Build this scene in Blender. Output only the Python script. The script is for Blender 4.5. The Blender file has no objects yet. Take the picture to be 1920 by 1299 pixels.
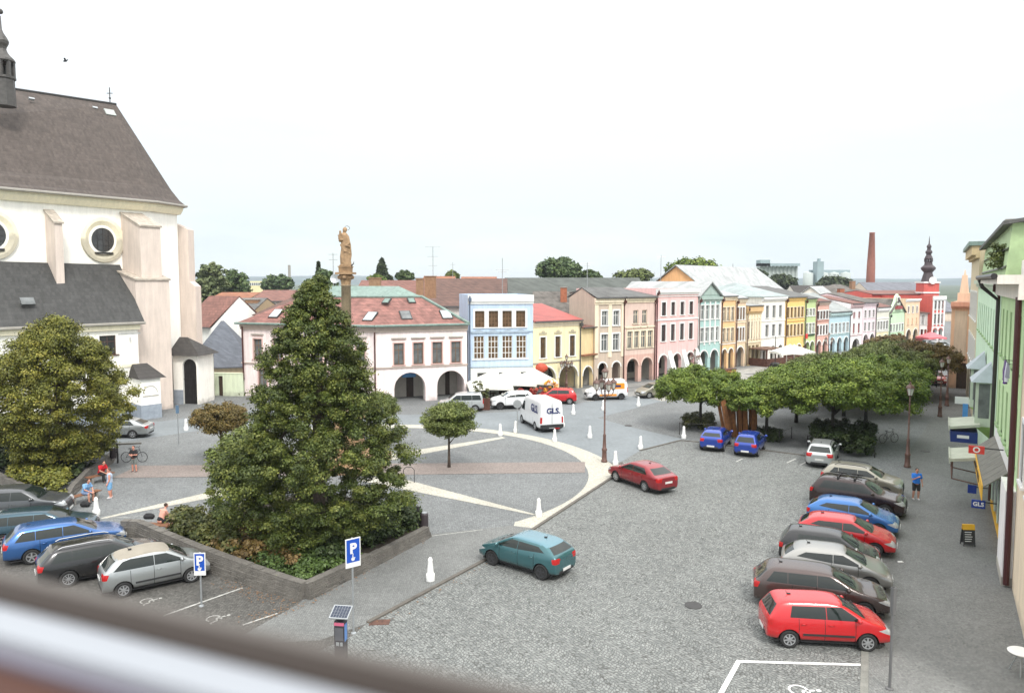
import bpy, bmesh, math, random
import numpy as np
from mathutils import Matrix, Vector
R = math.radians
C = bpy.context.scene.collection
SC = bpy.context.scene

# ---------------------------------------------------------------- camera, sky, sun
CAMZ = 12.0; F = 1400.0; PY = 633.0; PITCH = R(4.3)
cam_d = bpy.data.cameras.new('camera'); cam = bpy.data.objects.new('camera', cam_d); C.objects.link(cam)
cam.location = (0, 0, CAMZ); cam.rotation_euler = (R(90) - PITCH, 0, 0)
cam_d.sensor_width = 36; cam_d.lens = F/1920*36; cam_d.shift_y = -(649.5-PY)/1920
cam_d.clip_start = 0.02; cam_d.clip_end = 20000
cam_d.dof.use_dof = True; cam_d.dof.focus_distance = 45; cam_d.dof.aperture_fstop = 4.2
SC.camera = cam
SC.view_settings.view_transform = 'Standard'; SC.view_settings.look = 'None'
SC.view_settings.exposure = 0.74; SC.view_settings.gamma = 1.0
SC.cycles.max_bounces = 6; SC.cycles.diffuse_bounces = 3; SC.cycles.transparent_max_bounces = 8

W = bpy.data.worlds.new('World'); SC.world = W; W.use_nodes = True
def node(nt, t, **k):
    n = nt.nodes.new(t)
    for a, b in k.items():
        if a in n.inputs: n.inputs[a].default_value = b
        else: setattr(n, a, b)
    return n
nt = W.node_tree; nt.nodes.clear(); L = nt.links.new
out = node(nt, 'ShaderNodeOutputWorld'); bg = node(nt, 'ShaderNodeBackground')
SUN_EL, SUN_AZ = R(50), R(160)          # the sun stands high behind the camera, veiled by cloud
sky = node(nt, 'ShaderNodeTexSky', sky_type='NISHITA', sun_disc=False, sun_elevation=SUN_EL, sun_rotation=SUN_AZ)
tc = node(nt, 'ShaderNodeTexCoord'); sep = node(nt, 'ShaderNodeSeparateXYZ'); L(tc.outputs['Generated'], sep.inputs[0])
rp = node(nt, 'ShaderNodeValToRGB'); L(sep.outputs['Z'], rp.inputs[0])      # overcast: bright zenith, cooler horizon
cr = rp.color_ramp; cr.elements[0].position = 0.0; cr.elements[0].color = (0.49, 0.555, 0.575, 1)
cr.elements[1].position = 1.0; cr.elements[1].color = (1.7, 1.7, 1.68, 1)
for p_, c_ in ((0.08, (0.545, 0.60, 0.615, 1)), (0.20, (0.63, 0.665, 0.675, 1)), (0.40, (0.95, 0.95, 0.94, 1)), (0.6, (1.35, 1.35, 1.33, 1))):
    e = cr.elements.new(p_); e.color = c_
mp = node(nt, 'ShaderNodeMapping'); mp.inputs['Scale'].default_value = (1.0, 1.0, 5.0); L(tc.outputs['Generated'], mp.inputs[0])
nz = node(nt, 'ShaderNodeTexNoise', Scale=2.2, Detail=6.0, Roughness=0.55); L(mp.outputs[0], nz.inputs['Vector'])
cl = node(nt, 'ShaderNodeMapRange'); cl.inputs[1].default_value = 0.40; cl.inputs[2].default_value = 0.60
cl.inputs[3].default_value = 0.80; cl.inputs[4].default_value = 1.0; L(nz.outputs[0], cl.inputs[0])
sk = node(nt, 'ShaderNodeMix', data_type='RGBA', blend_type='MULTIPLY'); sk.inputs[0].default_value = 1
sk.inputs[7].default_value = (0.16, 0.16, 0.16, 1); L(sky.outputs[0], sk.inputs[6])
mx = node(nt, 'ShaderNodeMix', data_type='RGBA'); L(cl.outputs[0], mx.inputs[0]); L(sk.outputs[2], mx.inputs[6]); L(rp.outputs[0], mx.inputs[7])
L(mx.outputs[2], bg.inputs[0]); bg.inputs[1].default_value = 1.0; L(bg.outputs[0], out.inputs[0])
sd = bpy.data.lights.new('sun', 'SUN'); sd.energy = 1.5; sd.angle = R(11); sd.color = (1, 0.965, 0.91)
sun = bpy.data.objects.new('sun', sd); C.objects.link(sun)
sun.rotation_euler = Vector((math.sin(SUN_AZ)*math.cos(SUN_EL), math.cos(SUN_AZ)*math.cos(SUN_EL), math.sin(SUN_EL))).to_track_quat('Z', 'Y').to_euler()

# ---------------------------------------------------------------- surveying: photo point -> place on the ground
def ray(x, y):
    u = -(y-PY)/F
    return Vector(((x-960)/F, math.cos(PITCH)+u*math.sin(PITCH), -math.sin(PITCH)+u*math.cos(PITCH)))
def g(x, y, z=0.0):
    d = ray(x, y); t = (z-CAMZ)/d.z; return Vector((d.x*t, d.y*t, z))
def at(x, y, Y):
    d = ray(x, y); t = Y/d.y; return Vector((d.x*t, Y, CAMZ+d.z*t))
def zt(x, y, P): return at(x, y, P[1])[2]

# ---------------------------------------------------------------- materials
_m = {}
def mat(key, col, rough=.8, metal=0., var=.10, scale=2.5, bump=0., bscale=30., streak=0., coat=0., spec=.5, fine=0., dirt=None):
    if key in _m: return _m[key]
    m = bpy.data.materials.new(key); m.use_nodes = True; nt = m.node_tree; b = nt.nodes['Principled BSDF']; L = nt.links.new
    b.inputs['Roughness'].default_value = rough; b.inputs['Metallic'].default_value = metal
    b.inputs['Specular IOR Level'].default_value = spec
    if coat: b.inputs['Coat Weight'].default_value = coat; b.inputs['Coat Roughness'].default_value = .04
    tc = node(nt, 'ShaderNodeTexCoord'); cur = None
    def mul(a, fac_socket, lo, hi, f0=.3, f1=.7):
        mr = node(nt, 'ShaderNodeMapRange'); mr.inputs[1].default_value = f0; mr.inputs[2].default_value = f1
        mr.inputs[3].default_value = lo; mr.inputs[4].default_value = hi; L(fac_socket, mr.inputs[0])
        mm = node(nt, 'ShaderNodeMix', data_type='RGBA', blend_type='MULTIPLY'); mm.inputs[0].default_value = 1
        if a is None: mm.inputs[6].default_value = (*col, 1)
        else: L(a, mm.inputs[6])
        L(mr.outputs[0], mm.inputs[7]); return mm.outputs[2]
    if var:
        n = node(nt, 'ShaderNodeTexNoise', Scale=scale, Detail=5.0, Roughness=.6); L(tc.outputs['Object'], n.inputs['Vector'])
        cur = mul(cur, n.outputs[0], 1-var, 1+var)
    if fine:
        n = node(nt, 'ShaderNodeTexNoise', Scale=scale*14, Detail=3.0); L(tc.outputs['Object'], n.inputs['Vector'])
        cur = mul(cur, n.outputs[0], 1-fine, 1+fine)
    if streak:
        mp = node(nt, 'ShaderNodeMapping'); mp.inputs['Scale'].default_value = (2.2, 2.2, .22); L(tc.outputs['Object'], mp.inputs[0])
        n = node(nt, 'ShaderNodeTexNoise', Scale=1.6, Detail=5.0, Roughness=.65); L(mp.outputs[0], n.inputs['Vector'])
        cur = mul(cur, n.outputs[0], 1-streak, 1.03, .38, .62)
    if dirt:        # (colour, height): splash dirt near the foot of a wall
        sp = node(nt, 'ShaderNodeSeparateXYZ'); L(tc.outputs['Object'], sp.inputs[0])
        n = node(nt, 'ShaderNodeTexNoise', Scale=1.5, Detail=5.0); L(tc.outputs['Object'], n.inputs['Vector'])
        ad = node(nt, 'ShaderNodeMath', operation='MULTIPLY_ADD'); L(n.outputs[0], ad.inputs[0]); ad.inputs[1].default_value = 1.6; L(sp.outputs[2], ad.inputs[2])
        mr = node(nt, 'ShaderNodeMapRange'); mr.inputs[1].default_value = .6; mr.inputs[2].default_value = .8+dirt[1]; mr.inputs[3].default_value = .55; mr.inputs[4].default_value = 0; L(ad.outputs[0], mr.inputs[0])
        mm = node(nt, 'ShaderNodeMix', data_type='RGBA'); L(mr.outputs[0], mm.inputs[0])
        if cur is None: mm.inputs[6].default_value = (*col, 1)
        else: L(cur, mm.inputs[6])
        mm.inputs[7].default_value = (*dirt[0], 1); cur = mm.outputs[2]
    if cur is None: b.inputs['Base Color'].default_value = (*col, 1)
    else: L(cur, b.inputs['Base Color'])
    if bump:
        n = node(nt, 'ShaderNodeTexNoise', Scale=bscale, Detail=4.0); L(tc.outputs['Object'], n.inputs['Vector'])
        bp = node(nt, 'ShaderNodeBump', Strength=bump, Distance=.02); L(n.outputs[0], bp.inputs['Height']); L(bp.outputs[0], b.inputs['Normal'])
    _m[key] = m; return m
def hexc(h):
    r = [int(h[i:i+2], 16)/255 for i in (0, 2, 4)]
    return tuple(((c+.055)/1.055)**2.4 if c > .04 else c/12.92 for c in r)
def plaster(h, k=1.0, st=.12):
    c = hexc(h); c = tuple((x*.86+.14*max(c))*k for x in c); return mat('plaster_%s_%.2f' % (h, k), c, .9, var=.05, scale=.8, streak=st, fine=.03, bump=.25, bscale=60, dirt=((.22, .20, .18), .5))
def roofm(key, col, row=.33, var=.22, rough=.75, wave=.35):
    if key in _m: return _m[key]
    m = mat(key, col, rough, var=var, scale=.9, fine=.16); nt = m.node_tree; L = nt.links.new; b = nt.nodes['Principled BSDF']
    tc = [n for n in nt.nodes if n.type == 'TEX_COORD'][0]
    src = b.inputs['Base Color'].links[0].from_socket
    sp = node(nt, 'ShaderNodeSeparateXYZ'); L(tc.outputs['Object'], sp.inputs[0])
    dv = node(nt, 'ShaderNodeMath', operation='DIVIDE'); L(sp.outputs[2], dv.inputs[0]); dv.inputs[1].default_value = row
    fr = node(nt, 'ShaderNodeMath', operation='FRACT'); L(dv.outputs[0], fr.inputs[0])
    mr = node(nt, 'ShaderNodeMapRange'); mr.inputs[1].default_value = 0; mr.inputs[2].default_value = .3; mr.inputs[3].default_value = 1-wave; mr.inputs[4].default_value = 1; L(fr.outputs[0], mr.inputs[0])
    ad = node(nt, 'ShaderNodeMath', operation='ADD'); L(sp.outputs[0], ad.inputs[0]); L(sp.outputs[1], ad.inputs[1])
    fl = node(nt, 'ShaderNodeMath', operation='FLOOR'); L(dv.outputs[0], fl.inputs[0])
    cb = node(nt, 'ShaderNodeCombineXYZ'); L(fl.outputs[0], cb.inputs[0])
    sc = node(nt, 'ShaderNodeMath', operation='DIVIDE'); L(ad.outputs[0], sc.inputs[0]); sc.inputs[1].default_value = row*.9
    f2 = node(nt, 'ShaderNodeMath', operation='FLOOR'); L(sc.outputs[0], f2.inputs[0]); L(f2.outputs[0], cb.inputs[1])
    wn = node(nt, 'ShaderNodeTexWhiteNoise'); L(cb.outputs[0], wn.inputs['Vector'])
    m2 = node(nt, 'ShaderNodeMapRange'); m2.inputs[3].default_value = .82; m2.inputs[4].default_value = 1.15; L(wn.outputs[0], m2.inputs[0])
    pr = node(nt, 'ShaderNodeMath', operation='MULTIPLY'); L(mr.outputs[0], pr.inputs[0]); L(m2.outputs[0], pr.inputs[1])
    mm = node(nt, 'ShaderNodeMix', data_type='RGBA', blend_type='MULTIPLY'); mm.inputs[0].default_value = 1; L(src, mm.inputs[6]); L(pr.outputs[0], mm.inputs[7]); L(mm.outputs[2], b.inputs['Base Color'])
    bp = node(nt, 'ShaderNodeBump', Strength=.5, Distance=.03); L(fr.outputs[0], bp.inputs['Height']); L(bp.outputs[0], b.inputs['Normal'])
    return m
GLASS = mat('window_glass', (.045, .045, .045), .12, var=.5, scale=1.3, spec=.6)
GLASS_BR = mat('window_glass_brown', (.12, .075, .04), .2, var=.5, scale=1.3)
GLASS_GR = mat('window_glass_grey', (.14, .15, .15), .2, var=.4, scale=1.3)
CARGLASS = mat('car_glass', (.012, .018, .016), .05, var=.0, spec=.55)
WHITE = mat('white_paint', (.78, .78, .76), .6, var=.06, fine=.04)
IRON = mat('dark_iron', (.035, .033, .032), .5, var=.2, scale=8)
RUSTY = mat('brown_painted_iron', (.12, .062, .048), .5, var=.2, scale=6)
ZINC = mat('galvanised_steel', (.38, .40, .41), .4, metal=.5, var=.15, scale=6)
WOOD = mat('brown_wood', (.20, .09, .045), .7, var=.3, scale=5)
STONE = mat('sandstone', (.33, .215, .12), .85, var=.35, scale=3, fine=.2, bump=.6)
COPPER = mat('green_copper', (.20, .28, .245), .6, var=.2, scale=2, streak=.2)

# ---------------------------------------------------------------- mesh helpers
class MB:
    def __init__(s): s.v = []; s.f = []; s.m = []; s.M = None
    def add(s, vs, fs, mi=0):
        o = len(s.v); M = s.M
        s.v += [tuple(M @ Vector(v)) if M is not None else tuple(v) for v in vs]
        s.f += [tuple(i+o for i in f) for f in fs]; s.m += [mi]*len(fs)
    def poly(s, pts, mi=0): s.add(pts, [tuple(range(len(pts)))], mi)
    def box(s, x0, x1, y0, y1, z0, z1, mi=0):
        s.add([(x0, y0, z0), (x1, y0, z0), (x1, y1, z0), (x0, y1, z0), (x0, y0, z1), (x1, y0, z1), (x1, y1, z1), (x0, y1, z1)],
              [(0, 3, 2, 1), (4, 5, 6, 7), (0, 1, 5, 4), (1, 2, 6, 5), (2, 3, 7, 6), (3, 0, 4, 7)], mi)
    def frustum(s, cx, cy, z0, z1, a0, b0, a1, b1, mi=0):
        s.add([(cx-a0, cy-b0, z0), (cx+a0, cy-b0, z0), (cx+a0, cy+b0, z0), (cx-a0, cy+b0, z0), (cx-a1, cy-b1, z1), (cx+a1, cy-b1, z1), (cx+a1, cy+b1, z1), (cx-a1, cy+b1, z1)],
              [(0, 3, 2, 1), (4, 5, 6, 7), (0, 1, 5, 4), (1, 2, 6, 5), (2, 3, 7, 6), (3, 0, 4, 7)], mi)
    def tube(s, pts, rad, n=8, mi=0, caps=True):
        pts = [Vector(p) for p in pts]; k = len(pts)
        rad = [rad]*k if isinstance(rad, (int, float)) else rad
        vs = []; fs = []; pu = None
        for i, p in enumerate(pts):
            t = (pts[min(i+1, k-1)]-pts[max(i-1, 0)])
            t = t.normalized() if t.length > 1e-9 else Vector((0, 0, 1))
            if pu is None: pu = t.orthogonal().normalized()
            pu = (pu - t*pu.dot(t)); pu = pu.normalized() if pu.length > 1e-6 else t.orthogonal().normalized()
            w = t.cross(pu)
            for j in range(n):
                a = 2*math.pi*j/n; vs.append(p+pu*(math.cos(a)*rad[i])+w*(math.sin(a)*rad[i]))
        for i in range(k-1):
            for j in range(n):
                a, b = i*n+j, i*n+(j+1) % n; fs.append((a, b, b+n, a+n))
        if caps: fs.append(tuple(reversed(range(n)))); fs.append(tuple(range((k-1)*n, k*n)))
        s.add(vs, fs, mi)
    def lathe(s, prof, cx=0, cy=0, n=16, mi=0, ax=None):
        vs = []; fs = []; k = len(prof)
        for r, z in prof:
            for j in range(n):
                a = 2*math.pi*j/n; p = (cx+r*math.cos(a), cy+r*math.sin(a), z)
                vs.append(p)
        for i in range(k-1):
            for j in range(n):
                a, b = i*n+j, i*n+(j+1) % n; fs.append((a, b, b+n, a+n))
        fs.append(tuple(reversed(range(n)))); fs.append(tuple(range((k-1)*n, k*n)))
        if ax == 'y': vs = [(x, z, y) for x, y, z in vs]; fs = [tuple(reversed(f)) for f in fs]
        s.add(vs, fs, mi)
    def ell(s, c, r, n=12, mi=0, rz=None):
        vs = []; fs = []; h = n//2+1
        for i in range(h+1):
            t = math.pi*i/h
            for j in range(n):
                a = 2*math.pi*j/n; v = Vector((r[0]*math.sin(t)*math.cos(a), r[1]*math.sin(t)*math.sin(a), -r[2]*math.cos(t)))
                if rz is not None: v = rz @ v
                vs.append(Vector(c)+v)
        for i in range(h):
            for j in range(n):
                a, b = i*n+j, i*n+(j+1) % n; fs.append((a, b, b+n, a+n))
        s.add(vs, fs, mi)
    def prism(s, pts, y0, y1, mi=0):       # pts (x,z) counter-clockwise seen from -y
        n = len(pts); vs = [(x, y0, z) for x, z in pts]+[(x, y1, z) for x, z in pts]
        fs = [tuple(range(n)), tuple(reversed(range(n, 2*n)))]+[(i, i+n, (i+1) % n+n, (i+1) % n) for i in range(n)]
        s.add(vs, fs, mi)
    def slab(s, pts, z0, z1, mi=0):        # pts (x,y)
        n = len(pts); vs = [(p[0], p[1], z0) for p in pts]+[(p[0], p[1], z1) for p in pts]
        fs = [tuple(reversed(range(n))), tuple(range(n, 2*n))]+[(i, (i+1) % n, (i+1) % n+n, i+n) for i in range(n)]
        s.add(vs, fs, mi)
    def mesh(s, name, mats, smooth=False):
        me = bpy.data.meshes.new(name); me.from_pydata(s.v, [], s.f)
        for m in (mats if isinstance(mats, (list, tuple)) else [mats]): me.materials.append(m)
        me.polygons.foreach_set('material_index', s.m)
        if smooth: me.polygons.foreach_set('use_smooth', [True]*len(s.f))
        me.update(); return me
    def build(s, name, mats, parent=None, smooth=False, loc=None):
        return link(name, s.mesh(name, mats, smooth), parent, loc)
def link(name, me, parent=None, loc=None, rz=None):
    o = bpy.data.objects.new(name, me); C.objects.link(o)
    if parent is not None: o.parent = parent
    if loc is not None: o.location = loc
    if rz is not None: o.rotation_euler = (0, 0, rz)
    return o
def tag(o, label, cat, group=None):
    o['label'] = label; o['category'] = cat
    if group: o['group'] = group
    return o
def thing(name, label, cat, loc=(0, 0, 0), rz=0., group=None):
    o = bpy.data.objects.new(name, None); C.objects.link(o); o.location = loc; o.rotation_euler = (0, 0, rz); o.empty_display_size = .3
    return tag(o, label, cat, group)
def struct(o, kind='structure'): o['kind'] = kind; return o
def dup(root, loc=None, rz=None, label=None, group=None, scale=None):
    r = root.copy(); C.objects.link(r)
    if loc is not None: r.location = loc
    if rz is not None: r.rotation_euler = (0, 0, rz)
    if scale is not None: r.scale = scale
    if label: r['label'] = label
    if group: r['group'] = group
    def rec(a, b):
        for ch in a.children:
            c = ch.copy(); C.objects.link(c); c.parent = b; rec(ch, c)
    rec(root, r); return r
def text_mesh(s, size, ext=.004, bold=.0, align='CENTER'):
    cu = bpy.data.curves.new('lettering', 'FONT'); cu.body = s; cu.size = size; cu.extrude = ext; cu.offset = bold; cu.align_x = align; cu.align_y = 'CENTER'; cu.resolution_u = 3
    o = bpy.data.objects.new('lettering', cu); C.objects.link(o)
    me = bpy.data.meshes.new_from_object(o.evaluated_get(bpy.context.evaluated_depsgraph_get())); bpy.data.objects.remove(o); bpy.data.curves.remove(cu)
    return me
def lettering(s, size, m, parent, M, bold=0., name='lettering'):
    me = text_mesh(s, size, bold=bold); me.materials.clear(); me.materials.append(m)
    o = link(name, me, parent); o.matrix_local = M; return o
def evalmesh(o):
    me = bpy.data.meshes.new_from_object(o.evaluated_get(bpy.context.evaluated_depsgraph_get())); return me
# ================================================================ THE GROUND
def paving(key, cell, c1, c2, joint, jw=.10, arc=0., arcw=1.3, rnd=.45, rough=.85, big=.18, bump=.4):
    m = bpy.data.materials.new(key); m.use_nodes = True; nt = m.node_tree; b = nt.nodes['Principled BSDF']; L = nt.links.new
    tc = node(nt, 'ShaderNodeTexCoord'); sp = node(nt, 'ShaderNodeSeparateXYZ'); L(tc.outputs['Object'], sp.inputs[0])
    def M(op, a, b_=None, c=None):
        n = node(nt, 'ShaderNodeMath', operation=op)
        for i, v in enumerate((a, b_, c)):
            if v is None: continue
            if isinstance(v, (int, float)): n.inputs[i].default_value = v
            else: L(v, n.inputs[i])
        return n.outputs[0]
    x, y = sp.outputs[0], sp.outputs[1]
    if arc:
        # segmental arcs of setts
        xr = M('ADD', M('MULTIPLY', x, .82), M('MULTIPLY', y, .57)); yr = M('SUBTRACT', M('MULTIPLY', y, .82), M('MULTIPLY', x, .57))
        u = M('SUBTRACT', M('FRACT', M('DIVIDE', xr, arcw)), .5)
        y2 = M('SUBTRACT', yr, M('MULTIPLY', M('MULTIPLY', u, u), arc*4))
        x, y = xr, y2
    cb = node(nt, 'ShaderNodeCombineXYZ'); L(x, cb.inputs[0]); L(y, cb.inputs[1])
    vo = node(nt, 'ShaderNodeTexVoronoi', feature='F1', Scale=1/cell, Randomness=rnd); L(cb.outputs[0], vo.inputs['Vector'])
    ve = node(nt, 'ShaderNodeTexVoronoi', feature='DISTANCE_TO_EDGE', Scale=1/cell, Randomness=rnd); L(cb.outputs[0], ve.inputs['Vector'])
    wn = node(nt, 'ShaderNodeTexWhiteNoise'); L(vo.outputs['Color'], wn.inputs['Vector'])
    mx = node(nt, 'ShaderNodeMix', data_type='RGBA'); L(wn.outputs[0], mx.inputs[0]); mx.inputs[6].default_value = (*c1, 1); mx.inputs[7].default_value = (*c2, 1)
    mr = node(nt, 'ShaderNodeMapRange'); mr.inputs[1].default_value = 0; mr.inputs[2].default_value = jw; L(ve.outputs[0], mr.inputs[0])
    m2 = node(nt, 'ShaderNodeMix', data_type='RGBA'); L(mr.outputs[0], m2.inputs[0]); m2.inputs[6].default_value = (*joint, 1); L(mx.outputs[2], m2.inputs[7])
    cur = m2.outputs[2]
    for sc, amp in ((.11, big), (.6, big*.7), (3.5, big*.5)):
        n = node(nt, 'ShaderNodeTexNoise', Scale=sc, Detail=6.0, Roughness=.6); L(tc.outputs['Object'], n.inputs['Vector'])
        r_ = node(nt, 'ShaderNodeMapRange'); r_.inputs[1].default_value = .3; r_.inputs[2].default_value = .7; r_.inputs[3].default_value = 1-amp; r_.inputs[4].default_value = 1+amp; L(n.outputs[0], r_.inputs[0])
        mm = node(nt, 'ShaderNodeMix', data_type='RGBA', blend_type='MULTIPLY'); mm.inputs[0].default_value = 1; L(cur, mm.inputs[6]); L(r_.outputs[0], mm.inputs[7]); cur = mm.outputs[2]
    L(cur, b.inputs['Base Color']); b.inputs['Roughness'].default_value = rough
    bp = node(nt, 'ShaderNodeBump', Strength=bump, Distance=.02); L(mr.outputs[0], bp.inputs['Height']); L(bp.outputs[0], b.inputs['Normal'])
    return m
P_COB = paving('cobble_setts', .115, (.150, .160, .155), (.265, .275, .262), (.065, .065, .06), .17, arc=.32, arcw=1.35, rnd=.5, big=.10)
P_SQ = paving('small_grey_setts', .09, (.15, .16, .162), (.235, .245, .243), (.085, .088, .088), .14, rnd=.5, big=.13)
P_SQ2 = paving('square_concrete_setts', .10, (.22, .22, .21), (.31, .305, .29), (.17, .17, .16), .12, rnd=.3, big=.12)
P_LIGHT = paving('cream_mosaic', .08, (.42, .40, .335), (.58, .56, .485), (.27, .255, .21), .14, rnd=.5, big=.08)
P_PINK = paving('pink_mosaic', .09, (.215, .18, .162), (.30, .25, .225), (.15, .13, .118), .14, rnd=.5, big=.12)
P_WALK = paving('pavement_mosaic', .08, (.155, .16, .155), (.21, .215, .207), (.105, .107, .102), .15, rnd=.5, big=.14)
P_BAY = paving('parking_bay_setts', .10, (.075, .073, .066), (.135, .13, .118), (.045, .042, .038), .15, rnd=.5, big=.18)
P_ASPH = mat('asphalt', (.19, .21, .22), .85, var=.12, scale=.25, fine=.10, bump=.3, bscale=80)
KERB = mat('granite_kerb', (.115, .105, .09), .85, var=.25, scale=2, fine=.15)
LINE = mat('road_paint', (.74, .74, .72), .7, var=.14, scale=5, fine=.1)
WORN = mat('worn_road_paint', (.42, .42, .39), .8, var=.35, scale=7, fine=.3)
def sheet(name, pts, z, m, kind='structure'):
    b = MB(); b.poly([(p[0], p[1], z) for p in pts]); o = b.build(name, m); return struct(o, kind)
gb = MB()
for i in range(48):
    a0, a1 = 2*math.pi*i/48, 2*math.pi*(i+1)/48
    gb.poly([(0, 0, -.03), (9000*math.cos(a0), 9000*math.sin(a0), -.03), (9000*math.cos(a1), 9000*math.sin(a1), -.03)])
struct(gb.build('ground', mat('grassland', (.055, .08, .045), .95, var=.5, scale=.01, fine=.2)))
SQ = [(-90, -25), (70, -25), (150, 120), (260, 330), (120, 330), (60, 180), (-90, 130)]
sheet('square_paving', SQ, 0, P_SQ)
# asphalt street that runs past the corner house
road = [g(-40, 835), g(230, 828), g(420, 800), g(600, 790), g(745, 796), g(880, 804), g(963, 810), g(1046, 832), g(1115, 855), g(1155, 870), g(1205, 842), g(1280, 823), g(1180, 800), g(1120, 783), g(1180, 768), g(1240, 752), g(1190, 742), g(1080, 756), g(960, 772), g(840, 777), g(700, 778), g(480, 768), g(300, 790), g(-60, 800)]
b_ = MB()
from mathutils.geometry import tessellate_polygon
tri = tessellate_polygon([[Vector((p[0], p[1], 0)) for p in road]])
b_.add([(p[0], p[1], .004) for p in road], [tuple(t) for t in tri]); struct(b_.build('road', P_ASPH))
# the pale paved forecourt beyond the road
fc = [g(1180, 768), g(1240, 752), g(1700, 735), g(1640, 652), g(1530, 668), g(1228, 714), g(1090, 729), g(1100, 752)]
sheet('forecourt', [(p[0], p[1]) for p in fc], .003, P_SQ2)
far = [g(1394, 692), g(1641, 652), g(1722, 645), g(1740, 652), g(1690, 690), g(1240, 752), g(1200, 735)]
sheet('promenade_paving', [(p[0], p[1]) for p in far], .007, paving('pale_slabs', .6, (.30, .29, .26), (.42, .41, .38), (.2, .2, .19), .05, rnd=.1, big=.1))
for k, (a, b2) in enumerate(((( 1232, 736), (1300, 730)), ((1400, 702), (1470, 697)), ((1460, 690), (1540, 683)), ((1150, 735), (1228, 729)), ((1175, 728), (1232, 722)))):
    p, q = g(*a), g(*b2); d = (q-p).normalized(); n = Vector((-d.y, d.x, 0))*.7
    sheet('paving_band', [p+n, q+n, q-n, p-n][::-1], .011+.001*k, mat('grey_slab_band', (.17, .17, .165), .85, var=.15, fine=.1))
# cobbled carriageway in front
kA, kB, kC, kD = g(690, 1168), g(920, 1045), g(1147, 896), g(1165, 868)
cob = [(-5.1, 25.5), (-5.4, 24.6), (-7.5, 22), (-9.5, 14), (-7, -20), (8, -20), (5, 8.8), (10.2, 21), (11.45, 23.5), (15.9, 31.6), (20.9, 40.5), g(1640, 880), g(1500, 853), g(1275, 826), g(1200, 845), (kD[0], kD[1]), (kC[0], kC[1]), (kB[0], kB[1])]
tri = tessellate_polygon([[Vector((p[0], p[1], 0)) for p in cob]])
b_ = MB(); b_.add([(p[0], p[1], .008) for p in cob], [tuple(t) for t in tri]); struct(b_.build('cobbled_road', P_COB))
# right-hand pavement
side = [(5.1, 8.8), (10.3, 21), (11.55, 23.5), (16, 31.6), (21, 40.5), (28, 52), (44, 75), (60, 90), (60, 60), (24, 30), (12, 8)]
tri = tessellate_polygon([[Vector((p[0], p[1], 0)) for p in side]])
b_ = MB(); b_.add([(p[0], p[1], .012) for p in side], [tuple(t) for t in tri]); struct(b_.build('pavement', P_WALK))
# kerbs
def kerb(name, pts, w=.16, z0=0., z1=.07, m=KERB):
    b = MB(); pts = [Vector((p[0], p[1], 0)) for p in pts]; L_ = []; R_ = []
    for i, p in enumerate(pts):
        t = (pts[min(i+1, len(pts)-1)]-pts[max(i-1, 0)]).normalized(); n = Vector((-t.y, t.x, 0))*w/2; L_.append(p+n); R_.append(p-n)
    for i in range(len(pts)-1):
        b.slab([R_[i], R_[i+1], L_[i+1], L_[i]], z0, z1)
    return struct(b.build(name, m))
kerb('kerb', [kA, kB, kC, kD])
kerb('kerb', [g(1200, 845), g(1275, 826), g(1310, 829), g(1500, 853), g(1640, 880)], .14, 0, .06)
kerb('kerb', [(5.1, 8.8), (10.3, 21), (11.5, 23.5), (15.95, 31.6), (20.95, 40.5), g(1650, 880)], .22, 0, .04, mat('pale_kerb', (.2, .2, .18), .85, var=.2, fine=.15))
kerb('kerb', [g(265, 832), g(120, 838)], .14, 0, .1)
# plaza figure: ring, rays and pink band
def ringpts(cx, cy, r, a0, a1, n=60): return [(cx+r*math.cos(a0+(a1-a0)*i/n), cy+r*math.sin(a0+(a1-a0)*i/n)) for i in range(n+1)]
IN = (-8.93, 46.9, 13.75); OU = (-10.0, 45.2, 16.9)
b_ = MB(); n = 90
pi_ = ringpts(*IN, -.85, 2.05, n); po = ringpts(*OU, -.85, 2.05, n)
def clipk(p):   # keep the ring on the plaza side of the kerb
    x, y = p
    for a, c in ((kA, kB), (kB, kC), (kC, kD)):
        d = (c-a); nn = Vector((-d.y, d.x, 0)).normalized(); s = (Vector((x, y, 0))-a).dot(nn)
        if s < .09: x += nn.x*(.09-s); y += nn.y*(.09-s)
    return (x, y)
pi_ = [clipk(p) for p in pi_]; po = [clipk(p) for p in po]
for i in range(n): b_.poly([(*pi_[i], .009), (*po[i], .009), (*po[i+1], .009), (*pi_[i+1], .009)])
struct(b_.build('paving_ring', P_LIGHT))
def wedge(a, c, w0, w1, z=.013, m=P_LIGHT, name='paving_ray'):
    d = (c-a).normalized(); n = Vector((-d.y, d.x, 0))
    sheet(name, [a-n*w0, c-n*w1, c+n*w1, a+n*w0], z, m)
ctr = Vector((-10.3, 46.9, 0))
wedge(g(700, 895), g(1003, 965), 1.0, .08); wedge(g(700, 862), g(945, 820), .9, .25)
wedge(g(500, 905), g(190, 972), .9, .1); wedge(g(560, 850), g(430, 830), .7, .2, .0135)
b_ = MB(); b_.poly([(*g(210, 896).xy, .016), (*g(1097, 886).xy, .016), (*g(1097, 866).xy, .016), (*g(260, 873).xy, .016)]); struct(b_.build('paving_band', P_PINK))
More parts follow.
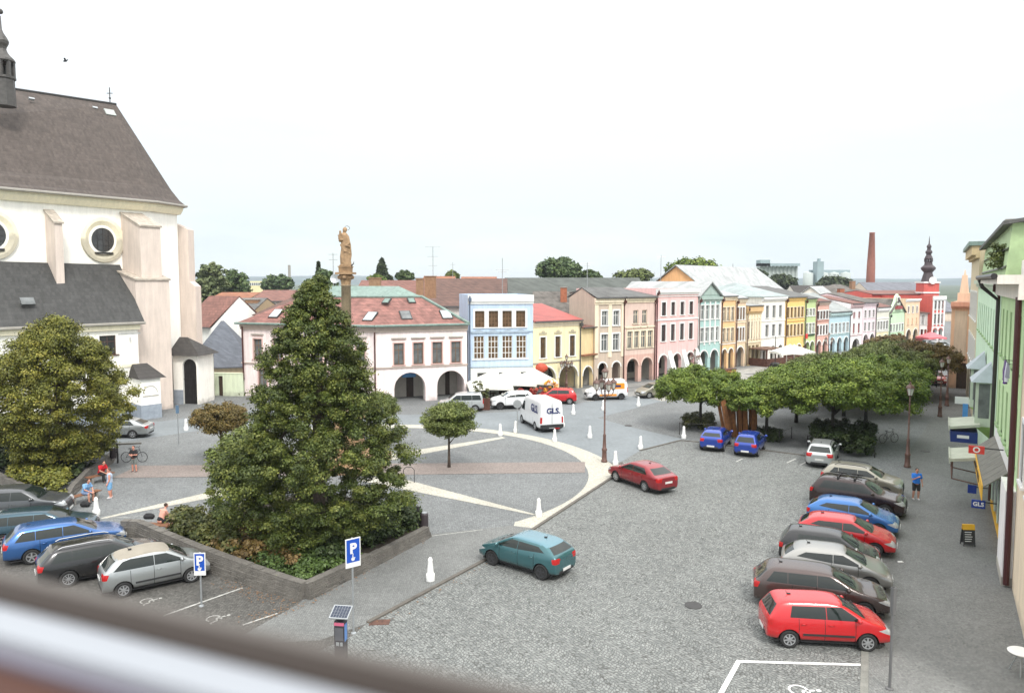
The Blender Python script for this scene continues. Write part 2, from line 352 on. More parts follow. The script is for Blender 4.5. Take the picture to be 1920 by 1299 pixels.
# plaza setts of the near footway (darker) and the left parking bays
bay = [g(-60, 1000), g(235, 985), g(570, 1130), g(690, 1170), (-5.4, 24.6), (-7.5, 22), (-9.5, 14), (-30, 12), (-40, 30)]
tri = tessellate_polygon([[Vector((p[0], p[1], 0)) for p in bay]])
b_ = MB(); b_.add([(p[0], p[1], .006) for p in bay], [tuple(t) for t in tri]); struct(b_.build('parking_area', P_BAY))
foot = [g(570, 1126), g(800, 1002), g(960, 985), g(1000, 990), kB, kA, g(600, 1200), g(420, 1210)]
sheet('footway', [(p[0], p[1]) for p in foot], .010, P_WALK)
# painted lines
def stripe(a, c, w, m=LINE, z=.018, name='painted_line'):
    d = (c-a).normalized(); n = Vector((-d.y, d.x, 0))*w/2; return sheet(name, [a-n, c-n, c+n, a+n], z, m)
stripe(g(1384, 1240), g(1627, 1247), .14, z=.020); stripe(g(1386, 1238), g(1335, 1330), .15, z=.022)
stripe(g(305, 1155), g(455, 1102), .10, WORN); stripe(g(455, 1172), g(520, 1150), .08, WORN)
stripe(g(1475, 868), g(1492, 860), .12, WORN); stripe(g(1500, 872), g(1520, 862), .12, WORN); stripe(g(800, 1006), g(905, 993), .06, WORN); stripe(g(1380, 866), g(1392, 860), .10, WORN)
stripe(g(500, 958), g(190, 972), .05, WORN, .0195); stripe(g(1170, 868), g(1205, 905), .05, WORN, .0195)
def wheelchair(name, o, ang, s, m, z=.022):
    b = MB(); ca, sa = math.cos(ang), math.sin(ang)
    def P(u, v): return (o[0]+s*(u*ca-v*sa), o[1]+s*(u*sa+v*ca), z)
    def seg(p, q, w):
        p = Vector(p); q = Vector(q); d = (q-p).normalized(); n = Vector((-d.y, d.x))*w/2
        b.poly([P(*(p-n)), P(*(q-n)), P(*(q+n)), P(*(p+n))])
    N = 22; pts = [(.0+.42*math.cos(a), .0+.42*math.sin(a)) for a in [R(60)+R(255)*i/N for i in range(N+1)]]
    for i in range(N): seg(pts[i], pts[i+1], .11)
    seg((-.02, .75), (.05, .18), .13); seg((.05, .18), (.42, .16), .12); seg((.40, .2), (.62, -.30), .12); seg((.60, -.28), (.80, -.22), .11); seg((.0, .48), (.34, .46), .09)
    hp = [(-.03+.12*math.cos(2*math.pi*i/12), .95+.12*math.sin(2*math.pi*i/12)) for i in range(12)]; b.poly([P(*p) for p in hp])
    return struct(b.build(name, m))
wheelchair('painted_symbol', g(1497, 1294), R(-95), .62, LINE)
wheelchair('painted_symbol', g(400, 1160), R(-60), .55, WORN); wheelchair('painted_symbol', g(275, 1127), R(-60), .5, WORN)
# drain, manholes, fallen leaves
b_ = MB(); p = g(712, 1167); b_.slab([(p.x-.35, p.y-.22), (p.x+.35, p.y-.16), (p.x+.35, p.y+.24), (p.x-.35, p.y+.18)], .008, .024)
for i in range(6): b_.box(p.x-.28+i*.1, p.x-.24+i*.1, p.y-.15, p.y+.17, .024, .032)
tag(b_.build('drain_grate', mat('rusty_iron', (.11, .055, .04), .8, var=.4, scale=6)), 'rusty drain grate at the near end of the dark kerb', 'drain')
for xy, lab in (((1300, 1135), 'round iron manhole cover in the cobbles near the green hatchback'), ((1178, 798), 'small round manhole cover on grey paving beyond the bollards'), ((1735, 846), 'small iron manhole cover in the right pavement past the lamp')):
    p = g(*xy); b_ = MB(); b_.lathe([(.32, .0), (.32, .026), (.28, .026), (.27, .022)], p.x, p.y, 20); tag(b_.build('manhole_cover', IRON), lab, 'manhole cover')
rs = np.random.RandomState(5); b_ = MB()
def scat(a, c, n, w, s=.028):
    for _ in range(n):
        t = rs.rand(); q = a+(c-a)*t; x = q.x+rs.randn()*w; y = q.y-abs(rs.randn())*w*1.2; an = rs.rand()*6.3; k = s*(.6+rs.rand())
        z = .03+rs.rand()*.02
        b_.poly([(x+k*math.cos(an+j*1.57), y+k*math.sin(an+j*1.57)*.7, z+rs.rand()*.02) for j in range(4)])
scat(g(560, 1130), g(430, 1085), 200, .35); scat(g(575, 1130), g(790, 1010), 130, .2); scat(g(480, 1150), g(540, 1140), 70, .3); scat(g(700, 1172), g(960, 1030), 60, .2, .03)
tag(struct(b_.build('fallen_leaves', mat('dry_leaves', (.24, .13, .06), .9, var=.5, scale=20)), 'stuff'), 'dry orange leaves fallen along the planter wall', 'fallen leaves')
# hills on the horizon
b_ = MB(); hv = []; N = 140; rs = np.random.RandomState(3)
ph = rs.rand(6)*6.28
for i in range(N+1):
    a = R(-58)+R(116)*i/N; h = 33+7*math.sin(a*5+ph[0])+4*math.sin(a*13+ph[1])+2*math.sin(a*31+ph[2])
    for d, z in ((2800, -2), (3400, h*.55), (4200, h), (5200, -2)): hv.append((d*math.sin(a), d*math.cos(a), z))
b_.add(hv, [(i*4+j, (i+1)*4+j, (i+1)*4+j+1, i*4+j+1) for i in range(N) for j in range(3)])
struct(b_.build('hills', mat('wooded_hills', (.045, .085, .085), .95, var=.5, scale=.004, fine=.3), smooth=True))
# ================================================================ BUILDINGS
def arc_top(x0, x1, z1, rise, n=12):
    w = (x1-x0)/2; cx = (x0+x1)/2
    return [(cx+w*math.cos(math.pi*(1-i/n)), z1-rise+rise*math.sin(math.pi*i/n)) for i in range(n+1)]
def facade(mb, W_, H_, holes, t=.35, mi=0, z0=0., mr=None, arcrise=None):
    """wall in the local xz plane facing -y; holes (x0,x1,z0,z1,'r'|'a')"""
    mr = mi if mr is None else mr
    xs = sorted({0., W_, *[h[0] for h in holes], *[h[1] for h in holes]}); zs = sorted({z0, H_, *[h[2] for h in holes], *[h[3] for h in holes]})
    for i in range(len(xs)-1):
        for j in range(len(zs)-1):
            cx, cz = (xs[i]+xs[i+1])/2, (zs[j]+zs[j+1])/2
            if any(h[0] < cx < h[1] and h[2] < cz < h[3] for h in holes): continue
            mb.poly([(xs[i], 0, zs[j]), (xs[i+1], 0, zs[j]), (xs[i+1], 0, zs[j+1]), (xs[i], 0, zs[j+1])], mi)
    for x0, x1, a, c, k in holes:
        if k == 'a':
            rise = min((x1-x0)/2, (c-a)*.6); pts = arc_top(x0, x1, c, rise)
            for i in range(len(pts)-1):
                p, q = pts[i], pts[i+1]; mb.poly([(p[0], 0, p[1]), (q[0], 0, q[1]), (q[0], 0, c), (p[0], 0, c)], mi)
            out_ = [(x0, a)]+pts+[(x1, a)]
        else: out_ = [(x0, a), (x0, c), (x1, c), (x1, a)]
        for i in range(len(out_)-1):
            p, q = out_[i], out_[i+1]; mb.poly([(p[0], 0, p[1]), (p[0], t, p[1]), (q[0], t, q[1]), (q[0], 0, q[1])], mr)
        if k != 'a' or a > z0+.01: mb.poly([(x0, 0, a), (x1, 0, a), (x1, t, a), (x0, t, a)], mr)
_wc = {}
def wmesh(w, h, st):
    key = (round(w, 2), round(h, 2), st['k'])
    if key in _wc: return _wc[key]
    b = MB(); fr = .07; y0, y1 = .12, .18
    b.box(0, fr, y0, y1, 0, h, 0); b.box(w-fr, w, y0, y1, 0, h, 0); b.box(fr, w-fr, y0, y1, 0, fr, 0); b.box(fr, w-fr, y0, y1, h-fr, h, 0)
    nv, nh = st.get('mull', (1, 1))
    for i in range(nv): x = w*(i+1)/(nv+1); b.box(x-.03, x+.03, y0+.005, y1-.005, fr, h-fr, 0)
    hz = [h*.68] if nh == 1 else [h*(i+1)/(nh+1) for i in range(nh)]
    for z in hz: b.box(fr, w-fr, y0+.01, y1-.01, z-.03, z+.03, 0)
    s = st.get('sur')
    if s:
        d = -.05; q = st.get('sw', .16)
        b.box(-q, 0, d, .10, -.002, h, 1); b.box(w, w+q, d, .10, -.002, h, 1); b.box(-q, w+q, d, .10, h, h+q, 1)
    if st.get('sill', True): b.box(-.2, w+.2, -.12, .12, -.10, 0, 1)
    l = st.get('lint')
    if l == 'bar': b.box(-.25, w+.25, -.14, 0, h+.42, h+.54, 2); b.box(-.12, w+.12, -.06, 0, h+.30, h+.42, 1)
    if l == 'ped': b.prism([(-.3, h+.35), (w+.3, h+.35), (w/2, h+.75)], -.12, 0, 2)
    if l == 'arcped':
        b.prism([(-.3, h+.3), (w+.3, h+.3), (w*.85, h+.55), (w/2, h+.7), (w*.15, h+.55)], -.12, 0, 2)
    if l == 'orn': b.box(-.15, w+.15, -.08, 0, h+.3, h+.5, 2); b.ell((w/2, -.06, h+.55), (.25, .08, .18), 8, 2)
    me = b.mesh('window', [st['fr'], st.get('sur') or st['fr'], st.get('lm') or st.get('sur') or st['fr']])
    pb = MB(); pb.box(fr, w-fr, .145, .155, fr, h-fr); pm = pb.mesh('pane', st.get('gl', GLASS))
    if st.get('curt'): pass
    _wc[key] = (me, pm); return _wc[key]
def put_window(root, M, x, z, w, h, st, far=False):
    me, pm = wmesh(w, h, st)
    o = link('window', me, root); o.matrix_local = M @ Matrix.Translation((x, 0, z))
    link('pane', pm, o)
def row(W_, n, w, ml, mr, z0, z1, kind='r'):
    out_ = []; tot = W_-ml-mr
    for i in range(n):
        c = ml+tot*(i+.5)/n; out_.append((c-w/2, c+w/2, z0, z1, kind))
    return out_
WH = WHITE
def sty(k, fr, sur=None, gl=None, **kw): return dict(k=k, fr=fr, sur=sur, gl=gl or GLASS, **kw)
BRFR = mat('brown_window_frame', (.16, .085, .04), .6, var=.2)
S_WH = sty('wh', WH, WH); S_BR = sty('br', BRFR, WH, GLASS_BR, mull=(1, 2))
S_GR = sty('gr', mat('grey_frame', (.3, .3, .29), .6), WH, GLASS_GR)
DOORM = mat('dark_wood_door', (.05, .03, .02), .6, var=.3, scale=6)
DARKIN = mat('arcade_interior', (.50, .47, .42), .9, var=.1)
GUT = mat('gutter_metal', (.10, .10, .10), .45, metal=.4)
PIPEBR = mat('brown_downpipe', (.085, .03, .025), .45, metal=.2)
R_RED = roofm('red_metal_roof', (.36, .075, .06), .5, .1, .5, .08); R_TILE = roofm('red_brown_tiles', (.19, .085, .065)); R_DARK = roofm('dark_slate', (.052, .047, .043), .28, .18)
R_GREY = roofm('grey_roofing', (.11, .11, .105), .4, .2, .7, .12); R_PINK = roofm('faded_pink_tiles', (.25, .115, .095), .33, .35); R_LT = roofm('pale_metal_roof', (.36, .375, .37), .8, .16, .5, .08)
R_OLD = roofm('weathered_fibre_roof', (.13, .118, .105), .45, .4, .9, .2); R_GRN = roofm('grey_green_roof', (.085, .095, .085), .7, .15, .8, .1)
R_BLUE = roofm('blue_grey_shingles', (.10, .112, .135), .3, .14, .7, .14); R_BROWN = roofm('brown_tiles', (.12, .065, .05)); R_ORG = roofm('orange_tiles', (.27, .105, .05))
def roof_gable(b, W_, D, h, rh, ov=.35, mi=0, gm=1):
    t = .12; y0, y1, ym = -ov, D+ov, D/2
    for za in (0,):
        b.add([(-.04, y0, h), (W_+.04, y0, h), (W_+.04, ym, h+rh), (-.04, ym, h+rh), (-.04, y0, h+t), (W_+.04, y0, h+t), (W_+.04, ym, h+rh+t), (-.04, ym, h+rh+t)], [(0, 3, 2, 1), (4, 5, 6, 7), (0, 1, 5, 4), (1, 2, 6, 5), (3, 0, 4, 7)], mi)
        b.add([(-.04, y1, h), (W_+.04, y1, h), (W_+.04, ym, h+rh), (-.04, ym, h+rh), (-.04, y1, h+t), (W_+.04, y1, h+t), (W_+.04, ym, h+rh+t), (-.04, ym, h+rh+t)], [(0, 1, 2, 3), (7, 6, 5, 4), (0, 4, 5, 1), (1, 5, 6, 2), (0, 3, 7, 4)], mi)
def house(name, label, P0, P1, h, D, wall, rows=(), arches=None, roof=('gable', 3, None), cornice=None, base=None, pipe=None, group=None, cat='house', awin=True,
          bands=(), pil=None, lower=None, chim=(), passage=3.0, gableshape=None, lettering_=None, door=True):
    P0 = Vector((P0[0], P0[1], 0)); P1 = Vector((P1[0], P1[1], 0)); d = P1-P0; W_ = d.length; rz = math.atan2(d.y, d.x)
    root = thing(name, label, cat, P0, rz, group); I = Matrix.Identity(4); holes = []; wins = []
    for r_ in rows:
        n, w, z0, z1, st = r_[:5]; ml, mr = (r_[5], r_[6]) if len(r_) > 6 else (.3, .3)
        w = min(w, (W_-ml-mr)/n*.74)
        hs = row(W_, n, w, ml, mr, z0, z1); holes += hs; wins += [(hh, st) for hh in hs]
    ah = []
    if arches:
        n, frac, za = arches[:3]; w = W_/n*frac
        ah = row(W_, n, w, .15, .15, 0., za, 'a'); holes += ah
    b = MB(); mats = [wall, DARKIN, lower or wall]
    if lower and arches:    # painted arcade storey in another colour
        zs = arches[3] if len(arches) > 3 else arches[2]+.4
        facade(b, W_, zs, ah, .5, 2, 0, 2); b.M = Matrix.Identity(4)
        facade(b, W_, h, [q for q in holes if q[4] != 'a'], .3, 0, zs)
    else: facade(b, W_, h, holes, .4, 0, 0)
    b.M = None
    if gableshape: b.prism(gableshape(W_, h), 0, .4, 0)
    b.poly([(0, D, 0), (0, 0, 0), (0, 0, h), (0, D, h)], 0); b.poly([(W_, 0, 0), (W_, D, 0), (W_, D, h), (W_, 0, h)], 0); b.poly([(W_, D, 0), (0, D, 0), (0, D, h), (W_, D, h)], 0)
    if roof[0] == 'gable':
        for x, s in ((0, 1), (W_, -1)):
            q = [(x, 0, h), (x, D/2, h+roof[1]), (x, D, h)]; b.poly(q if s > 0 else q[::-1], 0)
    if ah:
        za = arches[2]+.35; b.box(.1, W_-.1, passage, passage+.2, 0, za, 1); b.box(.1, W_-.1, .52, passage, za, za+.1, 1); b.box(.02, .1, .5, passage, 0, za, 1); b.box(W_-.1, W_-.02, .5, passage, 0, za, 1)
    b.build('wall', mats, root)
    for (x0, x1, z0, z1, k), st in wins: put_window(root, I, x0, z0, x1-x0, z1-z0, st)
    if ah and door:
        for i, (x0, x1, a, c, k) in enumerate(ah):
            db = MB(); w = (x1-x0)*(.34 if i % 2 == 0 else .6); cx = (x0+x1)/2+.25*w; y = passage
            db.box(cx-w/2, cx+w/2, y-.06, y-.005, .02 if i % 2 == 0 else .75, 2.15, 0); db.box(cx-w/2-.08, cx+w/2+.08, y-.04, y-.003, 2.15, 2.27, 1)
            db.build('door' if i % 2 == 0 else 'shop_window', [DOORM if i % 2 == 0 else GLASS, WH], root)
    elif not ah and door and arches is not False: pass
    rb = MB(); rm = roof[2] or R_DARK
    if roof[0] == 'gable': roof_gable(rb, W_, D, h, roof[1]); rb.build('roof', rm, root)
    elif roof[0] == 'flat':
        rb.box(.05, W_-.05, .45, D-.1, h-.35, h-.2); rb.build('roof', rm, root)
    elif roof[0] == 'shed':
        rh = roof[1]; rb.add([(-.05, -.3, h), (W_+.05, -.3, h), (W_+.05, D, h+rh), (-.05, D, h+rh), (-.05, -.3, h+.12), (W_+.05, -.3, h+.12), (W_+.05, D, h+rh+.12), (-.05, D, h+rh+.12)],
            [(0, 3, 2, 1), (4, 5, 6, 7), (0, 1, 5, 4), (1, 2, 6, 5), (2, 3, 7, 6), (3, 0, 4, 7)]); rb.build('roof', rm, root)
    elif roof[0] == 'hip':
        rh = roof[1]; i_ = min(D/2, W_/2)*.95; o = .4
        e = [(-o, -o, h), (W_+o, -o, h), (W_+o, D+o, h), (-o, D+o, h)]; r_ = [(i_, D/2, h+rh), (max(W_-i_, i_+.05), D/2, h+rh)]
        rb.add(e+r_+[(x, y, z-.12) for x, y, z in e], [(0, 1, 5, 4), (1, 2, 5), (2, 3, 4, 5), (3, 0, 4), (0, 6, 7, 1), (1, 7, 8, 2), (2, 8, 9, 3), (3, 9, 6, 0), (9, 8, 7, 6)]); rb.build('roof', rm, root)
    elif roof[0] == 'cross':   # ridge at right angles to the street
        rh = roof[1]; rb.add([(-.2, -.35, h-.05), (W_/2, -.35, h+rh), (W_+.2, -.35, h-.05), (-.2, D, h-.05), (W_/2, D, h+rh), (W_+.2, D, h-.05)], [(0, 1, 4, 3), (1, 2, 5, 4)])
        rb.add([(-.2, -.35, h+.1), (W_/2, -.35, h+rh+.15), (W_+.2, -.35, h+.1), (-.2, D, h+.1), (W_/2, D, h+rh+.15), (W_+.2, D, h+.1)], [(0, 3, 4, 1), (1, 4, 5, 2), ])
        rb.add([(-.2, -.35, h-.05), (W_/2, -.35, h+rh), (W_/2, -.35, h+rh+.15), (-.2, -.35, h+.1)], [(0, 1, 2, 3)]); rb.add([(W_+.2, -.35, h-.05), (W_/2, -.35, h+rh), (W_/2, -.35, h+rh+.15), (W_+.2, -.35, h+.1)], [(3, 2, 1, 0)])
        pb = MB(); pb.poly([(0, 0, h), (W_, 0, h), (W_/2, 0, h+rh-.1)]); pb.poly([(W_*.15, -.06, h+.25), (W_*.85, -.06, h+.25), (W_/2, -.06, h+rh-.55)]); pb.build('pediment', roof[3] if len(roof) > 3 else wall, root); rb.build('roof', rm, root)
    if cornice:
        cb = MB(); ch, cp = cornice[0], cornice[1]; cb.box(-.06, W_+.06, -cp, 0, h-ch, h, 0); cb.box(-.06, W_+.06, -cp*.5, -.0, h-ch-.25, h-ch-.003, 0)
        cb.build('cornice', cornice[2], root)
    if bands:
        cb = MB()
        for z, hh, m_ in bands: cb.box(-.02, W_+.02, -.10, 0, z, z+hh, 0)
        cb.build('string_course', bands[0][2], root)
    if pil:
        cb = MB(); n, wp, z0, z1, m_ = pil
        for i in range(n): x = wp/2+(W_-wp)*i/max(n-1, 1); cb.box(x-wp/2, x+wp/2, -.09, 0, z0, z1, 0)
        cb.build('pilasters', m_, root)
    if ah:   # archivolts and piers
        for x0, x1, a, c, k in ah:
            cb = MB(); pts = arc_top(x0, x1, c, min((x1-x0)/2, (c-a)*.6), 10); po_ = arc_top(x0-.16, x1+.16, c+.16, min((x1-x0)/2, (c-a)*.6)+.16, 10)
            for i in range(10):
                A_, B_, D_, E_ = pts[i], pts[i+1], po_[i+1], po_[i]
                cb.add([(A_[0], -.06, A_[1]), (B_[0], -.06, B_[1]), (D_[0], -.06, D_[1]), (E_[0], -.06, E_[1]), (D_[0], 0, D_[1]), (E_[0], 0, E_[1])], [(0, 1, 2, 3), (3, 2, 4, 5)])
            cb.build('arch_moulding', WH if not lower else wall, root)
    if pipe:
        cb = MB(); x = .12 if pipe[0] == 'l' else W_-.12
        cb.tube([(x, -.35, h-.1), (x, -.3, h-.6), (x, -.12, h-.9), (x, -.12, .1)], .07, 8); cb.box(x-.16, x+.16, -.42, -.12, h-.65, h-.3)
        cb.build('downpipe', pipe[1], root)
    gb_ = MB(); gb_.tube([(-.02, -.42, h+.0), (W_+.02, -.42, h+.0)], .08, 6)
    if roof[0] in ('gable', 'shed'): gb_.build('gutter', GUT, root)
    for cx, cy, cw, chh, cm in chim:
        cb = MB(); zb = h-.3; cb.box(cx-cw/2, cx+cw/2, cy-cw*.35, cy+cw*.35, zb, h+chh, 0); cb.box(cx-cw/2-.08, cx+cw/2+.08, cy-cw*.35-.08, cy+cw*.35+.08, h+chh, h+chh+.12, 1)
        cb.build('chimney', [cm, mat('chimney_cap', (.3, .28, .25), .9)], root)
    return root, W_
BRICKM = mat('brick_chimney', (.36, .13, .07), .9, var=.25, scale=6, fine=.2)
# --- the long row on the far side of the square
LINEY = [(997, 737), (1087, 727), (1113, 718), (1170, 718), (1228, 711.6), (1310, 700), (1394, 686), (1528, 665), (1591, 657), (1641, 648.5), (1666, 645), (1722, 637.5), (1770, 631)]
def by(x):
    for (a, c), (d, e) in zip(LINEY, LINEY[1:]):
        if x <= d: return c+(e-c)*(x-a)/(d-a)
    return LINEY[-1][1]
A_ = g(1224, by(1224)); B_ = g(1722, 637.5)
def onrow(x):       # where the sight line of a photo column meets the building line
    r0 = (x-960)/F*1.0; d = B_-A_
    # solve A + t d with px column x (ground level)
    lo, hi = -.5, 1.6
    for _ in range(50):
        m_ = (lo+hi)/2; p = A_+d*m_; r = p.x/(p.y*math.cos(PITCH)+CAMZ*math.sin(PITCH))
        if r < r0: lo = m_
        else: hi = m_
    return A_+d*lo
def hgt(x, ytop, P): 
    return zt(x, ytop, P)
LET = mat('dark_lettering', (.02, .02, .03), .6, var=0)
def rowhouse(label, x0, x1, ytop, col, **k):
    P, Q = onrow(x0), onrow(x1); h = hgt(x0, ytop, P); s = h/10.8
    kw = dict(k)
    kw['rows'] = [(n, w, a*s, c*s, st, *rest) for n, w, a, c, st, *rest in kw.get('rows', [])]
    if kw.get('arches'): kw['arches'] = (*kw['arches'][:2], *[q*s for q in kw['arches'][2:]])
    if kw.get('bands'): kw['bands'] = [(z*s, hh, m_) for z, hh, m_ in kw['bands']]
    if kw.get('pil'): n, wp, a, c, m_ = kw['pil']; kw['pil'] = (n, wp, a*s, c*s, m_)
    col = plaster(col) if isinstance(col, str) else col
    return house('arcaded_house', label, P, Q, h, k.get('D', 13), col, **{a: c for a, c in kw.items() if a != 'D'}, group='arcaded houses along the far side of the square')
CREAM = plaster('f0dfc0'); OFFW = plaster('efeae0'); GREYST = mat('grey_stone_trim', (.36, .34, .3), .85, var=.15)
# corner house: two street fronts
cP = [g(456, 742), g(706, 757), g(876, 746.5)]
def corner_house():
    P0, P1, P2 = cP; d1 = P1-P0; d2 = P2-P1; n1 = Vector((-d1.y, d1.x, 0)).normalized(); n2 = Vector((-d2.y, d2.x, 0)).normalized()
    root = thing('corner_house', 'large whitish-pink corner house with faded red roof and two big arches behind the tall tree', 'house', P0, 0)
    wall = plaster('f6e4e0', 1.02); H_ = 7.65; b = MB()
    st = sty('cw', BRFR, mat('pink_trim', (.62, .42, .38), .85, var=.05), GLASS_GR, lint='bar', lm=GREYST, sill=True, sw=.12)
    a1 = math.atan2(d1.y, d1.x); a2 = math.atan2(d2.y, d2.x)
    M1 = Matrix.Rotation(a1, 4, 'Z'); M2 = Matrix.Translation(d1) @ Matrix.Rotation(a2, 4, 'Z'); W1, W2 = d1.length, d2.length
    up1 = row(W1, 6, 1.0, .8, .5, 3.95, 6.05); lo1 = row(W1, 5, 1.0, 1.3, 2.2, .9, 2.9)
    up2 = row(W2, 4, 1.0, 1.3, .2, 3.75, 5.9); ar = [(W2*.19, W2*.53, 0, 2.95, 'a'), (W2*.66, W2*.97, 0, 2.95, 'a')]
    b.M = M1; facade(b, W1, H_, up1+lo1, .3); b.M = M2; facade(b, W2, H_, up2+ar, .6)
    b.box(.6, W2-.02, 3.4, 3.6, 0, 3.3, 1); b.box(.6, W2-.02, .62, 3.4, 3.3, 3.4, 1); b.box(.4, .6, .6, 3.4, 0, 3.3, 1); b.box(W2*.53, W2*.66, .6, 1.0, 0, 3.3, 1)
    b.M = None; D_ = 13
    B0 = n1*D_; B1 = d1+n1*D_*.6+n2*D_*.75; B2 = d1+d2+n2*D_
    for p, q in ((B0, Vector((0, 0, 0))), (d1+d2, B2)): b.poly([(p.x, p.y, 0), (q.x, q.y, 0), (q.x, q.y, H_), (p.x, p.y, H_)])
    for p, q in ((B1, B0), (B2, B1)): b.poly([(p.x, p.y, 0), (q.x, q.y, 0), (q.x, q.y, H_), (p.x, p.y, H_)])
    b.build('wall', [wall, DARKIN], root)
    for M, hs in ((M1, up1+lo1), (M2, up2)):
        for x0, x1, z0, z1, k in hs: put_window(root, M, x0, z0, x1-x0, z1-z0, st)
    c = MB()
    for M, w_ in ((M1, W1), (M2, W2)):
        c.M = M; c.box(-.05, w_+.05, -.12, 0, 3.45, 3.58); c.box(-.05, w_+.05, -.25, 0, H_-.35, H_); c.box(-.05, w_+.05, -.16, 0, H_-.62, H_-.353)
    c.M = None; c.build('cornice', mat('pinkish_stone_trim', (.46, .38, .33), .85, var=.1), root)
    # roof: steep lower slope to a flat-ish copper top
    o = .45; e = [-n1*o-d1.normalized()*o*1, d1+(-n1-n2)*o*.7, d1+d2-n2*o+d2.normalized()*.1, B2+n2*o, B1, B0+n1*.3-d1.normalized()*o]
    ins = 4.2; zt_ = H_+2.7
    u1 = d1.normalized(); u2 = d2.normalized()
    t = [n1*ins+u1*ins*1.1, d1+(n1+n2)*ins*.62, d1+d2+n2*ins-u2*3.6, B2-n2*ins*.9-u2*3.6, B1-(n1+n2)*ins*.5, B0-n1*ins*.9+u1*ins*1.1]
    r = MB(); V = [(p.x, p.y, H_) for p in e]+[(p.x, p.y, zt_) for p in t]; N = 6
    r.add(V, [(i, (i+1) % N, (i+1) % N+N, i+N) for i in range(N)]); r.add([(p.x, p.y, H_-.02) for p in e], [tuple(reversed(range(N)))])
    r.build('roof', R_PINK, root)
    f = MB(); tt = [(p.x, p.y, zt_+.06) for p in t]; mid = (d1+(n1+n2)*ins*1.25); mz = zt_+1.15
    rA = (n1*D_*.5+u1*6.5); rB = d1+d2+n2*D_*.5-u2*5.5
    V = tt+[(rA.x, rA.y, mz), (mid.x, mid.y, mz), (rB.x, rB.y, mz)]
    f.add(V, [(0, 1, 7, 6), (1, 2, 8, 7), (2, 3, 8), (3, 4, 7, 8), (4, 5, 6, 7), (5, 0, 6)])
    for i in range(N):
        p, q = Vector(tt[i]), Vector(tt[(i+1) % N]); f.tube([p, q], .14, 6)
    for i in range(N): f.tube([(e[i].x, e[i].y, H_+.02), (e[(i+1) % N].x, e[(i+1) % N].y, H_+.02)], .12, 6)
    f.tube([(e[2].x, e[2].y, H_+.1), tt[2]], .18, 6)
    f.build('copper_roof_trim', COPPER, root)
    def sk(fr, zf, M, w_, mm, nm='skylight', sz=(.95, 1.3)):
        x = w_*fr; sl = math.atan2(2.7, ins); yy = ins*zf-.4*(1-zf); zz = H_+2.7*zf
        Mx = M @ Matrix.Translation((x, yy, zz)) @ Matrix.Rotation(sl, 4, 'X'); q = MB(); a, c_ = sz[0]/2, sz[1]/2
        q.box(-a-.1, a+.1, -c_-.1, c_+.1, .0, .14, 0); oo = q.build(nm, IRON, root); oo.matrix_local = Mx
        q = MB(); q.box(-a, a, -c_, c_, .14, .17, 0); pp = q.build('pane', mm, oo)
    skg = mat('skylight_glass', (.55, .60, .62), .08, var=0, spec=.8)
    sk(.35, .33, M2, W2, GLASS_GR); sk(.80, .33, M2, W2, skg); sk(.93, .3, M1, W1, skg); sk(.22, .35, M1, W1, skg); sk(.48, .85, M2, W2, COPPER, 'roof_hatch', (.6, .7)); sk(.96, .85, M1, W1, COPPER, 'roof_hatch', (.6, .7))
    cm = mat('tan_chimney', (.29, .17, .10), .9, var=.2, scale=4)
    for p, w_, hh in ((mid+u2*3.4-n2*.5, .8, 1.5), (mid+u2*5.6+n2*3, 1.3, 1.8), (mid-u1*1.0+n2*3, 1.3, 1.6)):
        q = MB(); q.box(p.x-w_/2, p.x+w_/2, p.y-.35, p.y+.35, zt_-.3, zt_+.4+hh); q.box(p.x-w_/2-.07, p.x+w_/2+.07, p.y-.42, p.y+.42, zt_+.4+hh, zt_+.5+hh); q.build('chimney', cm, root)
    q = MB(); p = d1-n1*.1-n2*.1; q.tube([(p.x-.05, p.y-.1, H_-.6), (p.x-.05, p.y-.1, .1)], .08, 8); q.build('downpipe', PIPEBR, root)
    q = MB(); q.M = M1; q.tube([(.25, -.2, H_-.3), (.25, -.16, 1.8), (-.1, -.2, 1.4)], .09, 8); q.build('downpipe', PIPEBR, root)
    q = MB(); q.M = M2   # what can be seen inside the arches
    q.box(W2*.41, W2*.49, 3.34, 3.395, .0, 2.5, 0); q.build('door', DOORM, root)
    q = MB(); q.M = M2; q.box(W2*.86, W2*.91, 3.34, 3.395, .0, 2.5, 0); q.build('door', DOORM, root)
    q = MB(); q.M = M2; q.box(W2*.30, W2*.45, .9, .96, 2.35, 2.85, 0); q.build('sign_board', mat('blue_sign', (.05, .18, .38), .5), root)
    q = MB(); q.M = M2; q.box(W2*.535, W2*.58, .55, .6, 1.2, 2.1, 0); q.build('notice_board', WHITE, root)
corner_house()
# blue house
P0, P1 = g(879, 744), g(999, 740.5)
blue = plaster('b9cfe8', 1.0); S_BL = sty('bl', BRFR, WH, GLASS_BR, mull=(2, 3), sw=.2); S_BL2 = sty('bl2', WH, None, GLASS_BR, mull=(2, 3), sill=True, lint='arcped', lm=mat('blue_grey_trim', (.36, .44, .52), .8))
bh, W_ = house('blue_house', 'pale blue three-storey house with white parapet and brown windows behind the cafe parasols', P0, P1, hgt(879, 553, P0), 8, blue,
    rows=[(4, 1.15, 3.95, 6.35, S_BL2, .35, .5), (4, 1.0, 7.25, 8.95, S_BL, .45, .6)], roof=('flat', 0, R_LT), cornice=(.7, .22, WH), bands=[(6.75, .10, mat('blue_grey_trim', (.36, .44, .52), .8)), (3.05, .12, mat('blue_grey_trim', (.36, .44, .52), .8))], pipe=('l', mat('blue_grey_pipe', (.10, .13, .19), .5)))
q = MB(); q.box(.05, W_-.05, -.03, -.002, .0, 3.0); q.build('ground_floor_render', plaster('e4e6dc'), bh)
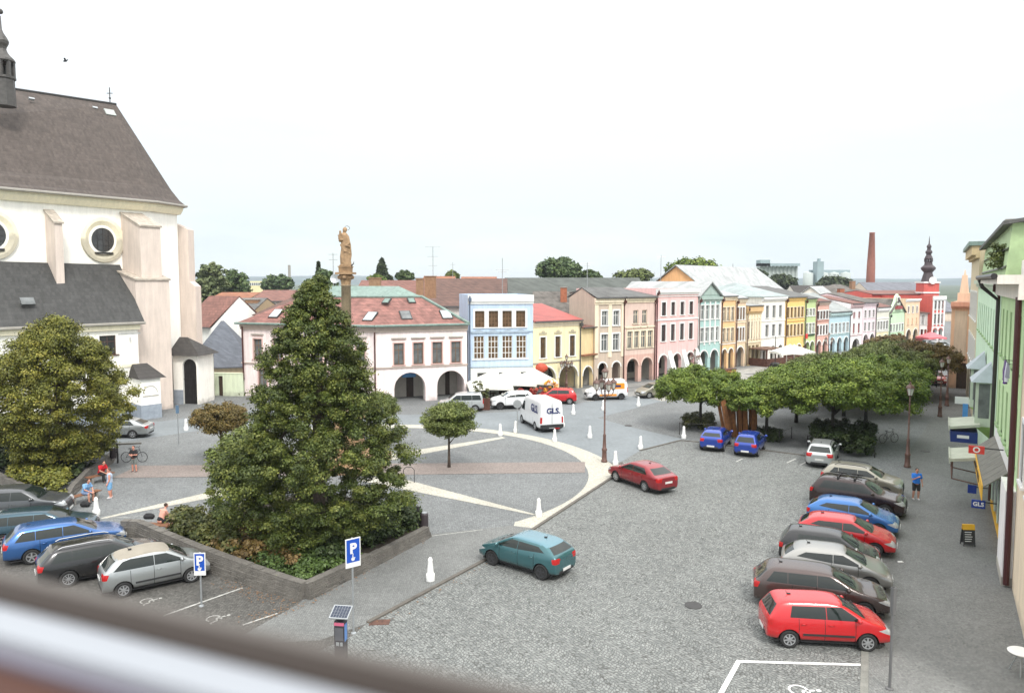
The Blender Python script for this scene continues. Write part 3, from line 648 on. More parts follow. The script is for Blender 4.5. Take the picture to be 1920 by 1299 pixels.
for i in range(3):
    q = MB(); q.box(.9+i*2.3, 2.3+i*2.3, -.05, -.032, .1, 2.5); q.build('shop_window', GLASS, bh)
# yellow house with red roof
P0, P1 = g(999.5, 737.5), g(1088, 727.3)
S_Y = sty('y', mat('dark_frame', (.07, .05, .04), .6), WH, GLASS_BR, lint='orn', lm=mat('stucco_ornament', (.5, .45, .32), .85), sw=.12)
yh, W_ = house('yellow_house', 'cream yellow two-storey house with bright red metal roof and two wide arches', P0, P1, hgt(999, 604, P0), 7, plaster('f5e6b4'),
    rows=[(3, .75, 3.75, 6.0, S_Y, .3, .2)], arches=(2, .80, 2.75), roof=('shed', 1.6, R_RED), bands=[(3.15, .12, GREYST)], cornice=(.3, .15, CREAM), pipe=('r', GUT))
q = MB(); q.box(-.1, .0, 0, 7, 7.0, 9.3); q.build('party_wall', OFFW, yh)
# narrow cream infill
P0, P1 = g(1089, 727), g(1113.5, 722)
nh, W_ = house('narrow_house', 'narrow cream infill building with small arch between the yellow and beige houses', P0, P1, hgt(1090, 615, P0), 10, plaster('e8cf94'),
    arches=(1, .72, 2.3), roof=('shed', .6, R_TILE), door=True)
q = MB(); q.box(.0, W_, -.5, -.0, 3.6, 3.75); q.build('ledge_roof', R_ORG, nh)
S_1 = sty('b1', WH, WH, GLASS_GR, sw=.18); TAUPE = plaster('c8b4a0')
P0, P1 = g(1114, 723), g(1169.5, 718)
house('arcaded_house', 'beige grey three-storey house with cream pilasters right of the narrow infill', P0, P1, hgt(1114, 559, P0), 5, TAUPE,
    rows=[(2, .95, 3.95, 5.9, S_1, .6, .4), (2, .85, 6.9, 8.6, S_1, .6, .4)], arches=(2, .55, 2.6), roof=('gable', 1.1, R_GREY), cornice=(.5, .25, CREAM), pil=(3, .5, 3.2, 9.3, CREAM), pipe=('r', PIPEBR), group='arcaded houses along the far side of the square')
P0, P1 = g(1170, 718.4), g(1227, 712)
house('arcaded_house', 'dusty pink three-storey house with cream cornice and paired first-floor windows left of the salmon house', P0, P1, hgt(1170, 558, P0), 12, plaster('ddbfb0'),
    rows=[(4, .85, 4.1, 6.1, sty('b2', CREAM, CREAM, GLASS_GR, lint='bar'), .3, .3), (2, .85, 7.0, 8.6, sty('b3', CREAM, None, GLASS_GR), 1.1, 1.1)], arches=(2, .72, 2.85, 3.3), lower=plaster('cfa494'), roof=('gable', 1.0, R_GREY), cornice=(.35, .25, CREAM), pipe=('r', PIPEBR), group='arcaded houses along the far side of the square', bands=[(6.55, .1, CREAM)])
PK = plaster('f2bcb8')
S_P = sty('p', mat('dark_brown_frame', (.07, .045, .04), .6), WH, None, sw=.17)
def pinkgroup(r, n):
    # white buttresses between the arches
    pass
r, W_ = rowhouse('salmon pink three-storey house with white buttresses between its arches', 1228, 1306.5, 542, PK, rows=[(4, .85, 4.5, 6.5, S_P, .6, .6), (4, .85, 7.6, 9.2, S_P, .6, .6)], arches=(3, .60, 2.85), roof=('flat', 0, R_GRN), cornice=(.45, .3, WH), bands=[(7.0, .14, WH), (9.85, .1, WH)], pipe=('l', PIPEBR))
for i in range(3):
    q = MB(); x = W_*(i+1)/3-.15*(i == 2)-.1; q.add([(x-.55, -1.1, 0), (x+.55, -1.1, 0), (x+.5, 0, 0), (x-.5, 0, 0), (x-.4, -.05, 3.3), (x+.4, -.05, 3.3), (x+.4, 0, 3.3), (x-.4, 0, 3.3)], [(0, 1, 5, 4), (1, 2, 6, 5), (3, 0, 4, 7), (4, 5, 6, 7)]); q.build('buttress', WH, r)
r, _ = rowhouse('turquoise house with white pilasters and a triangular pediment', 1307.5, 1349, 557, 'a4cbc6', rows=[(4, 1.0, 4.4, 6.4, sty('t', WH, WH, GLASS_GR, sw=.1), .3, .3), (4, 1.0, 7.6, 9.6, sty('t', WH, WH, GLASS_GR, sw=.1), .3, .3)], arches=(2, .70, 3.1), roof=('cross', 1.9, R_LT, plaster('9fb5ac')), cornice=(.35, .3, plaster('9fb5ac')), pil=(5, .3, 3.9, 10.2, WH), pipe=('l', PIPEBR))
r, _ = rowhouse('orange three-storey house with two narrow arches, second right of the turquoise pediment', 1350, 1376.5, 556, 'f0bd7a', rows=[(3, .8, 4.1, 6.1, sty('o', CREAM, CREAM, GLASS_GR, sw=.1), .2, .2), (3, .8, 7.2, 9.2, sty('o', CREAM, CREAM, GLASS_GR, sw=.1), .2, .2)], arches=(2, .66, 3.0), roof=('gable', 1.5, R_LT), cornice=(.3, .3, CREAM), bands=[(3.7, .12, WH)], pipe=('l', PIPEBR))
r['label'] = 'orange three-storey house with two narrow arches, directly right of the turquoise pediment house'
rowhouse('peach three-storey house with brown windows and one wide arch', 1377.5, 1396, 560, 'e9c9a4', rows=[(3, .8, 4.2, 6.2, S_BR, .2, .2), (3, .8, 7.5, 9.4, S_BR, .2, .2)], arches=(1, .74, 3.2), roof=('gable', 1.5, R_LT), cornice=(.3, .3, CREAM), bands=[(7.0, .14, CREAM), (3.9, .12, CREAM)], pipe=('l', PIPEBR))
r, W_ = rowhouse('ochre-cream house with stucco columns, a terrace cornice and tall rectangular openings', 1398, 1425, 574, 'ddcda6', rows=[(4, .8, 4.8, 8.0, sty('cc', CREAM, CREAM, GLASS_GR, lint='orn'), .3, .3), (3, 1.5, .1, 3.6, sty('cd', mat('ochre_pier', (.42, .31, .14), .8, var=.1), None, mat('passage_glass', (.2, .15, .09), .6), mull=(0, 0)), .4, .4)], roof=('shed', .8, R_LT), cornice=(.8, .35, plaster('d8b070')), pil=(6, .28, 4.4, 9.2, CREAM), bands=[(4.1, .2, CREAM)], pipe=('l', PIPEBR))
rowhouse('white three-storey house with hipped pale roof and three bays behind the cafe terrace', 1426, 1469.5, 556, 'f3eee2', rows=[(3, .95, 4.3, 6.2, S_GR, .6, .5), (3, .95, 7.3, 9.3, S_GR, .6, .5)], arches=(3, .6, 2.7), roof=('hip', 2.0, roofm('pale_green_metal', (.30, .35, .345), .8, .15, .5, .08)), cornice=(.4, .4, WH), bands=[(6.75, .12, WH), (4.0, .12, GREYST)])
rowhouse('bright yellow three-storey house with five narrow windows per floor', 1470.5, 1506, 558, 'f2c65c', rows=[(5, .8, 4.1, 6.1, sty('yy', mat('ochre_dark_frame', (.2, .13, .05), .6), CREAM, GLASS_BR, sw=.08), .2, .2), (5, .8, 7.3, 9.1, sty('yy', mat('ochre_dark_frame', (.2, .13, .05), .6), CREAM, GLASS_BR, sw=.08), .2, .2)], arches=(2, .5, 2.5), roof=('gable', 1.6, R_GREY), cornice=(.2, .3, plaster('f2c65c')), bands=[(6.6, .14, plaster('e0b050'))], pipe=('l', PIPEBR))
r, W_ = rowhouse('light green three-storey house between the yellow and terracotta houses', 1507, 1527, 560, 'bcd28e', rows=[(3, .8, 4.3, 6.2, sty('lg', WH, WH, GLASS_GR, sw=.1), .2, .2), (3, .8, 7.6, 8.9, sty('lg', WH, WH, GLASS_GR, sw=.1), .2, .2)], arches=(2, .75, 2.8), roof=('gable', 1.5, R_GREY), cornice=(.2, .25, plaster('bcd28e')), pipe=('l', PIPEBR))
q = MB(); q.box(.2, W_-.4, -.15, -.11, 3.3, 3.65, 0); q.box(-.7, -.02, -.6, -.5, 3.0, 3.8, 1); q.build('shop_sign', [mat('dark_green_sign', (.03, .07, .03), .6), mat('red_sign', (.6, .04, .03), .5)], r)
rowhouse('terracotta pink three-storey house left of the low light-blue house', 1528, 1552, 566, 'd9a594', rows=[(4, .7, 4.1, 6.0, S_P, .2, .2), (4, .8, 7.3, 8.9, S_P, .2, .2)], arches=(2, .66, 2.9), roof=('gable', 1.4, R_TILE), cornice=(.3, .3, plaster('cdb4a4')), bands=[(6.8, .14, plaster('c08474'))], pipe=('l', PIPEBR))
rowhouse('light blue two-storey house with grey roof, lowest of the row', 1553, 1592, 586, 'b2d2dc', rows=[(5, .9, 5.2, 7.8, sty('lb', WH, WH, GLASS_GR, sw=.12), .3, .3)], arches=(3, .62, 3.9), roof=('gable', 3.0, roofm('grey_metal_roof', (.27, .29, .28), .8, .15, .5, .06)), cornice=(.5, .35, plaster('a5c0c0')), bands=[(4.6, .15, plaster('a5c0c0'))], pipe=('r', GUT))
rowhouse('white three-storey house with red-framed windows', 1593, 1614.5, 570, 'f3eeee', rows=[(2, .85, 3.9, 6.2, sty('rw', mat('red_frame', (.35, .06, .07), .5), WH, mat('red_tint_glass', (.22, .05, .06), .3)), .3, .3), (2, .85, 7.4, 8.9, sty('rw', mat('red_frame', (.35, .06, .07), .5), WH, mat('red_tint_glass', (.22, .05, .06), .3)), .3, .3)], arches=(1, .62, 2.6), roof=('gable', 1.2, R_TILE), cornice=(.5, .3, mat('pinkish_cornice', (.5, .36, .36), .8)), bands=[(3.3, .12, mat('pinkish_cornice', (.5, .36, .36), .8))])
rowhouse('pale lilac three-storey house right of the red-windowed house', 1615, 1640.5, 568, 'e6d0d6', rows=[(3, .85, 4.1, 6.1, S_GR, .3, .3), (3, .85, 7.3, 9.0, S_GR, .3, .3)], arches=(2, .66, 3.3), roof=('gable', 1.6, R_OLD), cornice=(.3, .3, plaster('e6d0d6')), pipe=('r', IRON))
rowhouse('grey-cream two-storey house with stucco garlands left of the mint gabled house', 1641.5, 1665, 577, 'dcdccc', rows=[(4, .9, 4.6, 6.9, S_GR, .3, .3)], arches=(2, .60, 3.1, 3.9), lower=plaster('ddd2a8'), roof=('gable', 1.9, R_TILE), cornice=(.5, .35, WH), bands=[(7.6, .15, WH), (4.0, .12, WH)])
gs = lambda w, h: [(0, h), (w, h), (w*.97, h+.6), (w*.80, h+1.3), (w*.68, h+2.3), (w*.62, h+3.2), (w*.5, h+3.7), (w*.38, h+3.2), (w*.32, h+2.3), (w*.20, h+1.3), (w*.03, h+.6)]
r, W_ = rowhouse('mint green house with curved baroque gable', 1666, 1694, 588, 'c4e4ba', rows=[(5, .8, 4.4, 6.9, S_GR, .2, .2)], arches=(2, .62, 3.1), roof=('cross', 2.6, R_OLD), gableshape=gs, pipe=('l', IRON))
put_window(r, Matrix.Identity(4) @ Matrix.Translation((0, -.16, 0)), W_/2-.6, 7.6, 1.2, 1.3, S_GR); q = MB(); q.prism([(W_/2-1.6, 6.7), (W_/2+1.6, 6.7), (W_/2+1.1, 7.3), (W_/2-1.1, 7.3)], -.5, 0); q.build('window_canopy', mat('dark_red_metal', (.3, .06, .06), .5), r)
rowhouse('peach flat-topped house with two arches, last before the red town hall', 1695.5, 1722, 561, 'ebc8a0', rows=[(3, .7, 4.3, 5.9, sty('pe', plaster('ebc8a0'), None, plaster('d8b08a')), .4, .4), (3, .8, 7.3, 8.9, S_BR, .4, .4)], arches=(2, .66, 3.1), roof=('flat', 0, R_GREY), cornice=(.3, .3, WH))
# low white house and town hall group at the end of the square
P0, P1 = g(1723, 637), g(1746, 637.5)
house('arcaded_house', 'low white house with pink parasol terrace in front of the red town hall', P0, P1, hgt(1723, 587, P0), 12, plaster('f0ecea'), rows=[(5, .7, 3.2, 5.0, S_GR, .3, .3)], arches=(3, .55, 2.2), roof=('gable', 1.2, R_TILE), group='arcaded houses along the far side of the square')
P0, P1 = g(1746, 638), g(1769, 637)
REDW = plaster('d8402c', .9)
r, W_ = house('town_hall', 'red and white striped town hall front at the far end of the square', P0, P1, hgt(1746, 555, P0), 16, REDW, rows=[(3, .9, 3.3, 5.4, S_WH, .3, .3), (3, .9, 6.3, 8.3, S_WH, .3, .3)], arches=(2, .6, 2.4, 2.8), lower=WH, roof=('flat', 0, R_TILE), cornice=(.7, .3, WH), pil=(4, .4, 2.9, 8.8, WH), cat='town hall')
# red town-hall tower
P = at(1738, 560, 165); tw = thing('clock_tower', 'red tower with dark slender onion spire above the far end of the square', 'tower', (P.x, P.y, 0)); s_ = 165/F
zb = zt(1738, 531, P); b = MB(); hw = 14*s_; b.box(-hw, hw, -hw, hw, 0, zb); b.build('wall', REDW, tw)
b = MB(); b.box(-hw-.2, hw+.2, -hw-.2, hw+.2, zb, zb+.35); b.box(-hw-.15, hw+.15, -hw-.15, hw+.15, zb-2.2, zb-1.9); b.lathe([(0, -hw-.3), (.75, -hw-.3), (.75, -hw-.05), (0, -hw-.05)], 0, zb+.3, 16, ax='y') if False else None; b.build('cornice', WH, tw)
b = MB(); b.M = Matrix.Translation((0, -hw-.3, zb+.6)) @ Matrix.Rotation(R(90), 4, 'X'); b.lathe([(.8, 0), (.8, .15)], 0, 0, 18); b.build('clock_face', WH, tw)
Z_ = lambda y: zt(1738, y, P)
sp = [(12.5, 531), (11, 524), (8.5, 515), (7.5, 511), (9, 509), (12.5, 505), (13, 502), (11, 500), (7.5, 497), (6.5, 492), (7, 491)]
b = MB(); b.lathe([(r_*s_, Z_(y)) for r_, y in sp], 0, 0, 8)
for j in range(8): a = j*math.pi/4+.4; b.box(6*s_*math.cos(a)-.12, 6*s_*math.cos(a)+.12, 6*s_*math.sin(a)-.12, 6*s_*math.sin(a)+.12, Z_(491), Z_(485))
b.lathe([(r_*s_, Z_(y)) for r_, y in ((6.5, 486), (7.5, 485), (6, 481), (4.6, 479), (4.4, 476), (6.2, 474), (5.6, 471), (3.6, 469), (3.2, 465), (4.4, 463), (3.4, 460), (1.6, 458), (1.2, 456), (.5, 446), (.3, 443))], 0, 0, 8)
b.build('spire', mat('dark_spire_copper', (.055, .04, .045), .6, var=.2), tw)
P = g(1676, 640); P0 = Vector((P.x+2, P.y+14, 0)); P1 = at(1752, 600, P0.y+2); P1.z = 0
house('red_building', 'red side wing of the town hall under the tower', P0, P1, zt(1676, 552, P0), 12, REDW, roof=('gable', .7, R_TILE), cat='building')
P0 = at(1668, 553, 225); P1 = at(1800, 553, 225); P0.z = P1.z = 0
house('long_building', 'very long grey-blue roof behind the red tower on the skyline', P0, P1, zt(1668, 585, P0), 40, plaster('d9c6b0'), roof=('gable', zt(1700, 530, Vector((0, 245, 0)))-zt(1668, 585, P0), roofm('slate_blue_roof', (.15, .155, .175), .8, .12, .8, .05)), cat='building')
# --- simple buildings in the streets behind; each one a thing
def back(label, x0, x1, Y, y_e, y_r, wallc, rm, D=14, kind='gable', wn=0, cat='house', name='distant_house', rot=0, chim=()):
    P0 = at(x0, y_e, Y); P1 = at(x1, y_e, Y+rot); h = P0.z
    if kind == 'cross': rh = zt((x0+x1)/2, y_r, P0)-h
    else: rh = max(.4, zt((x0+x1)/2, y_r, Vector((0, Y+D/2, 0)))-h)
    rows = [(wn, 1.0, h-2.4, h-1.0, S_GR, .5, .5)] if wn else []
    wc = plaster(wallc) if isinstance(wallc, str) else wallc
    return house(name, label, (P0.x, P0.y), (P1.x, P1.y), h, D, wc, rows=rows, roof=(kind, rh, rm), cat=cat, chim=chim, door=False)
TANB = mat('tan_chimney', (.29, .17, .10), .9, var=.2, scale=4)
back('huge dark grey-green roof spreading behind the beige and pink houses', 945, 1225, 112, 596, 522, 'b8b0a0', R_GRN, D=26, cat='building', name='long_building', chim=((12, 9, .9, 4, BRICKM), (18.5, 8, .8, 4.2, TANB)))
back('weathered grey-brown roof directly above the red metal roof', 1002, 1113, 89.5, 612, 548, 'c8c0b0', R_OLD, D=13, chim=((3.8, 4.5, .8, 4.6, BRICKM),))
back('red-brown tiled roof rising left of the blue house', 800, 950, 93, 575, 524, 'd8d0c8', R_BROWN, D=18, chim=())
back('brown tiled roof showing above the corner house behind its chimneys', 660, 812, 104, 560, 527, 'd8d0c8', R_TILE, D=14, chim=((6, 7, 1.6, 2.2, BRICKM), (9, 7, 1.6, 2.2, BRICKM)))
back('orange gable house with long pale metal roof above the salmon house', 1208, 1330, 122, 548, 499, 'e8a860', R_LT, D=34, kind='cross', rot=-7, name='gabled_building', cat='building')
back('pale metal roof stretching behind the orange and peach houses', 1330, 1424, 150, 565, 540, 'e8e0d0', R_LT, D=16, rot=14)
back('white gable with pale roof behind the yellow and green houses', 1478, 1560, 168, 568, 538, 'efe8dc', R_LT, D=14, kind='cross', rot=-5)
back('dark brown roof right of the white gable above the terracotta house', 1500, 1590, 185, 565, 536, 'e0d8cc', R_DARK, D=14)
back('broad grey old roof behind the lilac and mint houses', 1575, 1700, 172, 568, 533, 'b8a890', R_OLD, D=22, rot=10, chim=((6, 5, 1.4, 3.2, BRICKM), (13.5, 8, 1.2, 5, TANB)), kind='hip')
back('grey-green low roof behind the salmon house', 1220, 1300, 106, 556, 534, 'c8c0b0', R_GRN, D=12)
# left background
back('blue-grey hipped shingle roof between the gate and the corner house', 352, 470, 82, 690, 602, 'd8c8a8', R_BLUE, D=15, kind='hip', rot=2, name='outbuilding', cat='building')
back('small white house with red-brown roof beside the church buttress', 340, 396, 98, 612, 556, 'f0f0ea', R_TILE, D=9, kind='gable', rot=-3, chim=())
back('tan house with grey roof behind the blue-grey roof', 395, 475, 104, 585, 560, 'b8a078', R_GREY, D=12, chim=((4.5, 4, 1.8, 1.6, TANB),))
back('red-brown roof left above the corner house', 480, 600, 100, 590, 547, 'e0d8cc', R_BROWN, D=18, kind='hip', chim=((9, 9, 2.4, 3.6, mat('pale_chimney', (.45, .4, .36), .9)),))
back('faded pink roof between the corner house and the birches', 470, 560, 128, 565, 545, 'd8d0c8', R_TILE, D=14)
back('orange tiled roof under the birches', 395, 470, 150, 560, 549, 'd0c8b8', R_ORG, D=12)
back('orange roof strip left of the antenna mast', 862, 930, 135, 533, 520, 'd0c0b0', R_ORG, D=10)
back('orange roof strip right of the brick chimneys', 790, 850, 140, 530, 519, 'd0c0b0', R_ORG, D=10)
back('distant yellow apartment block beyond the trees on the left', 462, 497, 420, 527, 525, 'e8d9a0', R_GREY, D=12, wn=8, kind='flat', cat='building')
back('distant cream block behind the birches', 372, 400, 330, 533, 524, 'e8e4d8', R_GREY, D=12, wn=4, kind='flat', cat='building')
back('tan plastered low house left of the corner house roof', 1, 2, 300, 540, 535, 'b8a078', R_GREY) if False else None
# low green wall and garage beside the gate
P0, P1 = g(372, 741), g(457, 743)
b = thing('garden_wall', 'low pale green wall with two slit windows and a door beside the dark gate', 'wall', (P0.x, P0.y, 0), math.atan2((P1-P0).y, (P1-P0).x)); W_ = (P1-P0).length
q = MB(); facade(q, W_, 2.35, [(.6, 1.0, .9, 2.2, 'r'), (1.35, 1.75, .9, 2.2, 'r'), (2.3, 2.8, 0, 2.1, 'r')], .3); q.add([(0, 0, 2.35), (W_, 0, 1.95), (W_, .3, 1.95), (0, .3, 2.35), (0, .3, 0), (W_, .3, 0)], [(3, 2, 5, 4)]); q.box(0, W_, -.05, .35, 2.35, 2.43); q.box(.0, W_, .3, .34, 0, 2.35)
q.build('wall', plaster('dbe6c4'), b)
for x0, x1, z0, z1 in ((.6, 1.0, .9, 2.2), (1.35, 1.75, .9, 2.2), (2.3, 2.8, 0, 2.1)): q = MB(); q.box(x0, x1, .15, .2, z0, z1); q.build('door' if z0 == 0 else 'window', DOORM if z0 == 0 else GLASS_GR, b)

# ---------------------------------------------------------------- the church
CW = plaster('fbf8ee', 1.02, .05); CB = plaster('dccbbd', 1.0, .10); CY = plaster('f2e8c6', 1.08, .06); PLINTH = mat('blue_grey_plinth', (.30, .34, .39), .9, var=.15, fine=.05)
ch = thing('church', 'big white baroque church with steep dark roof, oval windows and pinkish buttresses', 'church', (0, 0, 0))
q = [Vector((-52, 49, 0)), Vector((-34.9, 73, 0)), Vector((-34.0, 76.5, 0)), Vector((-44.5, 88, 0)), Vector((-62, 80, 0))]
ze = 19.6; b = MB()
def wallseg(b, p, q_, z0, z1, mi=0): b.poly([(p.x, p.y, z0), (q_.x, q_.y, z0), (q_.x, q_.y, z1), (p.x, p.y, z1)], mi)
for i in range(3): wallseg(b, q[i], q[i+1], 0, ze)
wallseg(b, q[3], q[4], 0, ze); wallseg(b, q[4], q[0], 0, ze)
b.build('wall', CW, ch)
d = (q[1]-q[0]); Lc = d.length; Mc = Matrix.Translation(q[0]) @ Matrix.Rotation(math.atan2(d.y, d.x), 4, 'Z')
def onwall(px):      # distance along the nave wall where a photo column meets it
    r0 = (px-960)/F; lo, hi = 0., 1.4
    for _ in range(40):
        m_ = (lo+hi)/2; p = q[0]+d*m_
        if p.x/p.y < r0: lo = m_
        else: hi = m_
    return lo*Lc
def wz(px, y): s = onwall(px)/Lc; p = q[0]+d*s; return zt(px, y, p)
# cornice
b = MB(); cor = [(0, 0), (.25, .0), (.55, .45), (.62, .8), (0, .8)]
def cornice_run(b, p, q_, z, n):
    for (o0, h0), (o1, h1) in zip(cor, cor[1:]): b.add([(p.x+n.x*o0, p.y+n.y*o0, z+h0), (q_.x+n.x*o0, q_.y+n.y*o0, z+h0), (q_.x+n.x*o1, q_.y+n.y*o1, z+h1), (p.x+n.x*o1, p.y+n.y*o1, z+h1)], [(0, 1, 2, 3)])
for i in range(3):
    dd = (q[i+1]-q[i]).normalized(); n = Vector((dd.y, -dd.x, 0)); cornice_run(b, q[i]-dd*.1, q[i+1]+dd*.25, ze-.85, n)
b.build('cornice', CY, ch)
# roof with bell-cast eaves and a hip
rid1 = at(218, 197, 81); ZR = rid1.z; kk = ray(25, 168); rid0 = at(25, 168, (ZR-CAMZ)*kk.y/kk.z); dr = (rid1-rid0).normalized(); ridL = rid0-dr*25; ridL.z = rid0.z = ZR
ev = []
for i in range(5):
    dd = (q[min(i, 3)+1]-q[min(i, 3)]).normalized() if i < 4 else Vector((0, 1, 0)); ev.append(q[i])
def offs(i):
    d0 = (q[i]-q[i-1]).normalized() if i else (q[1]-q[0]).normalized(); d1 = (q[i+1]-q[i]).normalized() if i < 4 else d0
    n = (Vector((d0.y, -d0.x, 0))+Vector((d1.y, -d1.x, 0))).normalized(); return n*.95
e = [q[i]+offs(i) for i in range(4)]; tops = [ridL, rid1, rid1, rid1]
b = MB(); lv = ((0, 0), (.10, .055), (.22, .16), (1, 1))
def rp_(i, k): p = e[i]; t = tops[i]; fr, fz = lv[k]; return (p.x+(t.x-p.x)*fr, p.y+(t.y-p.y)*fr, ze+(ZR-ze)*fz)
for i in range(3):
    for k in range(3): b.poly([rp_(i, k), rp_(i+1, k), rp_(i+1, k+1), rp_(i, k+1)] if k < 2 or i == 0 else [rp_(i, k), rp_(i+1, k), rp_(i, k+1)])
b.poly([(e[3].x, e[3].y, ze), (q[4].x, q[4].y, ze), (ridL.x, ridL.y, ZR), (rid1.x, rid1.y, ZR)])
b.build('roof', roofm('church_roof_shingles', (.082, .066, .057), .32, .16, .85, .14), ch)
b = MB()
for i in range(3): b.tube([(e[i].x, e[i].y, ze+.0), (e[i+1].x, e[i+1].y, ze+.0)], .13, 6)
b.build('gutter', mat('pale_gutter', (.36, .34, .3), .5, metal=.3), ch)
b = MB(); b.tube([ridL+Vector((0, 0, .05)), rid1+Vector((0, 0, .05))], .14, 6); b.build('ridge_cap', IRON, ch)
p = rid1-dr*.6; b = MB(); b.tube([(p.x, p.y, ZR-.1), (p.x, p.y, ZR+1.7)], .05, 6); b.tube([(p.x-.3, p.y, ZR+1.1), (p.x+.3, p.y, ZR+1.1)], .04, 6); b.ell((p.x, p.y, ZR+.6), (.12, .12, .12), 8); b.build('ridge_cross', IRON, ch)
def roofbox(px, py, w, h_, nm, m_, Y=76):
    p = at(px, py, Y); b = MB(); b.M = Matrix.Translation(p) @ Matrix.Rotation(math.atan2(d.y, d.x), 4, 'Z') @ Matrix.Rotation(R(52), 4, 'X'); b.box(-w/2, w/2, -h_/2, h_/2, -.3, .12, 0); return b.build(nm, m_, ch)
# find the roof plane for small roof items
n_ = (Vector(rp_(1, 3))-Vector(rp_(0, 2))).cross(Vector(rp_(1, 2))-Vector(rp_(0, 2))).normalized()
def onroof(px, py):
    rr = ray(px, py); o_ = Vector((0, 0, CAMZ)); t = (Vector(rp_(0, 2))-o_).dot(n_)/rr.dot(n_); return o_+rr*t
for px, py, w, h_, nm, m_ in ((206, 212, 1.0, .9, 'roof_hatch', mat('pale_sheet', (.38, .40, .38), .5)), (178, 203, .5, .25, 'roof_vent', ZINC), (59, 186, .5, .22, 'roof_vent', ZINC)):
    p = onroof(px, py); nn = n_ if n_.y < 0 else -n_; qd = nn.to_track_quat('Z', 'Y').to_matrix().to_4x4(); b = MB(); b.M = Matrix.Translation(p) @ qd; b.box(-w/2, w/2, -h_/2, h_/2, -.1, .12); b.build(nm, m_, ch)
# ridge turret
tp = Vector((at(8, 180, 68).x, 68, 0)); s_ = 68/F; b = MB(); zt_ = lambda y: zt(8, y, tp)
b.lathe([(19*s_, zt_(200)), (18*s_, zt_(160)), (18*s_, zt_(150)), (20.5*s_, zt_(148)), (20.5*s_, zt_(144))], tp.x, tp.y, 8)
for j in range(8): a = j*math.pi/4+.39; b.box(tp.x+16*s_*math.cos(a)-.13, tp.x+16*s_*math.cos(a)+.13, tp.y+16*s_*math.sin(a)-.13, tp.y+16*s_*math.sin(a)+.13, zt_(146), zt_(116))
b.lathe([(r_*s_, zt_(y)) for r_, y in ((17, 118), (21, 115), (20, 111), (13, 104), (9, 98), (7, 92), (8, 88), (11, 82), (12, 77), (9, 70), (4, 62), (1.5, 55), (.8, 30))], tp.x, tp.y, 8)
b.ell((tp.x, tp.y, zt_(22)), (.25, .25, .25), 8); b.build('ridge_turret', mat('turret_sheet_metal', (.075, .07, .065), .55, var=.25, scale=3), ch)
# oval windows
for px, py, nx in ((198, 450, 1), (-8, 440, 1)):
    x = onwall(px); z = wz(px, py); M = Mc @ Matrix.Translation((x, 0, z)); ax, az = 1.55, 1.95; N = 28
    b = MB(); prof = ((2.1, 1.95, .0), (2.05, 1.9, -.18), (1.75, 1.65, -.20), (1.1, 1.08, .0+.12))
    for (a0, _, y0), (a1, _, y1) in zip(prof, prof[1:]):
        for j in range(N):
            t0, t1 = 2*math.pi*j/N, 2*math.pi*(j+1)/N
            b.poly([(a0*.93*math.cos(t0), y0, a0*math.sin(t0)), (a0*.93*math.cos(t1), y0, a0*math.sin(t1)), (a1*.93*math.cos(t1), y1, a1*math.sin(t1)), (a1*.93*math.cos(t0), y1, a1*math.sin(t0))])
    o = b.build('oval_window', CY, ch); o.matrix_local = M
    b = MB(); b.poly([(1.02*math.cos(2*math.pi*j/N), -.03, 1.1*math.sin(2*math.pi*j/N)) for j in range(N)]); b.build('pane', GLASS, o)
    b = MB()
    for t in (-.5, 0, .5): b.box(t-.02, t+.02, -.06, -.035, -.95, .95); b.box(-.85, .85, -.062, -.036, t-.02, t+.02)
    b.box(-.8, .8, -.25, -.04, -1.28, -1.12); b.build('glazing_bars', IRON, o)
# buttresses
def buttress(x0, x1, dep, z0, z1, slope, nm='buttress', m_=CB, M=Mc, capm=None):
    b = MB(); b.M = M; zl = z1-slope
    b.add([(x0, -dep, z0), (x1, -dep, z0), (x1, 0, z0), (x0, 0, z0), (x0, -dep, zl), (x1, -dep, zl), (x1, 0, z1), (x0, 0, z1)], [(0, 1, 5, 4), (1, 2, 6, 5), (3, 0, 4, 7), (0, 3, 2, 1)], 0)
    b.add([(x0-.1, -dep-.12, zl-.05), (x1+.1, -dep-.12, zl-.05), (x1+.1, 0, z1), (x0-.1, 0, z1), (x0-.1, -dep-.12, zl+.1), (x1+.1, -dep-.12, zl+.1), (x1+.1, 0, z1+.15), (x0-.1, 0, z1+.15)], [(4, 5, 6, 7), (0, 1, 5, 4), (1, 2, 6, 5), (3, 0, 4, 7), (0, 3, 2, 1)], 1)
    return b.build(nm, [m_, capm or mat('stone_coping', (.42, .37, .31), .85, var=.3, scale=3, fine=.2)], ch)
buttress(onwall(92), onwall(107), 1.7, 8, wz(99, 396), 1.1)
buttress(onwall(233)+.0, onwall(271), 3.3, 6, wz(255, 402), 1.3)
buttress(onwall(228)-.6, onwall(271)+.4, 3.8, 0, wz(300, 525)+.9, .9)
M2 = Matrix.Translation(Vector((-33.9, 77.2, 0))) @ Matrix.Rotation(R(0), 4, 'Z')
b = MB(); zz1 = zt(330, 418, Vector((0, 77, 0))); zz2 = zt(353, 430, Vector((0, 77, 0))); zz3 = zt(355, 528, Vector((0, 77, 0)))
X = lambda px: at(px, 500, 77).x+33.9
b.M = M2; b.add([(X(327), 0, 0), (X(353), 0, 0), (X(353), 0, zz2), (X(327), 0, zz1), (X(327), 1.4, 0), (X(353), 1.4, 0), (X(353), 1.4, zz2), (X(327), 1.4, zz1)], [(0, 1, 2, 3), (1, 5, 6, 2), (3, 2, 6, 7), (5, 4, 7, 6)])
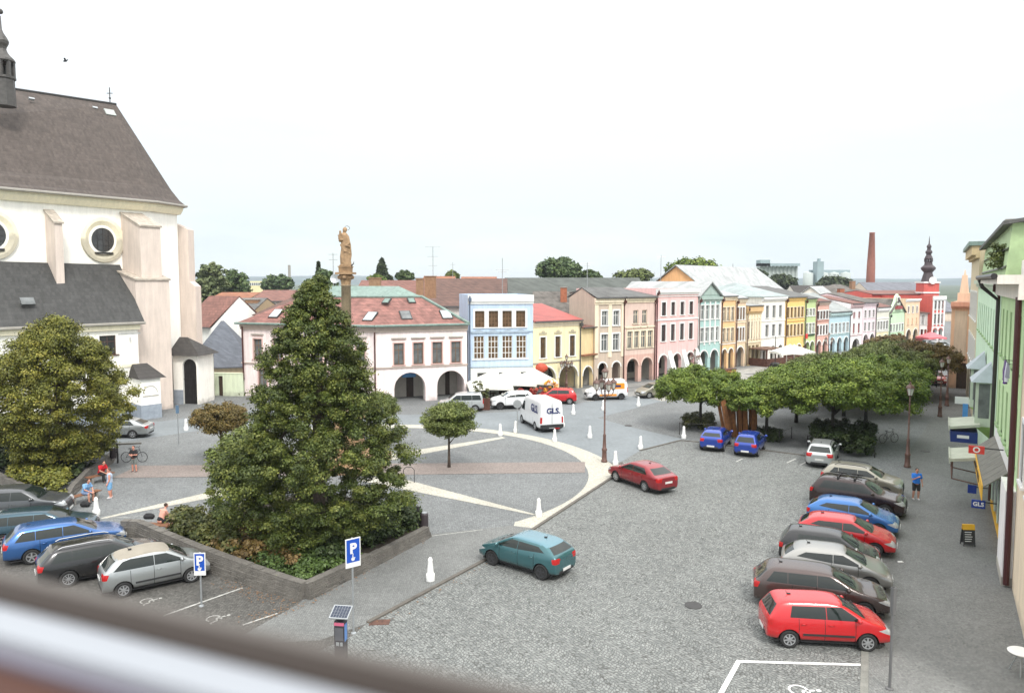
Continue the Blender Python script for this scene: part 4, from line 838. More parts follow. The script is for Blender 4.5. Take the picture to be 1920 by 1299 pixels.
b.add([(X(353), .01, 0), (X(363.5), .01, 0), (X(363.5), .01, zz3-.5), (X(353), .01, zz3), (X(353), 1.39, 0), (X(363.5), 1.39, 0), (X(363.5), 1.39, zz3-.5), (X(353), 1.39, zz3)], [(0, 1, 2, 3), (1, 5, 6, 2), (3, 2, 6, 7), (5, 4, 7, 6)])
b.build('buttress', CB, ch)
b = MB(); b.box(-38, -33.8, 76.0, 76.6, 0, 1.5); b.build('plinth', PLINTH, ch)
# annex in front of the nave
an = thing('church_annex', 'low white sacristy with dark roof before the church, partly behind the yellowing tree', 'building', (0, 0, 0))
a0, a1 = Vector((-43.8, 53.1, 0)), Vector((-33.2, 66.1, 0)); da = a1-a0; La = da.length; Ma = Matrix.Translation(a0) @ Matrix.Rotation(math.atan2(da.y, da.x), 4, 'Z'); ha = 8.35
def onan(px):
    r0 = (px-960)/F; lo, hi = 0., 1.2
    for _ in range(40):
        m_ = (lo+hi)/2; p = a0+da*m_
        if p.x/p.y < r0: lo = m_
        else: hi = m_
    return lo*La
def az_(px, y): return zt(px, y, a0+da*(onan(px)/La))
b = MB(); b.M = Ma; wn = [(onan(184), onan(215), az_(200, 665), az_(200, 629), 'r'), (onan(186), onan(216), az_(200, 744), az_(200, 703), 'r'), (onan(60), onan(90), az_(75, 665), az_(75, 629), 'r'), (onan(60), onan(90), az_(75, 744), az_(75, 703), 'r')]
facade(b, La, ha, wn, .3); b.poly([(La, 0, 0), (La, 5, 0), (La, 5, ha), (La, 0, ha)]); b.build('wall', CW, an)
S_AN = sty('an', mat('dark_red_brown_frame', (.09, .045, .035), .6), None, GLASS, sill=True, mull=(1, 1))
for x0, x1, z0, z1, k in wn: put_window(an, Ma, x0, z0, x1-x0, z1-z0, S_AN)
b = MB(); b.M = Ma; b.box(0, La+.03, -.06, 0, az_(200, 691), az_(200, 685)); b.box(-.1, La+.12, -.25, 0, ha-.55, ha-.02); b.build('string_course', CY, an)
b = MB(); b.M = Ma; b.box(0, La+.07, -.08, 0, 0, 1.3); b.build('plinth', PLINTH, an)
b = MB(); e0 = Ma @ Vector((-.5, -.5, ha)); e1 = Ma @ Vector((La+.45, -.5, ha)); t1 = Vector((-36.7, 70.2, 13.55)); t0 = Vector((-47.6, 54.9, 13.75)); e2 = Ma @ Vector((La+.45, 5.5, ha))
b.poly([e0, e1, t1, t0]); b.poly([e1, e2, t1]); b.poly([e0+Vector((0, 0, -.1)), t0, e2]); b.build('roof', roofm('annex_roof_shingles', (.058, .058, .056), .3, .16, .85, .14), an)
b = MB(); b.tube([e0, e1], .12, 6); b.build('gutter', mat('pale_gutter', (.36, .34, .3), .5, metal=.3), an)
nr = (e1-e0).cross(t0-e0).normalized(); rr = ray(51, 566); t = (e0-Vector((0, 0, CAMZ))).dot(nr)/rr.dot(nr); p = Vector((0, 0, CAMZ))+rr*t
b = MB(); b.M = Matrix.Translation(p) @ nr.to_track_quat('Z', 'Y').to_matrix().to_4x4(); b.box(-.5, .5, -.35, .35, 0, .15); b.build('skylight', GLASS_GR, an)
# sundial traces on the wall
b = MB(); b.M = Ma; x = onan(241); b.box(x-.95, x+.95, -.012, -.002, az_(241, 627), az_(241, 624)); b.box(x-.02, x+.02, -.25, -.002, az_(241, 640), az_(241, 632)); b.build('sundial', mat('faded_grey_paint', (.55, .55, .53), .9, var=.2), an)
# little roofed niche beside it
n0, n1 = g(266, 787), g(303, 782); n0.z = n1.z = 0
nc = thing('wall_niche', 'small white roofed wall niche with blue-grey base at the annex corner', 'niche', n0, math.atan2((n1-n0).y, (n1-n0).x)); w_ = (n1-n0).length
b = MB(); b.box(0, w_, 0, 2.2, 1.25, 3.55); b.build('wall', CW, nc); b = MB(); b.box(-.03, w_+.03, -.05, 2.2, 0, 1.25); b.build('plinth', PLINTH, nc)
b = MB(); b.add([(-.2, -.25, 3.55), (w_+.45, -.25, 3.55), (w_+.3, 2.2, 3.55), (-.2, 2.2, 3.55), (0, 1.6, 4.75), (w_*.75, 1.6, 4.75)], [(0, 1, 5, 4), (1, 2, 5), (3, 0, 4), (2, 3, 4, 5), (3, 2, 1, 0)]); b.build('roof', R_DARK, nc)
b = MB(); pts = arc_top(.2, w_-.3, 2.9, .6, 14)
for p_, q_ in zip(pts, pts[1:]): b.tube([(p_[0], -.03, p_[1]), (q_[0], -.03, q_[1])], .025, 5)
b.box(.15, w_-.2, -.05, -.002, 2.0, 2.06); b.build('arch_moulding', GREYST, nc)
# gatehouse
g0, g1 = g(327, 757), g(373, 758); g0.z = g1.z = 0
gt = thing('gatehouse', 'small white gateway with dark roof and tall black arched gate beside the church', 'gatehouse', g0, math.atan2((g1-g0).y, (g1-g0).x)); w_ = (g1-g0).length
hg = zt(345, 666, g0); b = MB(); facade(b, w_, hg, [(w_*.38, w_*.94, 0, hg-.35, 'a')], .5); b.poly([(w_, 0, 0), (w_, 3, 0), (w_, 3, hg), (w_, 0, hg)]); b.box(0, w_, 2.9, 3, 0, hg); b.build('wall', CW, gt)
b = MB(); pts = [(w_*.38, 0)]+arc_top(w_*.38, w_*.94, hg-.35, w_*.28, 12)+[(w_*.94, 0)]; b.poly([(x, .25, z) for x, z in reversed(pts)], 0)
for i in range(9): x = w_*(.4+.52*i/8); b.box(x-.02, x+.02, .2, .25, 0, hg-.9)
b.box(w_*.38, w_*.94, .19, .25, hg*.5, hg*.5+.08); b.build('gate', mat('black_gate', (.018, .016, .016), .6, var=.3), gt)
b = MB(); zr = zt(322, 634, g0); b.add([(-.35, -.5, hg), (w_+.5, -.5, hg), (w_+.5, 3.3, hg), (-.35, 3.3, hg), (-.2, 1.6, zr), (w_*.3, 1.4, zr)], [(0, 1, 5, 4), (1, 2, 5), (3, 0, 4), (2, 3, 4, 5), (3, 2, 1, 0)]); b.build('roof', R_DARK, gt)
b = MB(); b.box(-.02, w_*.38, -.05, 0, 0, 1.4); b.build('plinth', PLINTH, gt)

# ---------------------------------------------------------------- right-hand street front
def rline(Z): return Vector((19.4+.571*(Z-28.1), Z, 0))
GRD = plaster('b9d99c', 1.05); GRL = plaster('cdeccb', .98)
S_G = sty('g', mat('green_frame', (.32, .46, .24), .6), None, mat('green_curtain_glass', (.10, .14, .09), .25, var=.4), mull=(1, 0), sill=True)
def rhouse(label, Z0, Z1, h, wall, **k):   # Z0 far end .. Z1 near end, so that local -y faces the street
    return house('street_house', label, rline(Z0), rline(Z1), h, k.pop('D', 10), wall, group='houses on the right-hand pavement', **k)
r, W_ = rhouse('light green house with two grey-hooded bay windows on the right', 64, 40.1, 12.1, GRL, rows=[(9, .9, 8.1, 10.3, S_G, 1.5, 1.5)], roof=('flat', 0, R_GREY), pipe=None, cornice=(.3, .35, mat('pale_green_trim', (.5, .56, .45), .8)))
for fx, Zz in ((.58, 0), (.86, 0)):
    x = W_*fx; b = MB(); b.box(x-1.0, x+1.0, -.85, 0, 3.6, 6.2, 0); b.box(x-.8, x-.05, -.87, -.85, 4.1, 6.1, 1); b.box(x+.05, x+.8, -.87, -.85, 4.1, 6.1, 1); b.box(x+1.0, x+1.02, -.7, -.15, 4.1, 6.1, 1); b.box(x-1.02, x-1.0, -.7, -.15, 4.1, 6.1, 1)
    b.add([(x-1.0, -.85, 3.6), (x+1.0, -.85, 3.6), (x+1.0, 0, 3.6), (x-1.0, 0, 3.6), (x-.5, 0, 2.8), (x+.5, 0, 2.8)], [(0, 4, 5, 1), (1, 5, 2), (0, 3, 4)], 2)
    bo = b.build('bay_window', [mat('pale_green_trim', (.5, .56, .45), .8), GLASS_GR, mat('lime_panel', (.35, .5, .16), .8)], r)
    b = MB(); b.add([(x-1.3, -1.1, 6.2), (x+1.3, -1.1, 6.2), (x+1.3, 0, 6.2), (x-1.3, 0, 6.2), (x-.4, -.1, 7.3), (x+.4, -.1, 7.3)], [(0, 1, 5, 4), (1, 2, 5), (0, 4, 3), (3, 2, 1, 0)]); b.build('bay_roof', mat('grey_sheet_roof', (.36, .41, .44), .45, metal=.2), bo)
# attic storey set on top of the light green house
b = MB(); b.add([(1, .06, 11.5), (W_, .06, 11.5), (W_, 6, 11.5), (1, 6, 11.5), (1, .35, 14.7), (W_, .35, 15.1), (W_, 6, 15.1), (1, 6, 14.7)], [(0, 1, 5, 4), (1, 2, 6, 5), (3, 0, 4, 7), (4, 5, 6, 7)]); b.build('attic', mat('lime_cladding', (.42, .56, .30), .7, var=.1), r)
b = MB(); b.add([(.5, -.1, 14.6), (W_+.4, -.1, 15.0), (W_+.4, 6, 15.9), (.5, 6, 15.5), (.5, -.1, 14.8), (W_+.4, -.1, 15.2), (W_+.4, 6, 16.1), (.5, 6, 15.7)], [(0, 1, 5, 4), (1, 2, 6, 5), (3, 0, 4, 7), (4, 5, 6, 7), (3, 2, 1, 0)])
for zz in (12.6, 13.6): b.add([(1, -.12+.1*(zz-11.5), zz), (W_, -.12+.1*(zz-11.5), zz+.1), (W_, .1+.1*(zz-11.5), zz+.3), (1, .1+.1*(zz-11.5), zz+.2)], [(0, 1, 2, 3)])
b.build('attic_roof', R_GREY, r)
S_GD = sty('gd', mat('green_frame', (.32, .46, .24), .6), None, mat('green_curtain_glass', (.10, .14, .09), .25, var=.4), mull=(1, 0), sill=True)
r2, W2_ = rhouse('dark green house with black downpipe, grey slate canopy and yellow shop signs on the right', 40, 28.7, 12.1, GRD, rows=[(5, 1.0, 4.6, 6.9, S_GD, .5, .3), (5, 1.0, 8.3, 10.6, S_GD, .8, .5)], roof=('flat', 0, R_GREY), pipe=('l', PIPEBR), D=10)
q = MB(); q.box(-.3, W2_+.6, -1.0, .4, 11.9, 12.25, 0); q.box(-.3, W2_+.6, -.3, 0, 11.3, 11.9, 0); q.build('cornice', plaster('e4dcd0'), r2)
q = MB(); q.tube([(-.4, -1.1, 12.2), (W2_+.6, -1.1, 12.2)], .12, 8); q.tube([(.15, -1.05, 12.1), (.15, -.9, 11.7), (.15, -.15, 11.0), (.15, -.15, 3.4)], .10, 8); q.build('gutter', mat('black_gutter', (.03, .025, .025), .4), r2)
q = MB(); q.box(.2, W2_+.5, .8, 1.0, 12.2, 13.1, 0); q.build('terrace_parapet', plaster('e4e0dc'), r2)
q = MB(); q.box(.6, .9, 1.2, 1.5, 12.2, 15.0, 0); q.build('terrace_post', ZINC, r2)
# canopy over the shops
q = MB(); npan = 9; x0, x1 = .6, W2_-3.4
for i in range(npan):
    xa = x0+(x1-x0)*i/npan+.02; xb = x0+(x1-x0)*(i+1)/npan-.02
    q.add([(xa, -.9, 3.0), (xb, -.9, 3.0), (xb, 0, 3.75), (xa, 0, 3.75), (xa, -.9, 3.07), (xb, -.9, 3.07), (xb, 0, 3.82), (xa, 0, 3.82)], [(4, 5, 6, 7), (0, 1, 5, 4), (1, 2, 6, 5), (3, 0, 4, 7), (0, 3, 2, 1)])
q.build('canopy', mat('weathered_canopy_slates', (.155, .15, .13), .8, var=.2, fine=.1), r2)
q = MB(); q.box(x0, x1, -.05, 0, 3.5, 4.3, 0); q.build('canopy_flashing', WHITE, r2)
YEL = mat('yellow_sign', (.75, .42, .03), .5, var=.05)
q = MB(); q.box(x0, x1-.5, -.95, -.91, 2.3, 3.0, 0); so = q.build('shop_sign', YEL, r2)
for i, x in enumerate((.8, 3.0, 5.2)): 
    q = MB()
    for j in range(5): q.box(x+j*.28, x+j*.28+.17, -.97, -.951, 2.5, 2.82)
    q.build('sign_marks', LET, so)
q = MB()
for i in range(4): q.box(x0+.4+i*2.2, x0+2.2+i*2.2, -.04, -.002, .35, 2.5, 0)
q.build('shop_window', GLASS_GR, r2)
q = MB(); q.box(x0+.1, x1-.3, -.1, 0, 0, .34, 0)
for i in range(5): q.box(x0+.15+i*2.2, x0+.35+i*2.2, -.08, 0, .34, 2.6, 1)
q.build('shop_base', [YEL, plaster('cfe0cf')], r2)
r3, W3_ = rhouse('white and cream rendered house nearest on the right with dark red downpipe', 28.6, 19, 11.5, plaster('e8d4b4'), rows=[(4, 1.1, 4.6, 6.8, S_WH, .6, .3)], roof=('flat', 0, R_GREY), D=9)
q = MB(); q.box(-2.6, .0, -.35, 0, .35, 3.8, 0); q.build('pier', plaster('e8e6e4'), r3); q = MB(); q.box(-2.62, .0, -.37, 0, 0, .35, 0); q.build('plinth', GREYST, r3)
q = MB(); q.tube([(.1, -.25, 11.4), (.1, -.2, .1)], .11, 8); q.build('downpipe', mat('dark_red_pipe', (.06, .015, .015), .4), r3)
# side pieces further along
oc, W_ = rhouse('tall ochre classical house with heavy cornice beyond the light green one', 80, 64.2, zt(1815, 462, rline(66)), plaster('d0c09c'), rows=[(6, 1.1, 4.5, 6.8, S_WH, .5, .5), (6, 1.1, 8.5, 11, S_WH, .5, .5)], roof=('flat', 0, R_GREY), cornice=(.8, .6, plaster('c8b080')), D=9, chim=((W2_+2, 2.5, 1.6, 2.2, plaster('e8d8c8')),))
q = MB(); q.box(-.4, W_+.2, -.85, .4, zt(1815, 462, rline(66)), zt(1815, 462, rline(66))+.35); q.build('eaves', COPPER, oc)
P0 = at(1779, 700, 84); P1 = P0+Vector((.82, -.57, 0))*6.5; P0.z = P1.z = 0
PE = plaster('e8b890'); hh = zt(1790, 566, P0)
pe, W_ = house('street_house', 'peach house with dark arched gate and pointed gable stone ending the right pavement', P0, P1, hh, 12, PE, roof=('flat', 0, R_GREY), arches=False, cornice=(.5, .5, plaster('dc9474')), group='houses on the right-hand pavement', bands=[(3.3, .12, plaster('dc9474'))], door=False)
q = MB(); q.box(.35, 1.55, -.05, -.002, 3.7, hh-1, 0); q.build('wall_panel', plaster('d9c0a4'), pe)
q = MB(); pts = [(.75, 0.01)]+arc_top(.75, 2.1, 2.9, .9, 12)+[(2.1, 0.01)]; q.poly([(x, -.04, z) for x, z in reversed(pts)]); q.build('gate', DOORM, pe)
q = MB(); q.box(.5, W_+.3, .2, 2, hh, hh+1.0, 0); q.frustum(1.1, .7, hh+1.0, hh+3.0, .42, .4, .24, .25, 0); q.frustum(1.1, .7, hh+3.0, hh+3.6, .12, .12, .03, .03, 0); q.build('attic', plaster('e8c0a0'), pe)
# ---------------------------------------------------------------- far landmarks
P = at(1632, 530, 300); b = thing('factory_chimney', 'tall tapering red brick factory chimney on the skyline', 'chimney', (P.x, P.y, 0)); s_ = 300/F
q = MB(); q.lathe([(8.2*s_*1.05, 0), (7.3*s_, zt(1632, 500, P)), (4.6*s_, zt(1632, 438, P)), (5.1*s_, zt(1632, 437.5, P)), (5.1*s_, zt(1632, 436, P))], 0, 0, 16); q.build('shaft', mat('chimney_brick', (.33, .13, .095), .9, var=.15, scale=.4, fine=.12, streak=.15), b, True)
P = at(543, 530, 420); q = MB(); q.lathe([(.85, 0), (.75, zt(543, 497, P))], P.x, P.y, 12); tag(q.build('concrete_chimney', mat('pale_concrete', (.32, .30, .27), .9, var=.1)), 'slim pale concrete chimney above the trees on the left', 'chimney')
SILO = mat('silo_concrete', (.42, .46, .44), .9, var=.08, scale=.1); s_ = 450/F
P = at(1459, 530, 450); b = thing('grain_silo', 'pale green grain silo block with flat roof and small tower, the left of two', 'silo', (P.x, P.y, 0)); z1 = zt(1459, 499, P)
q = MB()
for i in range(10): q.lathe([(3.6*s_*.62, 0), (3.6*s_*.62, z1)], (-35+7.2*i+3.6)*s_, 0, 12)
q.box(-35*s_, 36*s_, 0, 6, 0, z1-.3); q.build('bins', SILO, b, False); q = MB(); q.box(-37*s_, 36.5*s_, -3, 5, z1, zt(1459, 494, P)); q.box(-37*s_, -19*s_, -3, 5, z1, zt(1430, 487.5, P)); q.build('head_house', mat('silo_sheet', (.30, .38, .40), .8, var=.1, scale=.2), b)
P = at(1553, 530, 470); s_ = 470/F; b = thing('grain_silo', 'grain silo of wide round bins with a tall grey-blue lift tower, the right of two', 'silo', (P.x, P.y, 0)); z1 = zt(1553, 512, P)
q = MB()
for i, x in enumerate((-38, -10, 10, 32)): q.lathe([(9*s_, 0), (9*s_, z1), (0.1, z1+.8)], x*s_, 0, 20)
q.build('bins', SILO, b, True); q = MB(); q.box(-30*s_, 44*s_, 3, 6, z1-1, zt(1553, 506, P)); q.box(-26*s_, -14*s_, -4, 3, 0, zt(1553, 490.5, P)); q.box(-21*s_, -18*s_, -2, 1, zt(1553, 490.5, P), zt(1553, 485, P)); q.build('head_house', mat('silo_sheet', (.30, .38, .40), .8, var=.1, scale=.2), b)
P = at(1373.5, 530, 240); s_ = 240/F; b = thing('small_turret', 'small dark pointed roof turret above the roofs beyond the turquoise house', 'turret', (P.x, P.y, 0))
q = MB(); q.box(-7*s_, 7*s_, -1, 1, 0, zt(1373, 530, P)); q.build('wall', plaster('b8a078'), b); q = MB(); q.lathe([(9.5*s_, zt(0+1373, 535, P)), (8*s_, zt(1373, 522, P)), (4*s_, zt(1373, 513, P)), (4.5*s_, zt(1373, 511, P)), (.8*s_, zt(1373, 507, P)), (.2*s_, zt(1373, 494, P))], 0, 0, 8); q.build('roof', R_DARK, b)
# aerials on roofs
def aerial(px, y0, y1, Y, lab, els):
    P = at(px, y0, Y); zt1 = zt(px, y1, P); s_ = Y/F; b = thing('roof_aerial', lab, 'aerial', P, 0, 'television aerials on the roofs')
    q = MB(); q.tube([(0, 0, -1.5), (0, 0, zt1-P.z)], .045, 6); q.build('mast', ZINC, b); q = MB()
    for y, w in els:
        z = zt(px, y, P)-P.z; q.tube([(-w*s_, 0, z), (w*s_, 0, z)], .03, 5)
        for j in range(5): x = (-w+2*w*j/4)*s_; q.tube([(x, -.35, z), (x, .35, z)], .012, 4)
    q.build('antenna', ZINC, b)
aerial(812, 520, 462, 96, 'tall roof aerial with three cross arms behind the corner house roof', [(463, 14), (481, 10), (498, 8)])
aerial(942, 528, 484, 96, 'tall thin roof aerial above the blue house', [(506, 12), (510, 8)])
aerial(625, 512, 474, 90, 'roof aerial beside the statue column', [(477, 9), (487, 8)])
aerial(1101, 528, 492, 105, 'roof aerial in front of the big green tree crown', [(494, 9), (498, 5)])
aerial(1239, 520, 478, 116, 'roof aerial on the orange gable house', [(482, 9)])
aerial(849, 522, 492, 140, 'faint small roof aerial right of the tall three-armed one', [(496, 5)])
# cafe satellite dish
P = at(629, 523, 84); b = MB(); b.M = Matrix.Translation(P) @ Matrix.Rotation(R(75), 4, 'X'); b.lathe([(.02, 0), (.35, .06), (.55, .18), (.53, .18), (.02, .03)], 0, 0, 16); b.M = None; b.tube([P, P+Vector((0, .3, -1.5))], .04, 6); tag(b.build('satellite_dish', ZINC), 'grey satellite dish left of the statue column', 'satellite dish')
# ================================================================ VEGETATION
def leafmat(key, ca, cb, cc):
    if key in _m: return _m[key]
    m = bpy.data.materials.new(key); m.use_nodes = True; nt = m.node_tree; b = nt.nodes['Principled BSDF']; L = nt.links.new
    at_ = node(nt, 'ShaderNodeAttribute', attribute_name='rnd'); rp = node(nt, 'ShaderNodeValToRGB'); L(at_.outputs['Fac'], rp.inputs[0])
    cr = rp.color_ramp; cr.elements[0].color = (*ca, 1); cr.elements[1].color = (*cc, 1); e = cr.elements.new(.55); e.color = (*cb, 1)
    tc = node(nt, 'ShaderNodeTexCoord'); n = node(nt, 'ShaderNodeTexNoise', Scale=.9, Detail=3.0); L(tc.outputs['Object'], n.inputs['Vector'])
    mr = node(nt, 'ShaderNodeMapRange'); mr.inputs[1].default_value = .3; mr.inputs[2].default_value = .7; mr.inputs[3].default_value = .72; mr.inputs[4].default_value = 1.3; L(n.outputs[0], mr.inputs[0])
    mm = node(nt, 'ShaderNodeMix', data_type='RGBA', blend_type='MULTIPLY'); mm.inputs[0].default_value = 1; L(rp.outputs[0], mm.inputs[6]); L(mr.outputs[0], mm.inputs[7]); L(mm.outputs[2], b.inputs['Base Color'])
    b.inputs['Roughness'].default_value = .55; b.inputs['Specular IOR Level'].default_value = .35
    _m[key] = m; return m
def leaves(centers, radii, per, size, m, rng, squash=.75, up=.45, name='foliage'):
    """leaf-sized quads gathered in clumps; every clump an uneven blob of leaves"""
    C_ = np.repeat(np.asarray(centers, float), per, 0); Rr = np.repeat(np.asarray(radii, float), per); n = len(C_)
    d = rng.normal(size=(n, 3)); d /= np.linalg.norm(d, axis=1)[:, None]; d[:, 2] = np.abs(d[:, 2])*np.where(rng.rand(n) < .8, 1, -.6)
    r = Rr*(.45+.55*rng.rand(n)**.5)*(1+.22*rng.normal(size=n)); P = C_+d*r[:, None]*np.array([1, 1, squash])
    N = d+rng.normal(size=(n, 3))*.55+np.array([0, 0, up]); N /= np.linalg.norm(N, axis=1)[:, None]
    T = rng.normal(size=(n, 3)); T -= N*(T*N).sum(1)[:, None]; T /= np.linalg.norm(T, axis=1)[:, None]; B = np.cross(N, T)
    s = size*(.6+.8*rng.rand(n))[:, None]; T = T*s; B = B*s*.62
    V = np.stack([P-T, P-B+N*s*.12, P+T, P+B+N*s*.12], 1).reshape(-1, 3)
    me = bpy.data.meshes.new(name); me.vertices.add(4*n); me.vertices.foreach_set('co', V.astype(np.float32).ravel())
    me.loops.add(4*n); me.loops.foreach_set('vertex_index', np.arange(4*n, dtype=np.int32)); me.polygons.add(n)
    me.polygons.foreach_set('loop_start', np.arange(0, 4*n, 4, dtype=np.int32)); me.polygons.foreach_set('loop_total', np.full(n, 4, np.int32))
    a = me.attributes.new('rnd', 'FLOAT', 'FACE'); cl = np.repeat(rng.rand(len(centers)), per)
    a.data.foreach_set('value', np.clip(.55*rng.rand(n)+.45*cl, 0, 1).astype(np.float32))
    me.materials.append(m); me.update(calc_edges=True); return me
BARK = mat('bark', (.085, .065, .05), .95, var=.35, scale=9, fine=.2, bump=.8); BARKD = mat('dark_bark', (.035, .03, .026), .95, var=.3, scale=9)
def trunk_mb(h, r, tips, rng, z0=-.05, lean=0):
    b = MB(); b.tube([(0, 0, z0), (lean*.2, 0, h*.3), (lean*.5, .02, h*.65), (lean, 0, h)], [r*1.35, r, r*.85, r*.6], 9)
    for t in tips:
        t = Vector(t); s = Vector((lean*.6, 0, h*(.6+.35*rng.rand()))); mid = s.lerp(t, .5)+Vector((0, 0, .12*(t-s).length))
        b.tube([s, mid, t], [r*.45, r*.28, r*.07], 6)
    return b
def tree(name, label, loc, centers, radii, per, size, lm, h, r, rng, group=None, bark=None, ntips=9, cat='tree', squash=.8):
    root = thing(name, label, cat, (loc[0], loc[1], 0), 0, group)
    cs = np.asarray(centers); idx = rng.choice(len(cs), min(ntips, len(cs)), replace=False)
    trunk_mb(h, r, [cs[i]*.85+np.array([0, 0, h])*.15 for i in idx], rng).build('trunk', bark or BARK, root, True)
    link('crown', leaves(centers, radii, per, size, lm, rng, squash), root); return root
L_BIG = leafmat('lime_leaves', (.024, .042, .008), (.075, .100, .016), (.21, .22, .045))
L_YEL = leafmat('yellowing_leaves', (.05, .062, .009), (.145, .15, .02), (.30, .26, .045))
L_GRN = leafmat('maple_leaves', (.042, .08, .010), (.12, .175, .02), (.25, .30, .045))
L_RED = leafmat('reddish_leaves', (.06, .045, .012), (.13, .10, .025), (.21, .13, .04))
L_GLB = leafmat('globe_leaves', (.05, .075, .015), (.11, .14, .03), (.2, .225, .06))
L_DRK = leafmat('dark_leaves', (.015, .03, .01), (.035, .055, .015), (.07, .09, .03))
L_MID = leafmat('background_leaves', (.03, .06, .02), (.07, .11, .035), (.12, .16, .05))
L_HDG = leafmat('hedge_leaves', (.03, .045, .012), (.075, .085, .02), (.15, .14, .04))
L_IVY = leafmat('ground_ivy', (.03, .05, .012), (.06, .10, .022), (.11, .16, .04))
L_BRN = leafmat('browned_leaves', (.07, .045, .015), (.14, .09, .03), (.2, .15, .04))
rng = np.random.RandomState(11)
# the tall pyramidal tree in the planter
def prof(z):
    ks = ((.5, 1.9), (1.3, 3.3), (2.6, 4.25), (3.6, 4.4), (4.6, 3.8), (5.6, 2.95), (7.0, 2.55), (8.6, 2.2), (10.0, 1.45), (11.0, .95), (12.2, .15))
    for (a, c), (d, e) in zip(ks, ks[1:]):
        if z <= d: return c+(e-c)*(z-a)/(d-a)
    return .1
cs, rr = [], []
for i in range(1150):
    z = .9+11.0*rng.rand()**1.25; p = prof(z); q = p*(rng.rand()**.33)*(1+.055*rng.randn()); a = rng.rand()*6.283; q *= 1+.06*math.sin(3*a+z*1.3)+.04*math.sin(5*a-2.1*z)
    cs.append((q*math.cos(a), q*math.sin(a), z)); rr.append(max(.16, (.20+.36*rng.rand()**1.6)*min(1, .45+p/4)))
for i in range(16): cs.append((.25*rng.randn()*.5, .25*rng.randn()*.5, 11.2+1.0*i/16)); rr.append(.2)
TP = Vector((-8.75, 33.2, 0))
tree('lime_tree', 'very tall broad pyramidal green tree in the stone planter, largest tree in the square', TP, cs, rr, 270, .050, L_BIG, 8.5, .26, rng, ntips=14)
# paler lobe at its lower left: a second tree
cs, rr = [], []
for i in range(150):
    d = rng.normal(size=3); d /= np.linalg.norm(d); q = rng.rand()**.4; cs.append((d[0]*1.75*q, d[1]*1.7*q, 3.3+d[2]*1.9*q)); rr.append(.3+.2*rng.rand())
tree('young_tree', 'smaller yellow-green round tree growing against the left side of the tall pyramidal tree', (-12.4, 34.6), cs, rr, 150, .065, L_GLB, 2.6, .12, rng)
# yellowing tree at the left edge
cs, rr = [], []
pc = g(85, 905); cx = pc.x
for i in range(560):
    z = rng.rand(); zz = 1.1+8.4*z; p = 4.6*(math.sin(math.pi*min(1, (z*.88+.13)))**.62)*(1 if z < .45 else 1-.35*(z-.45)); q = p*rng.rand()**.36; a = rng.rand()*6.283
    cs.append((q*math.cos(a), q*math.sin(a)*.85, zz)); rr.append(.32+.36*rng.rand())
tree('ash_tree', 'loose yellowing tree in front of the white sacristy at the left edge', (-28.6, 46.5), cs, rr, 260, .066, L_YEL, 5.5, .25, rng, ntips=14)
# globe trees round the plaza
def globe(label, loc, rx, z0, z1, m, n=240, per=150, th=None, sz=.06, squash=.8):
    cs, rr = [], []; hz = (z1-z0)/2
    for i in range(n):
        d = rng.normal(size=3); d /= np.linalg.norm(d); q = rng.rand()**.35*.9
        cs.append((d[0]*rx*q, d[1]*rx*q, (z0+z1)/2+d[2]*hz*q*(1 if d[2] > 0 else .8))); rr.append(.26+.2*rng.rand())
    return tree('globe_tree', label, loc, cs, rr, per, sz, m, z0+.6, .085, rng, group='round-clipped trees on the plaza', bark=BARK, squash=squash)
globe('round green globe tree with slim trunk standing on the plaza right of the tall tree', g(842, 876), 1.85, 1.75, 4.25, L_GLB)
globe('reddish-brown globe tree on the left of the tall tree', g(415, 862), 1.95, 1.6, 3.85, L_RED)
globe('green globe tree mostly hidden behind the right side of the tall tree', g(706, 836), 1.75, 1.7, 3.9, L_GLB)
# broad flat-topped maples in two double rows
proto = None; meshes = []
for k in range(3):
    cs, rr = [], []
    for i in range(330):
        a = rng.rand()*6.283; q = 3.45*rng.rand()**.5; top = 4.85-.09*q*q+.16*rng.randn(); bot = 2.0+.05*q
        z = bot+(top-bot)*rng.rand()**.45; cs.append((q*math.cos(a), q*math.sin(a), z)); rr.append(.32+.24*rng.rand())
    meshes.append((cs, rr))
def maple(label, loc, k, m, sc=1., tr=.13):
    cs, rr = meshes[k]; return tree('umbrella_maple', label, loc, np.asarray(cs)*sc, np.asarray(rr)*sc, 210, .075, m, 2.9*sc, tr, rng, group='flat-topped maples in the grove', bark=BARKD)
MP = [((1313, 803), 'leftmost flat-topped maple of the grove, above the low round hedge', L_GRN, 1.0), ((1437, 822), 'second flat-topped maple from the left, on a thin trunk right of the wooden posts', L_GRN, .93),
      ((1560, 835), 'wide flat-topped maple at the front of the grove above the dark shrubs', L_GRN, 1.2), ((1622, 826), 'front right flat-topped maple nearest the single-lantern lamp', L_GRN, 1.15),
      ((1493, 792), 'flat-topped maple in the middle of the grove behind the second one', L_GRN, .98), ((1582, 780), 'flat-topped maple in the centre of the grove', L_GRN, 1.0), ((1655, 778), 'flat-topped maple on the right of the grove behind the front one', L_GRN, 1.05),
      ((1545, 760), 'flat-topped maple at the left back of the grove', L_GLB, 1.0), ((1620, 752), 'yellowish flat-topped maple in the back of the grove', L_GLB, 1.0), ((1680, 748), 'flat-topped maple near the far right end of the grove', L_GLB, 1.05),
      ((1660, 728), 'farthest olive flat-topped maple of the grove', L_GLB, 1.05), ((1722, 742), 'dark reddish-green maple at the far right end of the grove', L_RED, 1.12), ((1702, 728), 'reddish maple at the far end behind the dark one', L_RED, 1.05)]
for i, (pp, lab, m, sc) in enumerate(MP): maple(lab, g(*pp), i % 3, m, sc)
